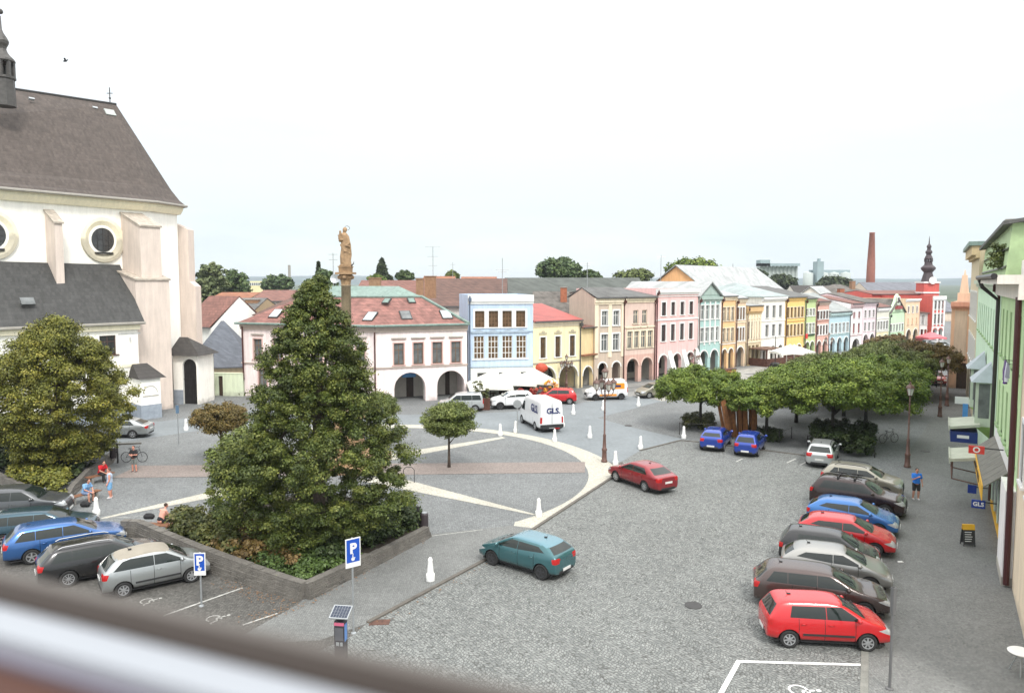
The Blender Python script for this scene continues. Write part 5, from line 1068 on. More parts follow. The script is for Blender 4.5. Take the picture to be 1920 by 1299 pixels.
# hedges and shrubs
def shrub(name, label, poly_c, m, n, size=.07, hgt=(.3, .9), group=None, per=90, kind=None, z0=0., cat='hedge', rad=(.22, .4)):
    """clumps spread over a convex quad (four points)"""
    p = [Vector((q[0], q[1], 0)) for q in poly_c]; cs, rr = [], []
    o = (p[0]+p[1]+p[2]+p[3])/4
    for i in range(n):
        u, v = rng.rand(), rng.rand(); q = p[0]*(1-u)*(1-v)+p[1]*u*(1-v)+p[2]*u*v+p[3]*(1-u)*v-o; cs.append((q.x, q.y, z0+hgt[0]*.4+(hgt[1]-hgt[0]*.4)*rng.rand())); rr.append(rad[0]+(rad[1]-rad[0])*rng.rand())
    me = leaves(cs, rr, per, size, m, rng, .8); ob = link(name, me, None, (o.x, o.y, 0)); tag(ob, label, cat, group)
    if kind: ob['kind'] = kind
    return ob
shrub('hedge', 'low dark hedge around the leftmost maple trunk', [g(1278, 806), g(1338, 808), g(1340, 790), g(1283, 788)], L_HDG, 90, hgt=(.2, .75))
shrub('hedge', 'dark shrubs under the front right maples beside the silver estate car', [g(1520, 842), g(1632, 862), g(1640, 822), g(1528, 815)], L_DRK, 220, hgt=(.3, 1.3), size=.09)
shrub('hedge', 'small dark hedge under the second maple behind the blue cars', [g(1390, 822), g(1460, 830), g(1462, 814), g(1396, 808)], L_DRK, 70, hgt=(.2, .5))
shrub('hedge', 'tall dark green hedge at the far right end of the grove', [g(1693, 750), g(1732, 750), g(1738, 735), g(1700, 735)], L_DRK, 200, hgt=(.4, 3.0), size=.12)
# planter walls
WALLM = mat('planter_slabs', (.135, .125, .11), .95, var=.25, scale=1.5, fine=.25, bump=.8)
def layered(name, label, pts, h0, h1, th=.35, step=.06, cat='planter wall'):
    """low dry-laid wall of thin stone courses, each slightly stepped; stones individually offset"""
    b = MB(); pts = [Vector((p[0], p[1], 0)) for p in pts]; L_ = [0]
    for a, c in zip(pts, pts[1:]): L_.append(L_[-1]+(c-a).length)
    T = L_[-1]; rs = np.random.RandomState(4)
    def P(s):
        s = min(max(s, 0), T-1e-4)
        for i in range(len(L_)-1):
            if s <= L_[i+1]:
                t = (s-L_[i])/(L_[i+1]-L_[i]); d = (pts[i+1]-pts[i]).normalized(); return pts[i].lerp(pts[i+1], t), Vector((-d.y, d.x, 0))
    nc = max(3, int(max(h0, h1)/.085))
    for k in range(nc):
        s = -rs.rand()*.3
        while s < T:
            ln = .35+.45*rs.rand(); s0, s1 = max(0, s), min(T, s+ln-.012); s += ln
            if s1-s0 < .03: continue
            cuts = [s0]+[x for x in L_[1:-1] if s0 < x < s1]+[s1]
            for sa, sb in zip(cuts, cuts[1:]):
                (p0, n0), (p1, n1) = P(sa+1e-4), P(sb-1e-4); hh = h0+(h1-h0)*(sa+sb)/2/T; dz = hh/nc; off = (nc-1-k)*.022+rs.randn()*.012
                z0, z1 = k*dz, (k+1)*dz-.012; a, c = p0-n0*(th/2+off), p1-n0*(th/2+off); e, f = p1+n0*th/2, p0+n0*th/2
                b.slab([a, c, e, f], z0, z1+.011 if k < nc-1 else z1+.02)
    # core
    for i in range(len(pts)-1):
        n = (pts[i+1]-pts[i]).normalized(); n = Vector((-n.y, n.x, 0)); ha = (h0+(h1-h0)*L_[i]/T)*.93; b.slab([pts[i]-n*th*.46, pts[i+1]-n*th*.46, pts[i+1]+n*th*.46, pts[i]+n*th*.46], 0, ha)
    return tag(b.build(name, WALLM), label, cat)
w0, w1, w2 = g(237, 1000), g(572, 1122), g(800, 1004)
wl = [g(231, 1012), g(262, 1012), g(310, 1032), g(370, 1055), g(470, 1090), w1]
layered('planter_wall', 'grey layered stone wall left of the planter corner, rising towards the bench', wl, .95, .62)
layered('planter_wall', 'grey layered stone wall right of the planter corner, running to the litter bin', [w1, g(690, 1062), w2], .62, .34)
# soil and ground cover in the planter
bed = [g(330, 1030), g(400, 1058), w1+Vector((.05, .5, 0)), g(700, 1050), g(795, 996), g(740, 960), g(600, 930), g(430, 960), g(330, 1000)]
tri = tessellate_polygon([[Vector((p[0], p[1], 0)) for p in bed]]); b_ = MB(); b_.add([(p[0], p[1], .30) for p in bed], [tuple(t) for t in tri]); struct(b_.build('soil', mat('dark_soil', (.035, .027, .018), .95, var=.3, fine=.3)))
c0 = g(572, 1112)
shrub('ground_ivy', 'bright green ground cover in the front corner of the big planter', [g(470, 1072), g(573, 1108), g(672, 1058), g(570, 1030)], L_IVY, 260, hgt=(.35, .62), kind='stuff', cat='ground cover', z0=.1)
shrub('hedge', 'olive and brown low hedge behind the left planter wall by the bench', [g(322, 1024), g(440, 1064), g(450, 1010), g(335, 992)], L_HDG, 200, hgt=(.5, 1.25), size=.08)
shrub('hedge', 'dark brownish shrubs filling the planter left of the tree trunk', [g(400, 1052), g(560, 1095), g(540, 1010), g(420, 985)], L_BRN, 170, hgt=(.3, .95), size=.08)
shrub('hedge', 'dark low shrubs filling the planter right of the tree trunk', [g(600, 1085), g(785, 1000), g(770, 965), g(610, 1000)], L_DRK, 260, hgt=(.3, 1.15), size=.08)
# left planter with curved wall under the yellowing tree
layered('planter_wall', 'low curved stone wall of the planter at the left edge beside the seated people', [g(-60, 868), g(0, 902), g(70, 935), g(118, 955), g(135, 925), g(165, 893), g(205, 868), g(215, 850)], .45, .45, th=.3)
shrub('hedge', 'yellow-green spreading shrub behind the curved wall on the left', [g(10, 905), g(120, 942), g(128, 900), g(40, 880)], L_YEL, 170, hgt=(.3, .9), size=.09)
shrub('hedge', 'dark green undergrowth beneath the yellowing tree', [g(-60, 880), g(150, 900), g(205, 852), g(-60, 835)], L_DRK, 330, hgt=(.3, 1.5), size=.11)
shrub('hedge', 'small bright shrub at the foot of the yellowing tree', [g(60, 872), g(125, 880), g(125, 850), g(70, 845)], L_GLB, 60, hgt=(.5, 1.9), size=.1)
# trees beyond the roofs
def btree(label, px, Y, x0, x1, ytop, ybot, m, shape='round', n=None, sz=None, h0=None):
    P = at(px, 530, Y); s = Y/F; rx = (x1-x0)/2*s; z1 = zt(px, ytop, P); z0 = max(.5, zt(px, ybot, P)); hz = (z1-z0)/2; cs, rr = [], []
    n = n or 120; ox = ((x0+x1)/2-px)*s
    for i in range(n):
        d = rng.normal(size=3); d /= np.linalg.norm(d); q = rng.rand()**.38
        if shape == 'cone': z = rng.rand()**1.4; a = rng.rand()*6.28; w = rx*(1-z)*rng.rand()**.4; cs.append((ox+w*math.cos(a), w*math.sin(a), z0+2*hz*z)); rr.append(rx*.22*(1.1-z*.7)); continue
        if shape == 'tall': cs.append((ox+d[0]*rx*q, d[1]*rx*q, (z0+z1)/2+d[2]*hz*q)); rr.append(rx*(.14+.12*rng.rand())); continue
        cs.append((ox+d[0]*rx*q, d[1]*rx*q*.8, (z0+z1)/2+d[2]*hz*q)); rr.append(max(rx, hz)*(.13+.12*rng.rand()))
    return tree('background_tree', label, (P.x, P.y), cs, rr, 50, (sz or max(.22, Y*.0022)), m, (z0+z1)/2, .3, rng, group='trees beyond the roofs', ntips=6)
btree('tall loose birch behind the roofs right of the church', 398, 170, 370, 428, 489, 585, leafmat('birch_leaves', (.06, .085, .03), (.12, .15, .06), (.2, .22, .1)), 'tall', 170)
btree('darker round tree right behind the birch', 440, 185, 412, 465, 508, 570, L_MID, n=130)
btree('dark small tree left behind the birch', 378, 190, 366, 392, 508, 560, L_DRK, n=60)
btree('wide low tree around the slim concrete chimney', 520, 260, 492, 548, 516, 548, L_MID)
btree('green trees left of the column behind the tall tree top', 605, 150, 578, 632, 505, 560, L_MID, n=130)
btree('pointed dark conifer left of the statue column', 597, 160, 588, 607, 492, 545, L_DRK, 'cone')
btree('dark blue-green conifer above the corner house roof', 716, 230, 697, 736, 486, 530, L_DRK, 'cone', n=150)
btree('bright green tree beneath the dark conifer', 705, 220, 690, 722, 516, 532, L_GRN, n=60)
btree('small green trees between the chimneys on the corner house roof', 760, 200, 744, 776, 508, 530, L_MID, n=70)
btree('small yellow-green tree right of the tall aerial', 848, 190, 836, 860, 508, 530, L_GLB, n=60)
btree('big green tree crown above the beige house', 1050, 200, 1006, 1090, 487, 530, L_MID, n=190)
btree('lower green crown right of the big one', 1105, 205, 1084, 1126, 508, 530, L_MID, n=70)
btree('faint green treetops behind the orange gable on the left', 1190, 260, 1156, 1226, 508, 530, L_GLB, n=110)
btree('wide green tree behind the pale metal roof', 1298, 240, 1250, 1352, 488, 540, L_GRN, n=200)
btree('dark round tree left of the grain silo', 1418, 300, 1400, 1438, 505, 546, L_DRK, n=130)
btree('wide dark green trees in front of the left silo', 1462, 310, 1438, 1492, 517, 545, L_DRK, n=140)
btree('wide dark green trees in front of the right silo', 1563, 330, 1532, 1596, 522, 548, L_DRK, n=150)
btree('low tree right of the small turret', 1366, 270, 1352, 1374, 516, 535, L_MID, n=60)
# plants on the roof terrace
b = Vector((28.3, 42.7, 0)); cs = [(rng.randn()*.35, rng.randn()*.5, .5+1.4*rng.rand()) for _ in range(60)]
t = thing('terrace_shrub', 'green bushy plant on the roof terrace at the right edge', 'plant', (b.x, b.y, 12.15)); link('foliage', leaves(cs, [.3]*60, 80, .07, L_GLB, rng), t); q = MB(); q.lathe([(.25, -.1), (.33, .35), (.3, .35), (.05, .3)], 0, 0, 12); q.build('pot', plaster('b89a80'), t)
# row of reddish potted trees in white tubs before the far houses
for i in range(8):
    px = 1630+i*7.8; P = g(px, 664-i*1.6); rt = globe('reddish clipped tree in a white tub, %s in the row before the mint house' % ['leftmost', 'second', 'third', 'fourth', 'fifth', 'sixth', 'seventh', 'rightmost'][i], P, 1.0, .7, 2.7, L_BRN, n=26, per=50, sz=.14); rt['group'] = 'potted trees in white tubs'; rt.name = 'potted_tree'
    q = MB(); q.frustum(0, 0, 0, .7, .35, .35, .45, .45); q.build('tub', WHITE, rt)
# ================================================================ VEHICLES
def paint(key, col, metal=.25, rough=.25):
    m = mat('paint_'+key, col, rough, metal, var=.0, coat=.7, spec=.5)
    if m.get('done'): return m
    m['done'] = 1; nt = m.node_tree; L = nt.links.new; b = nt.nodes['Principled BSDF']; tc = [n for n in nt.nodes if n.type == 'TEX_COORD'][0]
    n = node(nt, 'ShaderNodeTexNoise', Scale=3.0, Detail=5.0); L(tc.outputs['Object'], n.inputs['Vector'])          # road dust low down
    sp = node(nt, 'ShaderNodeSeparateXYZ'); L(tc.outputs['Object'], sp.inputs[0])
    ad = node(nt, 'ShaderNodeMath', operation='MULTIPLY_ADD'); L(n.outputs[0], ad.inputs[0]); ad.inputs[1].default_value = .5; L(sp.outputs[2], ad.inputs[2])
    mr = node(nt, 'ShaderNodeMapRange'); mr.inputs[1].default_value = .40; mr.inputs[2].default_value = .75; mr.inputs[3].default_value = .45; mr.inputs[4].default_value = 0; L(ad.outputs[0], mr.inputs[0])
    mm = node(nt, 'ShaderNodeMix', data_type='RGBA'); L(mr.outputs[0], mm.inputs[0]); mm.inputs[6].default_value = (*col, 1); mm.inputs[7].default_value = (.12, .11, .095, 1)
    # panel gaps
    ab = node(nt, 'ShaderNodeMath', operation='ABSOLUTE'); L(sp.outputs[1], ab.inputs[0])
    acc = None
    for xd in (.78, -.18, -1.0):
        s1 = node(nt, 'ShaderNodeMath', operation='SUBTRACT'); L(sp.outputs[0], s1.inputs[0]); s1.inputs[1].default_value = xd
        a1 = node(nt, 'ShaderNodeMath', operation='ABSOLUTE'); L(s1.outputs[0], a1.inputs[0])
        l1 = node(nt, 'ShaderNodeMath', operation='LESS_THAN'); L(a1.outputs[0], l1.inputs[0]); l1.inputs[1].default_value = .009
        if acc is None: acc = l1
        else:
            mxn = node(nt, 'ShaderNodeMath', operation='MAXIMUM'); L(acc.outputs[0], mxn.inputs[0]); L(l1.outputs[0], mxn.inputs[1]); acc = mxn
    g1 = node(nt, 'ShaderNodeMath', operation='GREATER_THAN'); L(ab.outputs[0], g1.inputs[0]); g1.inputs[1].default_value = .66
    g2 = node(nt, 'ShaderNodeMath', operation='GREATER_THAN'); L(sp.outputs[2], g2.inputs[0]); g2.inputs[1].default_value = .30
    g3 = node(nt, 'ShaderNodeMath', operation='LESS_THAN'); L(sp.outputs[2], g3.inputs[0]); g3.inputs[1].default_value = 1.0
    cur = acc
    for q in (g1, g2, g3):
        ml = node(nt, 'ShaderNodeMath', operation='MULTIPLY'); L(cur.outputs[0], ml.inputs[0]); L(q.outputs[0], ml.inputs[1]); cur = ml
    m2 = node(nt, 'ShaderNodeMix', data_type='RGBA'); L(cur.outputs[0], m2.inputs[0]); L(mm.outputs[2], m2.inputs[6]); m2.inputs[7].default_value = (.01, .01, .01, 1)
    L(m2.outputs[2], b.inputs['Base Color']); return m
PLASTIC = mat('black_plastic', (.022, .022, .023), .6, var=.1); RUBBER = mat('tyre_rubber', (.02, .02, .02), .85, var=.15)
RIM = mat('silver_rim', (.42, .43, .44), .35, metal=.6, var=.1); RIMD = mat('dark_rim', (.06, .06, .065), .35, metal=.5, var=.1); CHROME = mat('chrome', (.6, .6, .6), .15, metal=.9, var=0)
HEADL = mat('headlight_lens', (.50, .52, .53), .08, var=.25, scale=12, metal=.3, spec=.8); TAILL = mat('tail_light_lens', (.42, .012, .012), .15, var=.2, scale=10); PLATE = mat('licence_plate', (.68, .68, .66), .5, var=.0)
def lerp(ks, x):
    if x <= ks[0][0]: return ks[0][1]
    for (a, c), (d, e) in zip(ks, ks[1:]):
        if x <= d: return c+(e-c)*(x-a)/(d-a)
    return ks[-1][1]
# (length, width, height, wheelbase, front overhang, wheel radius, top profile x/L from rear -> z/H, belt z, cowl x, windscreen top x, roof rear x, rear glass foot x)
def spec(L, W_, H, wb, fo, wr, kind): return dict(L=L, W=W_, H=H, wb=wb, fo=fo, wr=wr, kind=kind)
SP = {
 'hatch': spec(3.99, 1.66, 1.50, 2.46, .83, .30, 'hatch'), 'hatch2': spec(4.08, 1.75, 1.45, 2.56, .84, .32, 'sport'), 'wagon': spec(4.70, 1.80, 1.50, 2.74, .93, .325, 'wagon'),
 'suv': spec(4.60, 1.88, 1.68, 2.72, .90, .36, 'suv'), 'csuv': spec(4.25, 1.80, 1.60, 2.6, .84, .345, 'suv'), 'liftback': spec(4.57, 1.78, 1.45, 2.58, .92, .315, 'sedan'), 'curvy': spec(3.93, 1.70, 1.56, 2.45, .78, .30, 'curvy'),
 'mpv': spec(4.2, 1.72, 1.72, 2.6, .8, .31, 'mpv'), 'van': spec(5.55, 2.05, 2.52, 3.3, 1.0, .35, 'van'), 'svan': spec(4.3, 1.78, 1.84, 2.7, .86, .32, 'svan')}
def profile(s):
    L, H, k = s['L'], s['H'], s['kind']; h = L/2
    # returns control list of (x, z), plus glass keys
    if k == 'hatch': T = dict(p=[(-h, .82), (-h+.04, .93), (-h+.10, 1.02), (-h+.40, H-.07), (-h+.62, H-.015), (-.15, H), (.42, H-.05), (1.18, 1.0), (h-.35, .86), (h-.10, .73), (h, .56)], belt=.94, cowl=1.16, wt=.40, rr=-h+.38, rf=-h+.08, sg=[(-h+.72, 1.02), (-h+.80, H-.15), (.38, H-.14), (1.0, .98)])
    elif k == 'sport': T = dict(p=[(-h, .86), (-h+.04, .98), (-h+.12, 1.06), (-h+.60, H-.09), (-h+.95, H-.02), (-.1, H), (.28, H-.04), (1.16, .98), (h-.35, .83), (h-.10, .69), (h, .54)], belt=.95, cowl=1.13, wt=.27, rr=-h+.57, rf=-h+.11, sg=[(-h+.58, 1.10), (-h+.92, H-.18), (.24, H-.15), (.98, .97), (-.2, 1.0)])
    elif k == 'wagon': T = dict(p=[(-h, .84), (-h+.05, .95), (-h+.15, 1.03), (-h+.55, H-.06), (-h+.85, H-.01), (-.4, H), (.35, H-.05), (1.22, .98), (h-.45, .86), (h-.12, .74), (h, .56)], belt=.94, cowl=1.18, wt=.32, rr=-h+.52, rf=-h+.13, sg=[(-h+.45, 1.02), (-h+.72, H-.14), (.28, H-.14), (1.02, .98)])
    elif k == 'suv': T = dict(p=[(-h, .95), (-h+.05, 1.08), (-h+.14, 1.14), (-h+.45, H-.07), (-h+.7, H-.01), (-.3, H), (.38, H-.06), (1.12, 1.12), (h-.4, 1.0), (h-.12, .88), (h, .66)], belt=1.05, cowl=1.1, wt=.36, rr=-h+.44, rf=-h+.12, sg=[(-h+.5, 1.14), (-h+.75, H-.16), (.30, H-.16), (.95, 1.12)])
    elif k == 'sedan': T = dict(p=[(-h, .90), (-h+.05, 1.0), (-h+.35, 1.03), (-h+1.15, H-.07), (-h+1.45, H-.01), (-.1, H), (.35, H-.05), (1.15, .97), (h-.4, .84), (h-.1, .72), (h, .56)], belt=.93, cowl=1.12, wt=.32, rr=-h+1.12, rf=-h+.38, sg=[(-h+.95, 1.0), (-h+1.3, H-.15), (.28, H-.15), (.98, .97)])
    elif k == 'curvy': T = dict(p=[(-h, .84), (-h+.04, .98), (-h+.12, 1.04), (-h+.42, 1.34), (-h+.75, H-.08), (-.45, H-.005), (0, H), (.4, H-.09), (1.15, 1.02), (h-.3, .86), (h-.08, .68), (h, .54)], belt=.95, cowl=1.12, wt=.38, rr=-h+.62, rf=-h+.12, sg=[(-h+.38, 1.04), (-h+.72, 1.34), (-h+1.0, H-.17), (.30, H-.2), (1.0, 1.0)])
    elif k == 'mpv': T = dict(p=[(-h, .95), (-h+.03, 1.05), (-h+.06, 1.12), (-h+.18, H-.07), (-h+.35, H-.01), (-.2, H), (.5, H-.07), (1.15, 1.10), (h-.3, .95), (h-.08, .78), (h, .58)], belt=1.02, cowl=1.12, wt=.48, rr=-h+.17, rf=-h+.05, sg=[(-h+.25, 1.08), (-h+.35, H-.18), (.42, H-.18), (1.0, 1.08)])
    elif k == 'van': T = dict(p=[(-h, 1.2), (-h+.03, H-.2), (-h+.10, H-.04), (-h+.5, H), (.9, H-.02), (1.25, H-.12), (1.95, 1.42), (2.2, 1.22), (h-.15, 1.1), (h-.04, .9), (h, .6)], belt=1.25, cowl=1.93, wt=1.3, rr=-h+.06, rf=-h+.03, sg=[(.98, 1.28), (.98, 2.02), (1.35, 2.02), (1.82, 1.4), (1.82, 1.28)])
    else: T = dict(p=[(-h, .9), (-h+.03, H-.2), (-h+.10, H-.04), (-h+.5, H), (.2, H), (.5, H-.05), (1.2, 1.15), (h-.35, .98), (h-.10, .82), (h, .58)], belt=1.05, cowl=1.18, wt=.5, rr=-h+.06, rf=-h+.03, sg=[(-.1, 1.08), (-.1, H-.22), (.46, H-.24), (1.02, 1.12)])
    return T
_cars = {}
def cut(bm, faces, poly, ax, filt):
    """split the faces along the sides of a convex polygon in the (x,z) [ax='y'] or (y,z) [ax='x'] plane; returns the faces inside"""
    n = len(poly); c = (sum(p[0] for p in poly)/n, sum(p[1] for p in poly)/n)
    fs = [f for f in bm.faces if filt(f)]
    for i in range(n):
        p, q = poly[i], poly[(i+1) % n]; d = (q[0]-p[0], q[1]-p[1]); nn = (-d[1], d[0])
        co = Vector((p[0], 0, p[1])) if ax == 'y' else Vector((0, p[0], p[1])); no = Vector((nn[0], 0, nn[1])) if ax == 'y' else Vector((0, nn[0], nn[1]))
        if no.length < 1e-6: continue
        geom = list({v for f in fs for v in f.verts})+list({e for f in fs for e in f.edges})+fs
        bmesh.ops.bisect_plane(bm, geom=geom, dist=1e-5, plane_co=co, plane_no=no.normalized())
        fs = [f for f in bm.faces if filt(f)]
    def inside(f):
        m = f.calc_center_median(); u, v = (m.x, m.z) if ax == 'y' else (m.y, m.z); sg = None
        for i in range(n):
            p, q = poly[i], poly[(i+1) % n]; cr = (q[0]-p[0])*(v-p[1])-(q[1]-p[1])*(u-p[0])
            if abs(cr) < 1e-9: continue
            if sg is None: sg = cr > 0
            elif sg != (cr > 0): return False
        return True
    return [f for f in fs if inside(f)]
def car_meshes(kind):
    if kind in _cars: return _cars[kind]
    s = SP[kind]; T = profile(s); L, W_, H = s['L'], s['W'], s['H']; h = L/2; w = W_/2; k = s['kind']
    boxy = k in ('van', 'svan', 'mpv')
    xs = sorted({round(x, 3) for x, z in T['p']} | {round(-h+.30, 3), round(h-.22, 3), round(-.8, 3), 0., round(.8, 3), round(h-.6, 3), round(-h+.9, 3)})
    xs = [x for i, x in enumerate(xs) if i == 0 or x-xs[i-1] > .025]
    rings = []
    for x in xs:
        zt_ = lerp(T['p'], x); e = abs(x)/h
        wf = 1-.16*max(0, (e-.72)/.28)**2.2 if not boxy else 1-.05*max(0, (e-.85)/.15)**2-(.10*max(0, (x/h-.7)/.3)**1.5)
        ww = w*wf; belt = min(T['belt'], zt_-.05); cab = max(0., min(1., (zt_-T['belt']-.04)/(H-T['belt']-.04)))
        tum = .20 if not boxy else (.06 if k == 'van' else .10)
        wr_ = ww*(.93-cab*0.0)-tum*cab*1.0 if not boxy else ww*.96-tum*cab
        zb = .20+(.07*max(0, (e-.8)/.2)); zl = .34
        zm = .62 if belt > .7 else (zb+belt)/2
        rings.append([(x, 0, zb), (x, ww*.82, zb), (x, ww*.975, zl), (x, ww, min(zm, belt-.06)), (x, ww*.972, belt), (x, wr_, zt_-.055*cab-.02), (x, wr_-.07, zt_-.012), (x, wr_*.5, zt_+.012), (x, 0, zt_+.018)])
    bm = bmesh.new(); V = []
    for r in rings:
        full = r+[(x, -y, z) for x, y, z in reversed(r[1:-1])]; V.append([bm.verts.new(p) for p in full])
    m_ = len(V[0])
    for a, b in zip(V, V[1:]):
        for j in range(m_): bm.faces.new((a[j], b[j], b[(j+1) % m_], a[(j+1) % m_]))
    for end, flip in ((V[0], False), (V[-1], True)):
        nh = len(rings[0])
        for j in range(nh-1):
            l0, l1 = end[j], end[j+1]; r0, r1 = end[(m_-j) % m_], end[(m_-j-1) % m_]
            vs = []
            for v in (l0, l1, r1, r0):
                if v not in vs: vs.append(v)
            if len(vs) >= 3: bm.faces.new(vs if not flip else vs[::-1])
    bmesh.ops.recalc_face_normals(bm, faces=bm.faces)
    me = bpy.data.meshes.new('b'); bm.to_mesh(me); bm.free(); o = bpy.data.objects.new('b', me); C.objects.link(o); md = o.modifiers.new('s', 'SUBSURF'); md.levels = 2
    bpy.context.view_layer.update(); me2 = evalmesh(o); bpy.data.objects.remove(o)
    bm = bmesh.new(); bm.from_mesh(me2); bm.normal_update()
    parts = {}
    lay = bm.faces.layers.int.new('part')
    def mark(fs, i):
        for f in fs: f[lay] = i
    names = ['body', 'side_window', 'windscreen', 'rear_window', 'headlight', 'tail_light', 'lower_trim', 'DEL', 'grille']
    ax_f = h-s['fo']; ax_r = ax_f-s['wb']; wr = s['wr']
    # wheel arches
    for ax in (ax_f, ax_r):
        rad = wr+.055; pl = [(ax+rad*math.cos(2*math.pi*i/20), wr+rad*math.sin(2*math.pi*i/20)) for i in range(20)]
        mark(cut(bm, None, pl, 'y', lambda f: abs(f.normal.y) > .25 and abs(f.calc_center_median().x-ax) < rad+.35 and f.calc_center_median().z < wr+rad+.3 and abs(f.calc_center_median().y) > w*.6), 7)
    # lower dark trim
    zt0 = .30 if k not in ('suv', 'van') else .40
    mark([f for f in cut(bm, None, [(-h-.1, .0), (h+.1, .0), (h+.1, zt0), (-h-.1, zt0)], 'y', lambda f: f.calc_center_median().z < zt0+.25) if f[lay] == 0], 6)
    # glass
    sg = T['sg']; lo = min(z for x, z in sg)
    piv = [-.18] if k not in ('van', 'svan') else []
    if k == 'wagon': piv = [-1.15, -.15]
    if k == 'suv': piv = [-1.15, -.15]
    if k == 'mpv': piv = [-1.0, 0.0]
    if k in ('hatch', 'sport'): piv = [-.12]
    if k == 'sedan': piv = [-.10]
    if k == 'curvy': piv = [-.15]
    filt = lambda f: abs(f.normal.y) > .45 and f.calc_center_median().z > lo-.15
    if k != 'van': pass
    def clip(poly, xa, xb):
        def cl(P, f, inter):
            o_ = []
            for i in range(len(P)):
                a, b = P[i], P[(i+1) % len(P)]
                if f(a): o_.append(a)
                if f(a) != f(b): o_.append(inter(a, b))
            return o_
        P = cl(poly, lambda p: p[0] >= xa, lambda a, b: (xa, a[1]+(b[1]-a[1])*(xa-a[0])/(b[0]-a[0])))
        return cl(P, lambda p: p[0] <= xb, lambda a, b: (xb, a[1]+(b[1]-a[1])*(xb-a[0])/(b[0]-a[0])))
    def convex_order(P):
        c = (sum(p[0] for p in P)/len(P), sum(p[1] for p in P)/len(P)); return sorted(P, key=lambda p: math.atan2(p[1]-c[1], p[0]-c[0]))
    sg = convex_order(sg); cuts = [-99]+piv+[99]; win_id = 10
    for a, b in zip(cuts, cuts[1:]):
        P = clip(sg, a+.01 if a > -50 else a, b-.01 if b < 50 else b)
        if len(P) < 3: continue
        fs = cut(bm, None, P, 'y', filt)
        for f in fs: f[lay] = win_id if f.calc_center_median().y > 0 else win_id+1
        win_id += 2
    # windscreen and rear window seen along x
    zc = lerp(T['p'], T['cowl'])+.03; ztop = lerp(T['p'], T['wt'])-.05; wc = w*.80 if not boxy else w*.86; wtp = w*.93-.27 if not boxy else w*.96-(.18 if k == 'van' else .22)
    mark(cut(bm, None, [(-wc, zc), (wc, zc), (wtp, ztop), (-wtp, ztop)], 'x', lambda f: f.normal.x > .15 and f.normal.z > .1 and T['wt']-.15 < f.calc_center_median().x < T['cowl']+.1), 2)
    if k not in ('van', 'svan'):
        z0 = lerp(T['p'], T['rf'])+.02; z1 = lerp(T['p'], T['rr'])-.06; wc = w*.74 if not boxy else w*.80; wtp = w*.93-.30 if not boxy else w*.96-.26
        mark(cut(bm, None, [(-wc, z0), (wc, z0), (wtp, z1), (-wtp, z1)], 'x', lambda f: f.normal.x < -.15 and f.calc_center_median().x < T['rr']+.15 and f.calc_center_median().z > z0-.2), 3)
    # lights
    zh = lerp(T['p'], h-.12)
    for sgn, idn in ((1, 30), (-1, 31)):
        P = [(h-.50, zh-.02), (h-.15, zh-.16), (h+.1, zh-.19), (h+.1, zh-.02), (h-.2, zh+.05)]
        for f in cut(bm, None, convex_order(P), 'y', lambda f: f.calc_center_median().x > h-.6 and f.calc_center_median().y*sgn > w*.45 and f.normal.z < .9 and f.calc_center_median().z > .4):
            if f[lay] == 0 and f.calc_center_median().y*sgn > w*.52: f[lay] = idn
        if k in ('van', 'svan', 'mpv'): P = [(-h-.1, .75), (-h+.10, .75), (-h+.10, 1.25), (-h-.1, 1.25)]; lim = .80
        elif k in ('suv', 'wagon', 'curvy'): P = [(-h-.1, .74), (-h+.16, .76), (-h+.24, .96), (-h-.1, 1.0)]; lim = .50
        else: P = [(-h-.1, .72), (-h+.16, .74), (-h+.20, .93), (-h-.1, .96)]; lim = .50
        if k == 'suv': P = [(x, z+.12) for x, z in P]
        for f in cut(bm, None, convex_order(P), 'y', lambda f: f.calc_center_median().x < -h+.45 and f.calc_center_median().y*sgn > w*(lim-.2)):
            if f[lay] in (0, 3) and f.calc_center_median().y*sgn > w*lim: f[lay] = idn+2
    for f in cut(bm, None, [(-w*.5, .36), (w*.5, .36), (w*.42, zh-.10), (-w*.42, zh-.10)], 'x', lambda f: f.normal.x > .5 and f.calc_center_median().x > h-.25):
        if f[lay] == 0: f[lay] = 8
    if k in ('hatch', 'sport', 'wagon', 'sedan', 'curvy', 'suv'):
        for f in cut(bm, None, [(-w*.62, .26), (w*.62, .26), (w*.55, .40), (-w*.55, .40)], 'x', lambda f: f.normal.x < -.4 and f.calc_center_median().x < -h+.25):
            if f[lay] == 0: f[lay] = 6
    # split into meshes
    res = {}
    groups = {}
    for f in bm.faces: groups.setdefault(f[lay], []).append(f)
    for gid, fs in groups.items():
        if gid == 7: continue
        vm = {}; vs = []; ff = []
        for f in fs:
            ids = []
            for v in f.verts:
                if v.index not in vm or True:
                    if v not in vm: vm[v] = len(vs); vs.append(tuple(v.co))
                ids.append(vm[v])
            ff.append(ids)
        nm = 'body' if gid == 0 else 'windscreen' if gid == 2 else 'rear_window' if gid == 3 else 'lower_trim' if gid == 6 else 'grille' if gid == 8 else 'side_window' if 10 <= gid < 30 else 'headlight' if gid in (30, 31) else 'tail_light'
        me = bpy.data.meshes.new(nm); me.from_pydata(vs, [], ff); me.polygons.foreach_set('use_smooth', [True]*len(ff)); me.update(); res.setdefault(nm, []).append(me)
    bm.free()
    # wheel-well liner
    b = MB()
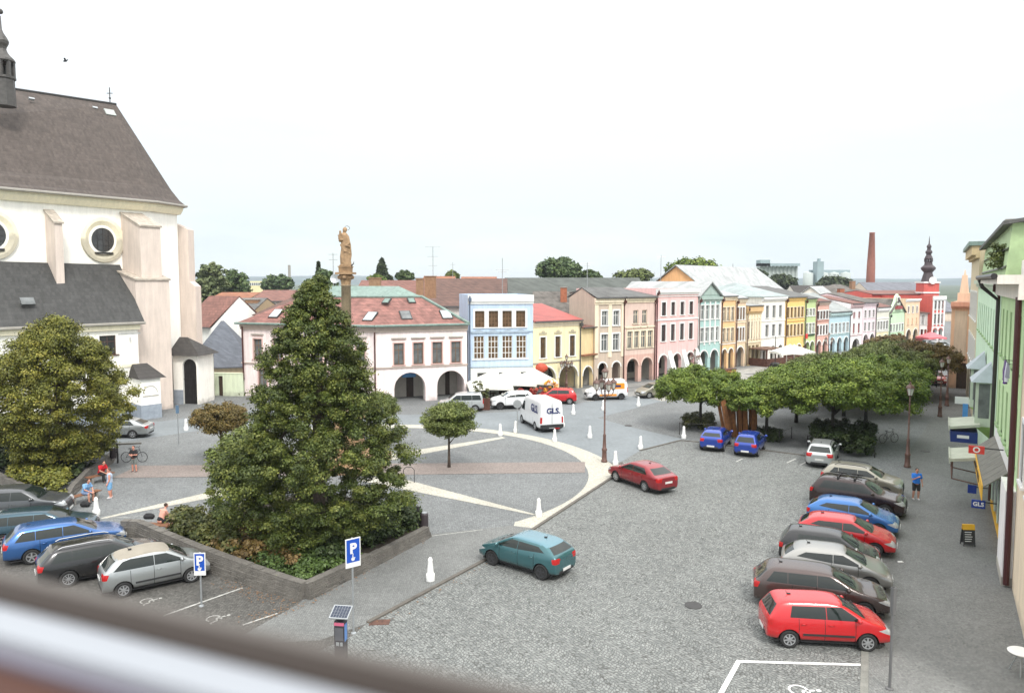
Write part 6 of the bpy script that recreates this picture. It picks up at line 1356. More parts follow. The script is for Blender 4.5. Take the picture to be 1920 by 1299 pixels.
    for ax in (ax_f, ax_r):
        for sy in (1, -1):
            rad = wr+.06; n = 14; y0, y1 = sy*(w*.985), sy*(w-.35)
            for i in range(n):
                a0, a1 = math.pi*i/n-.15, math.pi*(i+1)/n-.15+(.3 if i == n-1 else 0); p0 = (ax+rad*math.cos(a0), wr+rad*math.sin(a0)); p1 = (ax+rad*math.cos(a1), wr+rad*math.sin(a1))
                b.poly([(p0[0], y0*.99, p0[1]), (p1[0], y0*.99, p1[1]), (p1[0], y1, p1[1]), (p0[0], y1, p0[1])])
            b.poly([(ax+rad*math.cos(math.pi*i/n*1.0), y1, wr+rad*math.sin(math.pi*i/n*1.0)) for i in range(n+1)]+[(ax-rad, y1, .15), (ax+rad, y1, .15)])
    b.box(-h+.25, h-.25, -w*.80, w*.80, .17, .23); res['underbody'] = [b.mesh('underbody', PLASTIC)]
    _cars[kind] = (res, s, T, ax_f, ax_r); return _cars[kind]
_wh = {}
def wheel_mesh(wr, style):
    key = (wr, style)
    if key in _wh: return _wh[key]
    b = MB(); t = .105; prof = [(wr*.66, -t), (wr*.92, -t), (wr, -t*.72), (wr, t*.72), (wr*.92, t), (wr*.66, t*.9), (wr*.62, t*.4)]
    b.lathe(prof, 0, 0, 28, ax='y'); ty = b.mesh('wheel', RUBBER, True)
    r = MB(); rr = wr*.66; r.lathe([(rr, t*.86), (rr*.93, t*.92), (rr*.88, t*.5), (.02, t*.45)], 0, 0, 28, 1, ax='y'); r.lathe([(rr*.22, t*.5), (rr*.2, t*.95), (.01, t*.98)], 0, 0, 16, 0, ax='y')
    ns = {'hub': 7, 'alloy': 5, 'dark': 5, 'multi': 10}[style]
    for i in range(ns):
        a = 2*math.pi*i/ns; M = Matrix.Rotation(a, 4, 'Y'); ww = rr*(.17 if ns < 8 else .08); r.M = M; r.add([(-ww, t*.52, rr*.18), (ww, t*.52, rr*.18), (ww*.9, t*.5, rr*.9), (-ww*.9, t*.5, rr*.9), (-ww*.8, t*.93, rr*.18), (ww*.8, t*.93, rr*.18), (ww*.75, t*.88, rr*.9), (-ww*.75, t*.88, rr*.9)], [(4, 7, 6, 5), (0, 4, 5, 1), (1, 5, 6, 2), (3, 7, 4, 0)], 0)
    r.M = None
    for i in range(28):   # rim lip
        a0, a1 = 2*math.pi*i/28, 2*math.pi*(i+1)/28
        r.poly([(rr*.84*math.cos(a0), t*.88, rr*.84*math.sin(a0)), (rr*.84*math.cos(a1), t*.88, rr*.84*math.sin(a1)), (rr*.98*math.cos(a1), t*.93, rr*.98*math.sin(a1)), (rr*.98*math.cos(a0), t*.93, rr*.98*math.sin(a0))][::-1], 0)
    m0 = RIMD if style == 'dark' else RIM
    _wh[key] = (ty, r.mesh('rim', [m0, PLASTIC], False)); return _wh[key]
def car(kind, label, pm, anchor, head, rim='alloy', name='parked_car', trim=None, group=None, rails=False, roof=None, handles=True, xbars=False, cat='car', antenna=True, sidestripe=False):
    """anchor: ('fr'|'rr'|'fl'|'rl', px, py) = ground point under that wheel; head = heading in degrees from +x"""
    res, s, T, ax_f, ax_r = car_meshes(kind); a = R(head); w = s['W']/2; h = s['L']/2; wr = s['wr']
    wk, px, py = anchor; gp = g(px, py); lx = {'f': ax_f, 'r': ax_r, 'n': h, 't': -h}[wk[0]]; ly = {'r': -w+.08, 'l': w-.08, 'c': 0}[wk[1]]
    ox = gp.x-(lx*math.cos(a)-ly*math.sin(a)); oy = gp.y-(lx*math.sin(a)+ly*math.cos(a))
    root = thing(name, label, cat, (ox, oy, .012), a, group)
    MT = {'body': pm, 'side_window': CARGLASS, 'windscreen': CARGLASS, 'rear_window': CARGLASS, 'headlight': HEADL, 'tail_light': TAILL, 'lower_trim': trim or PLASTIC, 'grille': PLASTIC, 'underbody': PLASTIC}
    for nm, ms in res.items():
        for me in ms:
            me = me.copy() if nm in ('body', 'lower_trim') else me
            if nm in ('body', 'lower_trim') or not me.materials: me.materials.clear(); me.materials.append(MT[nm])
            if nm == 'body' and roof:
                me.materials.append(roof); mi = np.zeros(len(me.polygons), np.int32)
                for p in me.polygons:
                    if p.center.z > s['H']-.16 and abs(p.center.y) < w*.70: mi[p.index] = 1
                me.polygons.foreach_set('material_index', mi)
            link(nm, me, root)
    ty, rm = wheel_mesh(wr, rim)
    for x in (ax_f, ax_r):
        for sy in (1, -1):
            o = link('wheel', ty, root, (x, sy*(w-.115), wr), 0 if sy > 0 else math.pi); link('rim', rm, o)
    zc = lerp(T['p'], T['cowl'])
    for sy in (1, -1):
        b = MB(); x = T['cowl']-.30 if s['kind'] != 'van' else 1.75; z = zc+.03 if s['kind'] != 'van' else 1.55; b.ell((x, sy*(w+.085), z+.02), (.075, .11, .085 if s['kind'] != 'van' else .2), 12); b.tube([(x, sy*(w-.06), z-.04), (x, sy*(w+.05), z-.01)], .025, 6); b.build('mirror', pm if sy and s['kind'] != 'van' else PLASTIC, root, True)
        if handles:
            for hx in ((.02, -.85) if s['kind'] in ('hatch', 'sport', 'wagon', 'suv', 'sedan', 'mpv') else (.0,)):
                if s['kind'] == 'van': hx = .7
                b = MB(); zz = T['belt']-.10; b.tube([(hx-.09, sy*(w-.004), zz), (hx, sy*(w+.022), zz+.005), (hx+.09, sy*(w-.004), zz)], .016, 6); b.build('door_handle', pm, root, True)
        if rails:
            b = MB(); zz = s['H']+.03; yy = w*.93-.26; b.tube([(-h+.75, sy*yy, zz-.05), (-h+.9, sy*yy, zz+.01), (-.3, sy*yy, zz+.03), (.15, sy*yy, zz+.0), (.3, sy*yy, zz-.06)], .022, 6); b.build('roof_rail', CHROME if rails == 2 else PLASTIC, root)
        if sidestripe:
            b = MB(); b.box(ax_r+.42, ax_f-.42, sy*(w+.004)-.012, sy*(w+.004)+.012, .47, .53); b.build('rubbing_strip', PLASTIC, root)
    if xbars:
        for x in (-.9, -.1):
            b = MB(); zz = s['H']+.09; b.tube([(x, -w*.72, zz), (x, w*.72, zz)], .025, 6)
            for sy in (1, -1): b.box(x-.05, x+.05, sy*w*.66-.03, sy*w*.66+.03, s['H']-.05, zz)
            for sy in (-.25, .25): b.box(x-.3, x+.3, sy-.03, sy+.03, zz+.01, zz+.07)
            b.build('roof_bar', IRON, root)
    for x, r_ in ((-h-.012, -1), (h+.012, 1)):
        z = .58 if s['kind'] in ('sedan', 'suv', 'wagon') and r_ < 0 else .42
        if r_ < 0 and s['kind'] == 'curvy': z = .70
        if s['kind'] == 'sedan' and r_ < 0: z = .68
        b = MB(); b.box(min(x, x+.02*r_), max(x, x+.02*r_), -.26, .26, z-.055, z+.055); b.build('licence_plate', PLATE, root)
    if antenna and s['kind'] not in ('van', 'svan'):
        b = MB(); x = T['rr']+.45; b.tube([(x, 0, s['H']), (x-.10, 0, s['H']+.12)], .008, 5); b.box(x-.05, x+.07, -.03, .03, s['H']-.01, s['H']+.035); b.build('antenna', PLASTIC, root)
    # wipers and inner seats hint
    b = MB(); z = zc+.035; b.tube([(T['cowl']-.03, -.55, z), (T['cowl']-.13, .05, z+.09)], .010, 4); b.tube([(T['cowl']-.03, .05, z), (T['cowl']-.12, .6, z+.08)], .010, 4); b.build('wiper', PLASTIC, root)
    return root
RED = paint('red', (.50, .008, .012), .05); BROWN = paint('brown', (.075, .052, .047), .5); SILV = paint('silver', (.34, .335, .315), .7, .3); BLK = paint('black', (.018, .018, .019), .3); BLUE = paint('blue', (.03, .15, .42), .35); DRED = paint('dark_brown', (.035, .018, .016), .4)
BEIGE = paint('beige_silver', (.33, .31, .25), .65, .35); WSILV = paint('light_silver', (.47, .49, .49), .6, .35); TEAL = paint('teal', (.045, .135, .15), .45); MAROON = paint('wine_red', (.26, .018, .025), .35); RBLUE = paint('royal_blue', (.018, .055, .33), .3)
NAVY = paint('dark_petrol', (.022, .06, .085), .5); MBLUE = paint('mid_blue', (.035, .12, .33), .5); GREY = paint('graphite', (.09, .095, .10), .5); WHP = paint('white', (.72, .73, .74), .0); SILV2 = paint('cool_silver', (.38, .40, .40), .7, .35)
GR = 'cars parked nose-in along the right kerb'
car('hatch', 'bright red hatchback, nearest of the cars along the right kerb', RED, ('rr', 1479, 1214), -6, 'hub', group=GR, sidestripe=True)
car('wagon', 'dark brown estate car parked directly behind the bright red hatchback', BROWN, ('fr', 1620, 1162), -17, group=GR)
car('hatch2', 'silver hatchback between the dark brown estate and the small black car', SILV, ('fr', 1630, 1112), -21, group=GR)
car('hatch', 'small black hatchback wedged between the silver hatchback and the larger red car', BLK, ('fr', 1611, 1078), -24, group=GR)
car('hatch2', 'red hatchback with tinted windows beside the light blue one', RED, ('fr', 1640, 1045), -27, group=GR)
car('hatch2', 'mid blue liftback between the red hatchback and the dark SUV', BLUE, ('fr', 1647, 1007), -30, group=GR)
car('suv', 'very dark brown SUV with roof bars between the blue car and the beige crossover', DRED, ('fr', 1659, 972), -33, group=GR, xbars=True)
car('csuv', 'beige-silver crossover with black windows, farthest car along the right kerb', BEIGE, ('fr', 1659, 937), -33, group=GR, rails=True)
G2 = 'cars parked nose-in at the grove kerb'
car('wagon', 'silver estate car with rear to us in front of the dark shrubs', WSILV, ('rr', 1564, 875), 62, 'hub', group=G2, rails=True)
car('hatch2', 'royal blue hatchback with dark rear spoiler, left of two blue cars', RBLUE, ('rr', 1357, 846), 64, 'hub', group=G2)
car('hatch', 'royal blue small hatchback, right of two blue cars', RBLUE, ('rr', 1421, 856), 62, 'hub', group=G2)
car('liftback', 'wine red liftback driving away across the cobbles', MAROON, ('rl', 1209, 922), 121, 'hub', name='moving_car')
car('hatch2', 'teal hatchback driving at the edge of the footway in the middle foreground', TEAL, ('rl', 1015, 1087), 142, 'dark', name='moving_car', roof=paint('teal_roof', (.10, .22, .27), .3))
G3 = 'cars parked in the bays at lower left'
car('curvy', 'silver small car with rounded beige fabric roof at lower left', SILV2, ('rr', 232, 1120), 36, 'hub', group=G3, roof=mat('beige_fabric_roof', (.30, .27, .22), .85, var=.08), sidestripe=True)
car('wagon', 'black estate car with silver window trim and multi-spoke wheels left of the silver one', BLK, ('rr', 129, 1100), 36, 'multi', group=G3, rails=2)
car('wagon', 'blue estate car with red tail lights left of the black one', MBLUE, ('nc', 236, 1016), 34, group=G3)
car('wagon', 'dark petrol estate car second from the far left bay', NAVY, ('nc', 186, 1000), 20, group=G3)
car('suv', 'graphite grey SUV, farthest car of the left bays', GREY, ('nc', 134, 965), 14, group=G3)
car('liftback', 'silver saloon parked beside the yellowing tree in front of the sacristy', SILV2, ('rl', 249, 822), 184)
G4 = 'vehicles on the far street'
car('mpv', 'silver small minivan behind the round globe tree', WSILV, ('rl', 891, 772), 186, 'hub', group=G4)
car('csuv', 'white compact SUV with dark wheels in front of the cafe parasols', WHP, ('fl', 938, 768), 190, 'dark', group=G4)
car('hatch', 'red hatchback mostly hidden behind the big white delivery van', RED, ('rl', 1068, 758), 176, 'hub', group=G4)
gls = car('van', 'large white delivery van with blue lettering on its rear doors, driving away', WHP, ('rl', 1004, 807), 108, 'hub', name='delivery_van', cat='van', group=G4)
LB = mat('dark_blue_lettering', (.01, .02, .12), .5, var=0)
hL = SP['van']['L']/2; wv = SP['van']['W']/2
lettering('GLS.', .62, LB, gls, Matrix.Translation((-hL-.012, -.12, 1.72)) @ Matrix(((0, 0, -1, 0), (-1, 0, 0, 0), (0, 1, 0, 0), (0, 0, 0, 1))), bold=.018)
lettering('GLS.', .86, LB, gls, Matrix.Translation((-hL+1.35, wv-.01, 1.75)) @ Matrix(((-1, 0, 0, 0), (0, 0, 1, 0), (0, 1, 0, 0), (0, 0, 0, 1))), bold=.02)
b = MB(); b.box(-hL-.06, -hL+.12, -wv+.05, wv-.05, .42, .66); b.build('bumper', PLASTIC, gls)
b = MB(); b.box(-hL-.014, -hL-.002, -.012, .012, .7, 2.35); b.build('door_gap', PLASTIC, gls)
b = MB(); b.box(-hL-.08, -hL-.06, -.62, -.2, .30, .38); b.build('reflector', TAILL, gls)
sv = car('svan', 'small white van with orange panels and roof equipment near the beige house', WHP, ('fl', 1117, 751), 192, 'dark', name='delivery_van', cat='van', group=G4)
OR = mat('orange_panel', (.85, .30, .02), .5, var=.05); ws = SP['svan']['W']/2
b = MB(); b.box(-1.75, -.15, ws-.05, ws-.02, 1.12, 1.72); b.build('side_panel', OR, sv); b = MB(); b.box(-1.35, -.5, ws-.019, ws-.012, 1.30, 1.52); b.build('panel_marks', LB, sv); b = MB(); b.box(-.9, .9, ws+.0, ws+.015, .42, .62); b.build('side_stripe', OR, sv)
b = MB(); b.box(-1.9, .2, -.6, .6, 1.86, 2.0); b.build('roof_box', WHITE, sv)
car('hatch2', 'beige-silver hatchback facing us left of the leftmost maple', BEIGE, ('fl', 1217, 747), 205, 'hub', group=G4)
G5 = 'cars at the far end of the square'
car('hatch', 'tiny dark car in front of the pink parasol terrace', GREY, ('rc', 1736, 652), 10, group=G5, handles=False)
car('hatch', 'tiny silver-grey car right of the far terrace', SILV2, ('rc', 1752, 655), 15, group=G5, handles=False)
car('csuv', 'tiny white car right above the reddish maple crown', WHP, ('rc', 1757, 664), 25, group=G5, handles=False)
car('hatch', 'tiny red car at the far right end beyond the maples', RED, ('rc', 1768, 673), 30, group=G5, handles=False)
car('hatch', 'dark maroon car parked at the peach house', MAROON, ('nc', 1762, 724), 255, group=G5)
car('suv', 'dark brown vehicle roof showing over the maple crowns on the promenade', DRED, ('rc', 1612, 676), 8, group=G5)
# ================================================================ STREET FURNITURE
b = MB(); b.lathe([(.02, .0), (.175, .0), (.18, .03), (.18, .26), (.165, .30), (.14, .31), (.135, .33), (.095, .80), (.098, .84), (.085, .90), (.05, .95), (.02, .97)], 0, 0, 18)
bme = b.mesh('bollard', mat('bollard_white', (.80, .80, .78), .6, var=.05, fine=.04, dirt=((.4, .38, .34), .1)), True)
for i, (px, py, lab) in enumerate([(807, 1088, 'white bollard on the footway right of the parking sign, nearest to us'), (1010, 968, 'white bollard at the tip of the pale paving ray, beside the dark kerb'), (1201, 842, 'white bollard left end of the kerb beyond the wine red car'),
    (1282, 822, 'white bollard where the grove kerb turns, left of the blue cars'), (1154, 872, 'white bollard partly behind the nose of the wine red car'), (938, 817, 'white bollard on the ring left of the round sign pole'), (967, 811, 'white bollard right beside the round sign pole'),
    (1040, 828, 'white bollard on the ring just below the rear of the delivery van'), (1106, 821, 'white bollard on the asphalt left of the four-lantern lamp'), (1055, 800, 'white bollard half hidden at the right rear corner of the delivery van'),
    (1075, 777, 'white bollard in the road right of the delivery van roof'), (1131, 769, 'white bollard behind the pole of the four-lantern lamp'), (1197, 762, 'white bollard in front of the beige-silver hatchback'), (349, 807, 'white bollard across the road from the church gate'),
    (181, 966, 'white bollard beside the noses of the cars at lower left'), (735, 799, 'white bollard behind the right edge of the tall tree'), (1257, 754, 'far white bollard under the left edge of the leftmost maple')]):
    tag(link('bollard', bme, None, g(px, py)), lab, 'bollard', 'white stone bollards')
LAMPG = mat('lantern_glass', (.55, .55, .50), .15, var=.15, scale=5)
def lantern(root, x, y, z, s=1.):
    s *= .82
    b = MB(); b.M = Matrix.Translation((x, y, z)) @ Matrix.Scale(s, 4)
    b.lathe([(.05, -.12), (.09, -.05), (.15, 0), (.02, .01)], 0, 0, 8)
    for j in range(6): a = j*math.pi/3; b.tube([(.14*math.cos(a), .14*math.sin(a), 0), (.24*math.cos(a), .24*math.sin(a), .45)], .014, 4)
    b.lathe([(.28, .45), (.27, .50), (.20, .60), (.09, .70), (.06, .72), (.07, .78), (.02, .84), (.015, .95)], 0, 0, 6)
    o = b.build('lantern', RUSTY, root); b = MB(); b.M = Matrix.Translation((x, y, z)) @ Matrix.Scale(s, 4); b.lathe([(.125, .01), (.225, .449)], 0, 0, 6); b.build('lantern_glass', LAMPG, o)
def lamp(px, py, lab, h, arms=0, s=1.):
    P = g(px, py); r = thing('street_lamp', lab, 'lamp', P, R(10), 'old-style brown lamp posts'); b = MB()
    b.lathe([(.21, 0), (.21, .12), (.17, .16), (.15, .75), (.18, .80), (.18, .90), (.13, .95), (.09, 1.7), (.10, 1.75), (.10, 1.85), (.06, 1.9), (.045, h*.72), (.035, h-.95)], 0, 0, 12)
    for z in (h*.5, h*.62, h*.72): b.lathe([(.05, z), (.075, z+.02), (.075, z+.06), (.05, z+.08)], 0, 0, 10)
    b.build('post', RUSTY, r, True); lantern(r, 0, 0, h-.95, s)
    if arms:
        for k in range(arms):
            a = k*2*math.pi/arms+.1; c, q = math.cos(a), math.sin(a); zz = h-1.9; b = MB()
            b.tube([(0, 0, zz-.15), (.22*c, .22*q, zz-.28), (.48*c, .48*q, zz-.22), (.62*c, .62*q, zz-.02), (.60*c, .60*q, zz+.1)], .028, 6); b.build('arm', RUSTY, r); lantern(r, .60*c, .60*q, zz+.2, s)
lamp(1133, 866, 'brown lamp post with several lanterns on arms, standing on the plaza ring in the middle', 6.6, 4, 1.1)
lamp(1062, 733, 'lamp post with lanterns on arms in front of the yellow house', 4.4, 4, .9); lamp(1302, 712, 'lamp post with lanterns on arms in front of the salmon and turquoise houses', 4.2, 4, .9)
lamp(1553, 676, 'lamp post with lanterns on arms on the promenade before the terracotta and light blue houses', 4.6, 4, .95)
lamp(1701, 876, 'single-lantern brown lamp post near the man in the blue shirt', 5.65, 0, 1.25); lamp(1762, 781, 'single-lantern lamp post on the right pavement, second in the line', 5.4, 0, 1.1); lamp(1775, 761, 'single-lantern lamp post on the right pavement, farthest in the line before the peach house', 5.1, 0, 1.1)
b = MB(); p = g(1453, 690); b.tube([(p.x, p.y, 0), (p.x, p.y, 4.4)], .05, 6); b.lathe([(.9, 0), (.9, .35), (.8, .38)], p.x, p.y, 14); b.ell((p.x, p.y, .5), (.7, .7, .35), 10); tag(b.build('flag_pole', IRON), 'thin dark pole rising from a round planter on the promenade', 'pole')
SBLUE = mat('sign_blue', (.01, .075, .42), .4, var=0); SWH = mat('sign_white', (.75, .75, .74), .4, var=0)
def psign(px, py, lab, h, rz, w=.5, hh=.75):
    P = g(px, py); r = thing('parking_sign', lab, 'sign', P, R(rz), 'blue parking signs on posts'); b = MB(); b.tube([(0, 0, 0), (0, 0, h)], .035, 8); b.lathe([(.10, 0), (.09, .04), (.04, .06)], 0, 0, 10); b.build('post', ZINC, r)
    b = MB(); b.box(-w/2, w/2, -.065, -.04, h-hh, h, 0); b.box(-w/2+.035, w/2-.035, -.069, -.066, h-hh+.035+(.14 if hh > .8 else 0), h-.035, 1); pl = b.build('sign_plate', [SWH, SBLUE], r)
    MM = Matrix.Translation((0, -.075, h-hh*.36)) @ Matrix.Rotation(R(90), 4, 'X'); lettering('P', .48, SWH, pl, MM, .02)
    q = MB(); z = h-hh*.72+(.03 if hh > .8 else 0); q.M = Matrix.Translation((0, -.073, z)) @ Matrix.Rotation(R(90), 4, 'X')
    q.lathe([(.065, 0), (.065, .006)], -.01, -.02, 12); q.box(-.03, .0, 0, .12, 0, .006); q.box(-.01, .07, .0, .03, 0, .006); q.ell((-.01, .15, .003), (.022, .022, .005), 8); q.build('wheelchair_symbol', SWH, pl)
psign(663, 1187, 'tall blue P parking sign standing on the footway above the parking meter', 3.35, 38, .55, 1.0)
psign(378, 1136, 'blue P sign with wheelchair symbol in front of the silver small car', 2.05, 4, .42, .85)
b = MB(); p = g(970, 812); r = thing('round_sign', 'round traffic sign seen from its grey back, beside the big delivery van', 'sign', p); b.tube([(0, 0, 0), (0, 0, 2.7)], .035, 8); b.build('post', ZINC, r); b = MB(); b.M = Matrix.Translation((0, -.05, 2.35)) @ Matrix.Rotation(R(90), 4, 'X'); b.lathe([(.32, 0), (.33, .02)], 0, 0, 24); b.build('sign_disc', ZINC, r)
b = MB(); p = g(335, 832); r = thing('sign_post', 'thin grey sign post with small plate near the church gate', 'sign', p); b.tube([(0, 0, 0), (0, 0, 2.9)], .03, 6); b.build('post', ZINC, r); b = MB(); b.box(-.12, .12, -.05, -.03, 2.3, 2.9); b.build('sign_plate', mat('dull_blue', (.12, .2, .3), .5), r)
p = g(1668, 1292); r = thing('sign_post', 'slim grey post with a narrow box on top beside the bright red hatchback', 'sign', p, R(112)); b = MB(); b.tube([(0, 0, 0), (0, 0, 3.1)], .04, 8); b.lathe([(.12, 0), (.11, .05), (.05, .07)], 0, 0, 10); b.build('post', mat('grey_post', (.13, .13, .13), .6), r); b = MB(); b.box(-.055, .055, -.07, .05, 2.3, 3.1); b.build('sign_plate', mat('grey_post', (.13, .13, .13), .6), r)
# parking meter with a solar panel
p = g(640, 1252); r = thing('parking_meter', 'dark parking ticket machine with tilted solar panel at the bottom centre', 'parking meter', p, R(-8))
b = MB(); b.box(-.16, .16, -.13, .15, 0, 1.55, 0); b.box(-.16, .16, -.133, -.13, 1.42, 1.52, 1); b.box(-.13, .13, -.136, -.13, .95, 1.35, 2); b.box(-.10, .0, -.139, -.136, .78, .9, 3); b.box(.03, .11, -.139, -.136, .78, .9, 3); b.box(.161, .163, -.1, .12, .9, 1.45, 4); b.tube([(0, 0, 1.55), (0, 0, 1.72)], .09, 8, 0)
b.build('housing', [mat('meter_housing', (.035, .033, .04), .45, var=.1), mat('pink_sticker', (.55, .12, .2), .5), mat('meter_panel', (.10, .10, .11), .3), ZINC, mat('light_blue_panel', (.12, .25, .55), .5)], r)
b = MB(); b.M = Matrix.Translation((.02, 0, 1.80)) @ Matrix.Rotation(R(22), 4, 'X'); b.box(-.30, .30, -.27, .27, -.02, .02, 0); sp_ = b.build('solar_panel', ZINC, r)
b = MB(); b.M = Matrix.Translation((.02, 0, 1.80)) @ Matrix.Rotation(R(22), 4, 'X')
for i in range(6):
    for j in range(4): b.box(-.27+i*.09+.004, -.27+i*.09+.086, -.24+j*.12+.004, -.24+j*.12+.116, .021, .024)
b.build('cells', mat('solar_cell', (.03, .04, .065), .25, var=.1), sp_)
def bin_(px, py, lab, rz=0):
    r = thing('litter_bin', lab, 'litter bin', g(px, py), R(rz)); b = MB(); b.tube([(0, 0, 0), (0, 0, 1.35)], .06, 8); b.build('post', IRON, r); b = MB(); b.lathe([(.17, .35), (.19, .37), (.19, .98), (.15, 1.02), (.05, 1.03)], .30, 0, 16); b.box(.05, .15, -.03, .03, .7, .8); b.build('container', mat('bin_steel', (.045, .035, .038), .5), r); b = MB(); b.lathe([(.13, 1.0), (.13, 1.06), (.04, 1.08)], .30, 0, 12); b.build('ashtray', ZINC, r)
bin_(784, 1001, 'dark litter bin on a post at the right end of the planter wall'); bin_(221, 868, 'dark litter bin on a post beside the bicycle and the seated people', 180)
b = MB(); p = g(766, 905)
b.tube([(p.x-.3, p.y, 0), (p.x-.3, p.y, .8), (p.x-.15, p.y, .95), (p.x+.2, p.y, .95), (p.x+.35, p.y, .8), (p.x+.35, p.y, 0)], .025, 6); tag(b.build('bike_stand', IRON), 'black hoop bike stand behind the right edge of the tall tree', 'bike stand')
def bench(px, py, lab, rz, L_=2.0):
    r = thing('bench', lab, 'bench', g(px, py), R(rz), 'wooden benches by the planters')
    for k in range(4): b = MB(); b.box(-L_/2, L_/2, -.22+k*.115, -.22+k*.115+.10, .40, .44); b.build('slat', WOOD, r)
    for x in (-L_/2+.25, L_/2-.25): b = MB(); b.box(x-.06, x+.06, -.2, .22, 0, .40); b.build('leg', mat('concrete_leg', (.25, .24, .22), .9, var=.15), r)
    return r
bench(312, 1000, 'wooden bench with the bare-backed man, behind the left planter wall', -8, 2.6); bench(158, 940, 'wooden bench with the person in light blue, by the curved planter wall', 65, 1.8); bench(188, 903, 'wooden bench with the person in red, by the curved planter wall', 60, 1.6)
# bicycles
def bike(px, py, lab, rz, m):
    r = thing('bicycle', lab, 'bicycle', g(px, py), R(rz))
    for x in (-.52, .52):
        b = MB(); pts = [(x+.33*math.cos(2*math.pi*i/24), 0, .34+.33*math.sin(2*math.pi*i/24)) for i in range(25)]; b.tube(pts, .02, 6, caps=False); wo = b.build('wheel', RUBBER, r); b = MB()
        for i in range(9): a = 2*math.pi*i/9; b.tube([(x, 0, .34), (x+.32*math.cos(a), 0, .34+.32*math.sin(a))], .004, 3)
        b.build('spokes', ZINC, wo)
    b = MB(); 
    for p_, q_ in (((-.52, 0, .34), (-.08, 0, .30)), ((-.08, 0, .30), (.36, 0, .82)), ((-.08, 0, .30), (-.22, 0, .86)), ((-.20, 0, .80), (.35, 0, .85)), ((-.52, 0, .34), (-.20, 0, .78)), ((.52, 0, .34), (.33, 0, .98))): b.tube([p_, q_], .018, 6)
    b.build('frame', m, r); b = MB(); b.tube([(.33, 0, .98), (.33, 0, 1.04)], .016, 6); b.tube([(.22, -.28, 1.05), (.34, -.12, 1.04), (.34, .12, 1.04), (.22, .28, 1.05)], .014, 6); b.build('handlebar', PLASTIC, r); b = MB(); b.ell((-.23, 0, .92), (.14, .07, .035), 10); b.tube([(-.22, 0, .84), (-.23, 0, .91)], .014, 5); b.build('saddle', PLASTIC, r)
bike(252, 866, 'bicycle behind the standing person in the dark top on the left', 4, mat('bike_dark_grey', (.06, .06, .065), .4)); bike(1666, 830, 'dark bicycle leaning under the maples right of the silver estate car', 15, mat('bike_black', (.02, .02, .02), .4))
# wooden posts sculpture under the second maple
r = thing('wooden_posts', 'cluster of tall leaning orange-brown split wooden posts under the maples', 'wooden posts', g(1388, 818)); rs = np.random.RandomState(8)
for i in range(15):
    x = -1.1+2.2*(i/14)+.1*rs.randn(); y = .35*rs.randn(); hgt_ = 2.6+.5*rs.rand(); w_ = .11+.06*rs.rand(); lx = -.55 if i < 5 else -.22+.2*rs.rand(); q = MB(); q.M = Matrix.Translation((x, y, 0))
    q.add([(-w_, -w_, 0), (w_, -w_, 0), (w_, w_, 0), (-w_, w_, 0), (lx-w_*1.1, -w_, hgt_), (lx+w_*1.0, -w_, hgt_+.1*rs.randn()), (lx+w_, w_, hgt_+.05), (lx-w_, w_, hgt_-.1)], [(0, 3, 2, 1), (4, 5, 6, 7), (0, 1, 5, 4), (1, 2, 6, 5), (2, 3, 7, 6), (3, 0, 4, 7)])
    q.build('post', mat('weathered_orange_wood', (.33, .135, .045), .85, var=.35, scale=5, streak=.4, fine=.2), r)
def railposts(pts, lab, h=1.0, rail=True):
    P = [g(*p) for p in pts]; r = thing('low_fence', lab, 'fence', P[0])
    for p in P: d_ = p-P[0]; b = MB(); b.tube([d_, d_+Vector((0, 0, h))], .035, 6); b.build('post', IRON, r)
    if rail:
        for z in (h*.92,): b = MB(); b.tube([p-P[0]+Vector((0, 0, z)) for p in P], .015, 5); b.build('rail', IRON, r)
railposts([(1274, 815), (1326, 817), (1340, 817)], 'thin dark post-and-rail fence round the low hedge under the leftmost maple'); railposts([(1419, 820), (1424, 829)], 'short grey rail right of the wooden posts', 1.0); railposts([(1461, 830), (1484, 822)], 'two dark posts with a rail right of the second maple trunk', .9); railposts([(1514, 836), (1640, 858)], 'thin rail in front of the dark shrubs by the silver estate car', .8)
# A-board
p = g(1814, 1022); r = thing('sandwich_board', 'yellow-topped blackboard sandwich board on the right pavement', 'sandwich board', p, R(-6)); r.scale = (.85, .85, .92)
for s_ in (-1, 1):
    b = MB(); b.M = Matrix.Translation((0, s_*.2, 0)) @ Matrix.Rotation(R(s_*9), 4, 'X'); b.box(-.3, .3, -.015, .015, .1, 1.05, 0); b.box(-.3, .3, -.02, .02, .82, 1.08, 1); b.box(-.3, -.26, -.02, .02, 0, .1, 0); b.box(.26, .3, -.02, .02, 0, .1, 0)
    if s_ < 0:
        for k in range(5): b.box(-.22, .1+.03*(k % 3), -.024, -.016, .25+k*.11, .28+k*.11, 2)
    b.build('board', [mat('blackboard', (.03, .032, .034), .6), YEL, SWH], r)
b = MB(); p = g(1688, 1054); b.slab([(p.x-.12, p.y-.06), (p.x+.12, p.y-.04), (p.x+.1, p.y+.07), (p.x-.1, p.y+.05)], .012, .045); tag(b.build('paper_scrap', WHITE), 'white scrap of paper lying on the right pavement', 'litter')
p = g(1912, 1262); r = thing('white_table', 'small white round table at the very bottom right of the pavement', 'table', p); b = MB(); b.lathe([(.35, .68), (.36, .70), (.33, .72)], 0, 0, 20); b.build('table_top', WHITE, r)
for k in range(3): b = MB(); a = k*2.09; b.tube([(.05*math.cos(a), .05*math.sin(a), .68), (.3*math.cos(a), .3*math.sin(a), 0)], .02, 6); b.build('leg', ZINC, r)
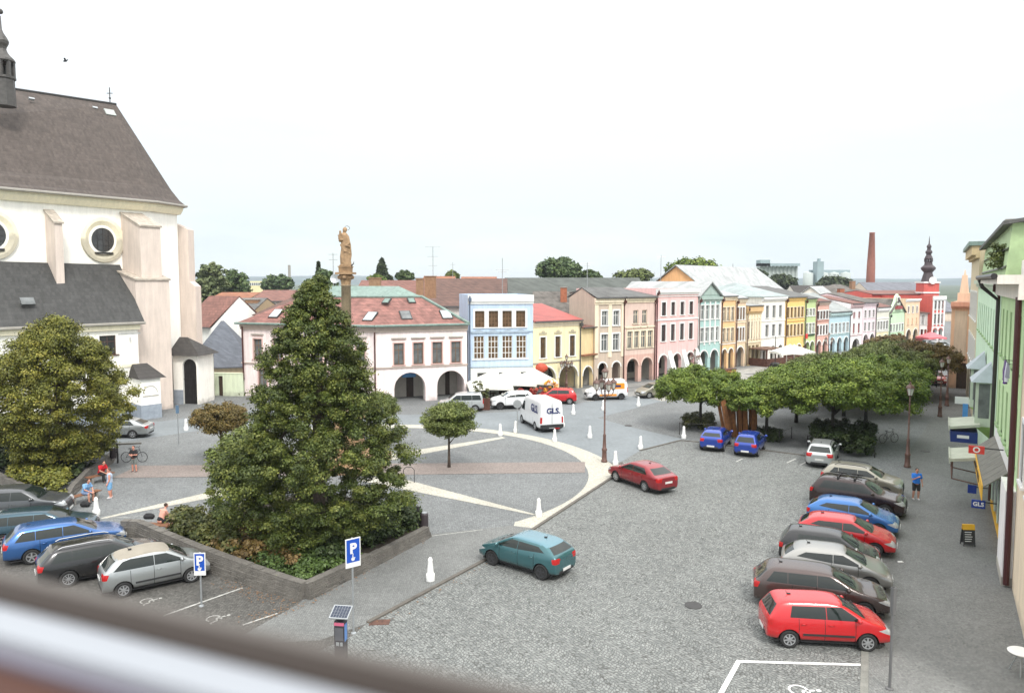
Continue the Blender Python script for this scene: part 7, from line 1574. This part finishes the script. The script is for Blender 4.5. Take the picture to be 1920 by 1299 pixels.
# hanging signs and canopies on the right-hand front
def onright(px, y_, off): # point at a given distance off the facade line on a photo column
    lo, hi = 20., 90.; nrm = Vector((-.868, .496, 0))
    for _ in range(40):
        m_ = (lo+hi)/2; p = rline(m_)+nrm*off-Vector((.6, 0, 0)); r_ = p.x/(p.y*.997+.67)
        if 960+F*r_ > px: lo = m_
        else: hi = m_
    p = rline(lo)+nrm*off-Vector((.6, 0, 0)); p.z = zt(px, y_, p); return p
fa = math.atan2(1, .571)
def rsign(label, name, px, y0, y1, w, off, mats, txt=None, ts=.3):
    p = onright(px, y1, off); z1 = zt(px, y0, p); r = thing(name, label, 'sign', (p.x, p.y, p.z), R(-30)); b = MB(); b.box(-w/2, w/2, -.06, .06, 0, z1-p.z, 0); b.build('panel', mats, r); b = MB(); b.tube([(w/2, 0, (z1-p.z)*.8), (w/2+off, 0.0, (z1-p.z)*.8)], .03, 5); b.build('bracket', IRON, r)
    if txt: lettering(txt, ts, SWH, r, Matrix.Translation((0, -.07, (z1-p.z)/2)) @ Matrix.Rotation(R(90), 4, 'X'), .01)
    return r
DB = mat('deep_blue_sign', (.01, .03, .16), .4, var=0)
rsign('dark blue hanging sign with white letters beside the yellow shop front', 'hanging_sign', 1837, 937, 952, .55, .45, [mat('sign_blue_b', (.01, .04, .25), .4, var=0)], 'GLS', .26)
rsign('small plain blue hanging sign left of the lettered one', 'hanging_sign', 1826, 909, 924, .4, .5, [mat('sign_blue_b', (.01, .04, .25), .4, var=0)])
rsign('red hanging sign with white ring under the pale canopy', 'hanging_sign', 1828, 836, 850, .6, .7, [mat('red_sign', (.6, .04, .03), .5)], 'O', .35)
rsign('white and blue box sign above the far end of the pavement', 'hanging_sign', 1804, 744, 757, .95, .5, [SWH]); rsign('light blue upright banner sign on the right-hand houses', 'banner_sign', 1811, 757, 788, .35, .3, [mat('light_blue_banner', (.08, .28, .65), .5)])
def rcanopy(label, px, y, Lc, dep, under=None, leg=False):
    p = onright(px, y, 0.05); r = thing('shop_canopy', label, 'canopy', (p.x, p.y, p.z), math.atan2(-1, -.571)); b = MB()
    b.add([(-Lc/2, -dep, -.1), (Lc/2, -dep, -.1), (Lc/2, 0, .15), (-Lc/2, 0, .15), (-Lc/2, -dep, .05), (Lc/2, -dep, .05), (Lc/2, 0, .3), (-Lc/2, 0, .3)], [(0, 3, 2, 1), (4, 5, 6, 7), (0, 1, 5, 4), (1, 2, 6, 5), (2, 3, 7, 6), (3, 0, 4, 7)]); b.box(-Lc/2-.02, Lc/2+.02, -dep-.06, -dep-.002, -.2, .1)
    b.build('roof', mat('pale_greenish_canopy', (.42, .44, .36), .8, var=.12), r)
    if under: b = MB(); b.box(-Lc/2+.1, Lc/2-.1, -dep+.05, -.1, -.85, -.22, 0); so = b.build('sign_panel', under, r); 
    if under: b = MB(); b.box(Lc/2-.10, Lc/2-.095, -dep*.75, -dep*.35, -.6, -.42); b.build('lettering_strip', SWH, so)
    if leg:
        b = MB()
        for x in (-Lc/2+.1, Lc/2-.1): b.tube([(x, -dep+.1, -.1), (x, -dep+.1, -1.0), (x, -.1, -1.2)], .04, 5)
        b.tube([(-Lc/2+.1, -dep+.1, -1.0), (Lc/2-.1, -dep+.1, -1.0)], .03, 5); b.build('frame', RUSTY, r)
rcanopy('pale canopy with a deep blue sign box beneath it on the right', 1835, 797, 3.2, 1.5, DB); rcanopy('pale canopy on a brown frame before the slate shop canopy', 1843, 857, 3.0, 1.5, None, True)
# laundry
lp = rline(30.9)+Vector((-.868, .496, 0))*.35
r = thing('laundry_line', 'laundry of grey, purple and white clothes hanging from the dark green house', 'laundry', (lp.x, lp.y, 0), math.atan2(-1, -.571)); zl = zt(1900, 678, lp)
b = MB(); b.tube([(-1.1, 0, zl), (1.1, 0, zl)], .012, 5)
for x in (-1.0, 1.0): b.tube([(x, 0, zl), (x, .38, zl-.05)], .014, 5)
b.build('line', IRON, r)
for x, w_, hh, c_ in ((-.75, .5, .85, (.25, .22, .3)), (-.2, .4, .95, (.10, .03, .22)), (.3, .45, .8, (.7, .7, .75)), (.75, .3, .6, (.3, .3, .36))):
    b = MB(); N = 8; vs = []; 
    for i in range(N+1):
        for z in (0, -hh*.5, -hh): vs.append((x-w_/2+w_*i/N, .05*math.sin(i*1.9+z*3)*(1-z), zl+z))
    b.add(vs, [(i*3+j, (i+1)*3+j, (i+1)*3+j+1, i*3+j+1) for i in range(N) for j in range(2)]); b.build('garment', mat('cloth_%d' % int(c_[2]*1000), c_, .95, var=.1), r)
# cafe parasols
CANV = mat('parasol_canvas', (.78, .77, .70), .9, var=.04); WICK = mat('dark_wicker', (.09, .035, .022), .8, var=.3)
def parasol(px, Y, ytop, yed, w, lab, m=CANV, grp='white cafe parasols before the blue house', pole=WHITE):
    p = at(px, 700, Y); zt_ = zt(px, ytop, p); ze_ = zt(px, yed, p); r = thing('parasol', lab, 'parasol', (p.x, p.y, 0), R(8), grp); b = MB(); a = w/2
    E_ = [(-a, -a), (0, -a*1.0), (a, -a), (a, 0), (a, a), (0, a), (-a, a), (-a, 0)]
    b.add([(x, y, ze_+(.0 if i % 2 == 0 else .12)) for i, (x, y) in enumerate(E_)]+[(0, 0, zt_)]+[(x*1.003, y*1.003, ze_-.28+(.0 if i % 2 == 0 else .12)) for i, (x, y) in enumerate(E_)], [(i, (i+1) % 8, 8) for i in range(8)]+[(i+9, (i+1) % 8+9, (i+1) % 8, i) for i in range(8)])
    b.build('canopy', m, r); b = MB(); b.tube([(0, 0, 0), (0, 0, zt_+.12)], .045, 8); b.build('pole', pole, r); b = MB(); b.lathe([(.4, 0), (.4, .12), (.1, .14)], 0, 0, 12); b.build('base', IRON, r)
parasol(917, 75.2, 697, 722, 4.4, 'white square cafe parasol, left of three before the blue house'); parasol(960, 76.5, 691, 715, 4.4, 'white square cafe parasol, middle of three before the blue house'); parasol(1002, 76.8, 691, 713, 4.2, 'white square cafe parasol, right of three, reaching the yellow house')
def cafe_set(x, y, lab):
    r = thing('cafe_table', lab+' table', 'table', (x, y, 0), 0, 'cafe tables'); b = MB(); b.lathe([(.4, .72), (.4, .75)], 0, 0, 12); b.build('table_top', WICK, r); b = MB(); b.tube([(0, 0, 0), (0, 0, .72)], .04, 6); b.build('leg', IRON, r)
def chair(x, y, rz, lab):
    r = thing('cafe_chair', lab, 'chair', (x, y, 0), rz, 'dark wicker cafe chairs'); b = MB(); b.box(-.24, .24, -.24, .24, .40, .46); b.build('seat', WICK, r); b = MB(); b.box(-.24, .24, .20, .26, .46, .92); b.build('backrest', WICK, r)
    for sx in (-.2, .2):
        for sy in (-.2, .2): b = MB(); b.box(sx-.025, sx+.025, sy-.025, sy+.025, 0, .40); b.build('leg', WICK, r)
for i, px in enumerate((925, 955, 985, 1015)):
    p = at(px, 740, 75.0); nm = ['leftmost', 'second', 'third', 'rightmost'][i]; cafe_set(p.x, p.y, nm+' dark round cafe'+' under the parasols,'); bpy.data.objects
    for k, (dx, dy, rz) in enumerate(((-.7, 0, R(90)), (.7, 0, R(-90)))): chair(p.x+dx, p.y+dy, rz, 'wicker chair on the %s of the %s cafe table under the parasols' % (['left', 'right'][k], nm))
for o in list(C.objects):
    if o.name.startswith('cafe_table'): o['label'] = o['label'].replace(', table', '').replace('dark round cafe', 'dark round cafe table')
def planter(px, py, lab, w_, m, lm, hp=.5, hb=.8, n=24):
    p = g(px, py); r = thing('plant_box', lab, 'planter', p); b = MB(); b.box(-w_/2, w_/2, -.25, .25, 0, hp); b.build('box', m, r); cs = [((rng.rand()-.5)*w_*.9, (rng.rand()-.5)*.4, hp+rng.rand()*hb) for _ in range(n)]; link('foliage', leaves(cs, [.2]*n, 50, .06, lm, rng), r)
planter(903, 768, 'brown plant box with green bush at the left end of the cafe', 1.6, WICK, L_HDG, 1.1, 1.6); planter(1032, 753, 'planter with bright orange and yellow flowers at the right end of the cafe', 1.4, WICK, leafmat('orange_flowers', (.6, .12, .02), (.8, .35, .03), (.85, .6, .05)), .9, 1.3)
for i, px in enumerate((978, 1000, 1020)): planter(px, 752+0*i, 'cafe plant box with red flowers, %s of three' % ['left', 'middle', 'right'][i], .9, WICK, leafmat('red_flowers', (.25, .02, .02), (.5, .06, .05), (.6, .2, .1)), .6, .7, 12)
b = MB(); p = at(1012, 700, 81.0); pz = zt(1012, 688, p); b.M = Matrix.Translation((p.x, p.y-.9, pz)); b.ell((0, 0, 0), (.85, .35, .55), 12); tag(b.build('red_balloon_sign', mat('orange_red_sign', (.5, .07, .03), .5, var=.1)), 'orange-red rounded sign in the left arch of the yellow house', 'sign')
# second terrace on the promenade
tp_ = g(1470, 684); r = thing('terrace_fence', 'dark reddish-brown wooden terrace enclosure before the white and yellow houses', 'fence', tp_, R(38))
b = MB(); b.box(-4.5, 5.2, -.05, .05, 0, 1.1); b.box(-4.5, -4.4, 0, 3, 0, 1.1); b.box(5.1, 5.2, 0, 3, 0, 1.1); b.build('panel', WICK, r)
for x in (-4.4, -2.2, 0, 2.2, 5.1):
    b = MB(); b.box(x-.07, x+.07, -.08, .08, 0, 2.5); b.build('post', WICK, r)
b = MB(); b.box(-4.5, -.2, .0, 3, 2.35, 2.5); b.build('pergola_roof', mat('brown_pergola', (.16, .09, .06), .85, var=.2), r)
parasol(1488, 100.0, 646.5, 658, 3.9, 'white parasol over the reddish terrace before the yellow house', grp='white parasols on the promenade'); parasol(1474, 97.5, 648, 660, 3.2, 'lower white parasol beside the one before the yellow house', grp='white parasols on the promenade')
parasol(1743, 138, 622, 632, 3.6, 'pink parasol at the far end of the square', mat('pink_canvas', (.65, .16, .18), .9), None)
b = MB(); p = g(1737, 643); r = thing('terrace_fence', 'dark red terrace screen under the pink parasol', 'fence', p); b.box(-2.2, 1.5, -.05, .05, 0, 1.2); b.build('panel', mat('dark_red_screen', (.14, .02, .025), .8), r)
for i, (a, c) in enumerate(((1340, 712), (1362, 708))):
    r = thing('terrace_fence', 'orange-brown wooden terrace box, %s of two before the orange house' % ['left', 'right'][i], 'fence', g(a, c), R(40)); b = MB(); b.box(-1.5, 1.5, -.4, .4, 0, 1.0); b.build('panel', mat('orange_brown_wood', (.28, .11, .04), .8, var=.2), r)
    b = MB(); b.box(-1.55, 1.55, -.45, .45, 1.0, 1.06); b.build('rail', WICK, r)
# statue column
cp = Vector((-10.65, 48, 0)); r = thing('statue_column', 'tall sandstone column carrying a statue of a robed woman with a halo', 'column', cp, R(0)); s_ = 48/F; z = lambda y: zt(650, y, cp)
b = MB(); b.frustum(0, 0, 0, .4, 2.4, 2.4, 2.4, 2.4); b.frustum(0, 0, .4, .8, 1.9, 1.9, 1.9, 1.9); b.frustum(0, 0, .8, 3.2, .9, .9, .8, .8); b.frustum(0, 0, 3.2, 3.5, 1.1, 1.1, 1.1, 1.1); b.build('pedestal', STONE, r)
b = MB(); b.lathe([(.5, 3.5), (.48, 3.7), (.36, 3.8), (.36, 4.4), (.30, z(537)), (.34, z(536)), (.34, z(534.5)), (.30, z(534))], 0, 0, 18); b.build('shaft', mat('weathered_sandstone', (.30, .235, .15), .85, var=.3, scale=1.5, fine=.15, bump=.5, streak=.2), r, True)
b = MB(); b.lathe([(.30, z(534)), (.33, z(526)), (.50, z(518)), (.46, z(516)), (.38, z(514))], 0, 0, 12); 
for j in range(8): a = j*math.pi/4; b.ell((.42*math.cos(a), .42*math.sin(a), z(520)), (.13, .13, .13), 8)
b.frustum(0, 0, z(514.5), z(510.5), .56, .56, .56, .56); b.frustum(0, 0, z(510.5), z(501), .36, .36, .38, .38); b.frustum(0, 0, z(501), z(499), .42, .42, .42, .42); b.build('capital', STONE, r)
# the figure: one continuous carved surface
def blob(name, parts, m, parent, vox=.02, smooth=True, M=None, subs=None):
    b = MB(); b.M = M
    for pr in parts:
        if pr[0] == 'e': b.ell(pr[1], pr[2], 16, rz=(Matrix.Rotation(pr[3][0], 3, pr[3][1]) if len(pr) > 3 else None))
        else: b.tube(pr[1], pr[2], 12); [b.ell(q_, (r_,)*3, 12) for q_, r_ in zip(pr[1], pr[2])]
    me = b.mesh(name, m); o = bpy.data.objects.new(name, me); C.objects.link(o); md = o.modifiers.new('r', 'REMESH'); md.mode = 'VOXEL'; md.voxel_size = vox; md.use_smooth_shade = True
    sm = o.modifiers.new('s', 'SMOOTH'); sm.factor = .5; sm.iterations = 2; bpy.context.view_layer.update(); me2 = evalmesh(o); bpy.data.objects.remove(o); me2.materials.clear(); me2.materials.append(m); me2.polygons.foreach_set('use_smooth', [True]*len(me2.polygons))
    return link(name, me2, parent)
zs = z(499); H_ = z(427)-zs
def S(x, y, zf): return (x, y, zs+H_*zf)
parts = [('t', [S(.03, 0, .02), S(-.02, 0, .25), S(.03, 0, .45), S(0, 0, .62), S(-.04, 0, .78), S(-.05, 0, .86)], [.36, .33, .30, .27, .24, .12]), ('e', S(-.02, -.02, .93), (.125, .14, .165)), ('e', S(-.01, .03, .95), (.15, .15, .16)),
  ('t', [S(-.22, -.03, .76), S(-.30, -.12, .66), S(-.15, -.28, .68)], [.12, .10, .07]), ('t', [S(.14, 0, .76), S(.26, -.10, .60), S(.12, -.26, .52), S(.30, -.2, .50)], [.12, .10, .08, .06]),
  ('t', [S(-.30, -.14, .72), S(-.26, -.16, .84)], [.12, .09]), ('e', S(-.27, -.17, .89), (.075, .08, .09)), ('t', [S(-.3, -.15, .74), S(-.42, -.18, .80)], [.05, .03]),
  ('t', [S(.28, -.05, .58), S(.30, 0, .30), S(.18, -.05, .04)], [.09, .11, .14]), ('t', [S(-.25, -.1, .55), S(.05, -.28, .38), S(.28, -.12, .33)], [.07, .08, .06]), ('t', [S(-.2, -.25, .35), S(-.1, -.28, .1)], [.06, .08]), ('t', [S(.05, -.30, .3), S(.0, -.3, .05)], [.05, .07]), ('e', S(0, 0, .015), (.42, .36, .10))]
blob('figure', parts, STONE, r, .022)
b = MB(); b.tube([S(.12+.16*math.cos(a), .05, .99+.055*math.sin(a)) for a in [R(-70)+R(250)*i/14 for i in range(15)]], .014, 5); b.build('halo', IRON, r); b = MB(); b.tube([S(.25, -.1, .02), S(.42, -.1, .02), S(.52, -.1, .06), S(.56, -.1, .12)], [.06, .05, .035, .012], 8); b.build('crescent', mat('dark_bronze', (.07, .06, .05), .5, metal=.3), r)
# birds
def bird(loc, lab, rz, s=1., fly=False):
    r = thing('bird', lab, 'bird', loc, rz); P = [('t', [(-.14*s, 0, .11*s), (-.05*s, 0, .12*s), (.05*s, 0, .14*s)], [.02*s, .055*s, .05*s]), ('t', [(.05*s, 0, .15*s), (.10*s, 0, .20*s)], [.035*s, .03*s]), ('e', (.12*s, 0, .215*s), (.032*s, .028*s, .028*s)), ('t', [(.14*s, 0, .212*s), (.17*s, 0, .205*s)], [.010*s, .006*s])]
    if not fly: P += [('t', [(0, .025*s, .10*s), (.01*s, .025*s, .0)], [.012*s, .009*s]), ('t', [(0, -.025*s, .10*s), (.01*s, -.025*s, .0)], [.012*s, .009*s])]
    blob('body', P, mat('pigeon_grey', (.07, .075, .085), .8, var=.3, scale=20), r, .007*s)
    for sy in (1, -1):
        b = MB(); b.add([(.06*s, sy*.03*s, .15*s), (-.06*s, sy*.03*s, .15*s), (-.04*s, sy*.22*s, .24*s), (.05*s, sy*.22*s, .25*s), (-.05*s, sy*.40*s, .18*s), (.06*s, sy*.03*s, .165*s), (-.06*s, sy*.03*s, .16*s), (-.04*s, sy*.22*s, .25*s), (.05*s, sy*.22*s, .262*s)] if fly else [(.06*s, sy*.05*s, .15*s), (-.14*s, sy*.045*s, .12*s), (-.05*s, sy*.062*s, .09*s)], [(0, 1, 2, 3), (3, 2, 4), (5, 8, 7, 6), (8, 4, 7)] if fly else [(0, 1, 2)]); b.build('wing', mat('pigeon_grey', (.07, .075, .085), .8), r)
bird(g(388, 970), 'dark pigeon standing on the plaza behind the bench', R(200)); bird(g(410, 953), 'small pigeon on the plaza beside the foliage of the tall tree', R(30), .8); bird(at(123, 119, 60), 'small dark bird flying in the sky above the church roof', R(15), 1.3, True)

# ================================================================ PEOPLE
SKIN = mat('skin', (.52, .26, .18), .6, var=.06); SKINP = mat('sunburnt_skin', (.62, .28, .20), .6, var=.06)
def hand(wr, d, side, palmdir, P):
    """palm, four unequal fingers slightly curled and a thumb from the side of the palm"""
    wr = Vector(wr); d = Vector(d).normalized(); p_ = Vector(palmdir).normalized(); s_ = d.cross(p_).normalized()
    P.append(('t', [wr, wr+d*.045, wr+d*.085], [.026, .031, .028]))
    for i, ln in enumerate((.062, .072, .068, .052)):
        o = wr+d*.085+s_*(-.027+.018*i); P.append(('t', [o-d*.02, o+d*ln*.5+p_*.004, o+d*ln*.85+p_*.02, o+d*ln*.95+p_*.034], [.0105, .0095, .009, .008]))
    o = wr+d*.03-s_*.025*side; P.append(('t', [o, o-s_*.022*side+d*.025+p_*.01, o-s_*.024*side+d*.055+p_*.02], [.012, .011, .009]))
def person(label, loc, rz, pose, H_=1.74, top=None, bottom=None, hair=(.03, .02, .015), skin=SKIN, shoes=(.05, .05, .05), build=1., longhair=False, sleeves=True, trousers=False, seat=.46, armpose=None, bag=False):
    r = thing('person', label, 'person', loc, rz); k = H_/1.74; J = {}
    if pose == 'stand':
        J = dict(pel=(0, 0, .95), ch=(0, .0, 1.30), nk=(0, .0, 1.47), hd=(0, -.03, 1.62), hl=(.10, 0, .90), hr=(-.10, 0, .90), kl=(.12, -.03, .50), kr=(-.11, -.0, .50), al=(.13, .02, .09), ar=(-.13, .05, .09), sl=(.19, 0, 1.40), sr=(-.19, 0, 1.40), el=(.26, .0, 1.13), er=(-.26, .02, 1.13), wl=(.27, -.10, .90), wr=(-.27, -.08, .90))
    elif pose == 'walk':
        J = dict(pel=(0, 0, .94), ch=(0, -.02, 1.29), nk=(0, -.03, 1.46), hd=(0, -.06, 1.61), hl=(.10, 0, .90), hr=(-.10, 0, .90), kl=(.11, -.14, .50), kr=(-.11, .06, .49), al=(.11, -.20, .09), ar=(-.11, .34, .14), sl=(.19, 0, 1.40), sr=(-.19, 0, 1.40), el=(.25, .08, 1.13), er=(-.25, -.05, 1.14), wl=(.25, .05, .89), wr=(-.24, -.22, .95))
    else:
        lean = .16; J = dict(pel=(0, .0, seat+.08), ch=(0, -lean, seat+.42), nk=(0, -lean*1.5, seat+.58), hd=(0, -lean*2.0, seat+.72), hl=(.10, -.03, seat+.05), hr=(-.10, -.03, seat+.05), kl=(.15, -.45, seat+.05), kr=(-.15, -.45, seat+.05), al=(.15, -.42, .09), ar=(-.15, -.46, .09), sl=(.19, -lean, seat+.52), sr=(-.19, -lean, seat+.52), el=(.24, -.28, seat+.28), er=(-.24, -.28, seat+.28), wl=(.10, -.48, seat+.16), wr=(-.10, -.48, seat+.16))
    if armpose == 'phone': J['er'] = (-.22, -.12, 1.14); J['wr'] = (-.06, -.30, 1.30)
    if armpose == 'fold': J['el'] = (.24, -.08, 1.15); J['wl'] = (.06, -.24, 1.18); J['er'] = (-.24, -.08, 1.15); J['wr'] = (-.06, -.25, 1.12)
    J = {a: Vector(v)*k for a, v in J.items()}; B = build; P = []
    mid = J['pel'].lerp(J['ch'], .5)
    P.append(('t', [J['hl'], J['kl'], J['kl'].lerp(J['al'], .35), J['al']], [.085*B, .057*B, .058*B, .037])); P.append(('t', [J['hr'], J['kr'], J['kr'].lerp(J['ar'], .35), J['ar']], [.085*B, .057*B, .058*B, .037]))
    for s_ in (.05, -.05): P.append(('t', [J['pel']+Vector((s_*1.2, 0, -.02)), mid+Vector((s_, 0, 0)), J['ch']+Vector((s_*1.4, 0, 0)), J['ch']+Vector((s_*1.3, 0, .08))], [.11*B, .10*B, .105*B, .085]))
    P.append(('t', [J['sl'], J['nk']-Vector((0, 0, .04)), J['sr']], [.055, .065, .055])); P.append(('t', [J['nk']-Vector((0, 0, .05)), J['nk'].lerp(J['hd'], .6)], [.055, .05]))
    hd = J['hd']; P.append(('e', hd+Vector((0, .01, .02)), (.076, .094, .105))); P.append(('e', hd+Vector((0, -.025, -.045)), (.055, .062, .062))); P.append(('t', [hd+Vector((0, -.085, .015)), hd+Vector((0, -.103, -.018))], [.010, .015])); P.append(('t', [hd+Vector((-.02, -.082, -.052)), hd+Vector((.02, -.082, -.052))], [.008, .008]))
    for s_ in (1, -1): P.append(('e', hd+Vector((s_*.078, .005, 0)), (.012, .02, .03)))
    for s_, a in ((1, 'l'), (-1, 'r')):
        P.append(('t', [J['s'+a], J['s'+a].lerp(J['e'+a], .5), J['e'+a], J['e'+a].lerp(J['w'+a], .35), J['w'+a]], [.052*B, .047*B, .038, .038, .025])); dd = J['w'+a]-J['e'+a]; hand(J['w'+a], dd, s_, (-s_*.9, -.3, 0) if pose != 'sit' else (0, .0, -1), P)
        P.append(('t', [J['a'+a]-Vector((0, -.03, .03)), J['a'+a]+Vector((0, -.06, -.045)), J['a'+a]+Vector((0, -.15, -.062))], [.045, .04, .03]))
    blob('body', P, skin, r, .0095)
    # face
    for s_ in (1, -1): b = MB(); b.ell(hd+Vector((s_*.03, -.083, .012)), (.012, .008, .008), 8); b.build('eye', PLASTIC, r, True)
    hp = [('e', hd+Vector((0, .028, .045)), (.086, .092, .095))]
    if longhair: hp += [('t', [hd+Vector((0, .06, .03)), hd+Vector((0, .085, -.12)), hd+Vector((0, .08, -.2))], [.075, .06, .035])]
    blob('hair', hp, mat('hair_%d' % int(hair[0]*1000), hair, .8, var=.2, scale=30), r, .011)
    g_ = .014
    if top:
        T = []
        for s_ in (.05, -.05): T.append(('t', [J['pel']+Vector((s_*1.2, 0, .02)), mid+Vector((s_, 0, 0)), J['ch']+Vector((s_*1.4, 0, 0)), J['ch']+Vector((s_*1.3, 0, .075))], [.112*B+g_, .105*B+g_, .107*B+g_, .085+g_]))
        T.append(('t', [J['sl'], J['nk']-Vector((0, 0, .055)), J['sr']], [.056+g_, .06+g_, .056+g_]))
        if sleeves:
            for a in 'lr': T.append(('t', [J['s'+a], J['s'+a].lerp(J['e'+a], .62)], [.056*B+g_, .052*B+g_]))
        blob('shirt', T, mat('cloth_top_%d_%d' % (int(top[0]*999), int(top[2]*999)), top, .9, var=.12, scale=8), r, .012)
    if bottom:
        T = [('t', [J['hl'], J['pel']+Vector((.05, 0, .06)), J['pel']+Vector((-.05, 0, .06)), J['hr']], [.09*B+g_, .10*B+g_, .10*B+g_, .09*B+g_])]
        for a in 'lr':
            q = [J['h'+a], J['h'+a].lerp(J['k'+a], .85)]; rr_ = [.09*B+g_, .073*B+g_]
            if trousers: q = [J['h'+a], J['k'+a], J['a'+a]+Vector((0, 0, .03))]; rr_ = [.09*B+g_, .068*B+g_, .055+g_]
            T.append(('t', q, rr_))
        blob('trousers' if trousers else 'shorts', T, mat('cloth_low_%d_%d' % (int(bottom[0]*999), int(bottom[2]*999)), bottom, .9, var=.12, scale=8), r, .012)
    for a in 'lr': blob('shoe', [('t', [J['a'+a]-Vector((0, -.03, .045)), J['a'+a]+Vector((0, -.06, -.052)), J['a'+a]+Vector((0, -.16, -.066))], [.05, .046, .034])], mat('shoe_%d' % int(shoes[0]*999), shoes, .7), r, .012)
    return r
P_ = g(1717, 936); person('man in bright blue shirt and dark shorts holding a phone on the right pavement', P_, R(-10), 'stand', 1.74, (.03, .20, .70), (.03, .03, .03), shoes=(.6, .6, .6), armpose='phone', build=1.1)
P_ = g(207, 933); person('standing person in pale blue vest and light blue shorts beside the seated group', P_, R(-65), 'stand', 1.68, (.40, .47, .58), (.20, .42, .68), skin=SKINP, sleeves=False, shoes=(.6, .55, .55), build=1.25, hair=(.12, .07, .05))
P_ = g(252, 884); person('standing person in black top and grey shorts in front of the bicycle', P_, R(0), 'stand', 1.66, (.02, .018, .02), (.18, .20, .19), skin=SKINP, armpose='fold', shoes=(.06, .04, .04))
P_ = g(160, 940); person('seated person in light blue shirt and dark hair leaning forward on the near left bench', (P_.x, P_.y, 0), R(70), 'sit', 1.72, (.20, .38, .62), (.16, .22, .35), hair=(.03, .02, .015), build=1.1)
P_ = g(190, 902); person('seated person in red shirt with long dark hair by the curved planter wall', (P_.x, P_.y, 0), R(62), 'sit', 1.70, (.50, .012, .02), (.02, .02, .02), longhair=True, trousers=True, build=1.15)
P_ = g(302, 996); person('bare-backed man in black shorts sitting on the bench with his back to us', (P_.x, P_.y, 0), R(150), 'sit', 1.76, None, (.015, .015, .018), skin=mat('pale_pink_skin', (.66, .33, .25), .6, var=.05), build=1.15, hair=(.05, .03, .02))
P_ = g(1738, 752); person('distant walker in dark brown clothes under the far maples', P_, R(20), 'walk', 1.74, (.07, .05, .04), (.06, .045, .035), trousers=True)
P_ = g(1752, 726); person('farthest walker in black beside the far lamp posts', P_, R(0), 'walk', 1.74, (.03, .03, .035), (.03, .03, .03), trousers=True)
# bags by the seated people
for px, py, lab in ((160, 950, 'black wheeled bag in front of the person in light blue'), (280, 990, 'dark rucksack lying on the left end of the bench')):
    p = g(px, py); z0 = .44 if px > 200 else 0
    blob_o = thing('bag', lab, 'bag', (p.x, p.y, z0)); blob('bag_body', [('t', [(-.14, 0, .14), (.14, 0, .15)], [.13, .14]), ('t', [(-.1, 0, .24), (.1, 0, .25)], [.08, .07])], mat('black_cloth', (.02, .02, .022), .85), blob_o, .015)
# ================================================================ THE WINDOW WE LOOK OUT OF
u_ = Vector((.923, -.385, 0)); nrm = Vector((.385, .923, 0)); Mw = Matrix(((u_.x, nrm.x, 0, 0), (u_.y, nrm.y, 0, 0), (0, 0, 1, 0), (0, 0, 0, 1)))
win = thing('window_sill', 'blurred window frame and sill right in front of us at the lower left', 'window sill', (0, 0, CAMZ), 0)
def bar(name, s0, s1, z0, z1, m, x0=-1.1, x1=.7):
    b = MB(); b.M = Mw; b.box(x0, x1, s0, s1, z0, z1); return b.build(name, m, win)
bar('outer_ledge', .158, .1645, -.112, -.1, mat('grey_brown_ledge', (.10, .088, .078), .7, var=.1))
bar('gasket', .147, .158, -.125, -.099, mat('dark_gasket', (.018, .009, .004), .7, var=.1))
bar('frame_profile', .1335, .147, -.13, -.1005, mat('white_frame_paint', (.30, .318, .345), .8, var=.03))
bar('groove', .129, .1335, -.13, -.104, mat('grey_groove', (.13, .12, .15), .6))
bar('wooden_sill', -.10, .129, -.14, -.106, mat('red_brown_varnish', (.055, .016, .007), .7, var=.15))

# ---------------------------------------------------------------- the air
b = MB(); b.box(-7000, 7000, -600, 7000, -3.5, 75); hz = struct(b.build('haze', bpy.data.materials.new('haze_air')), 'stuff'); hm = hz.data.materials[0]; hm.use_nodes = True; hm.node_tree.nodes.clear()
pv = node(hm.node_tree, 'ShaderNodeVolumePrincipled'); pv.inputs['Density'].default_value = .00016; pv.inputs['Color'].default_value = (.86, .92, 1, 1); ho = node(hm.node_tree, 'ShaderNodeOutputMaterial'); hm.node_tree.links.new(pv.outputs[0], ho.inputs['Volume'])
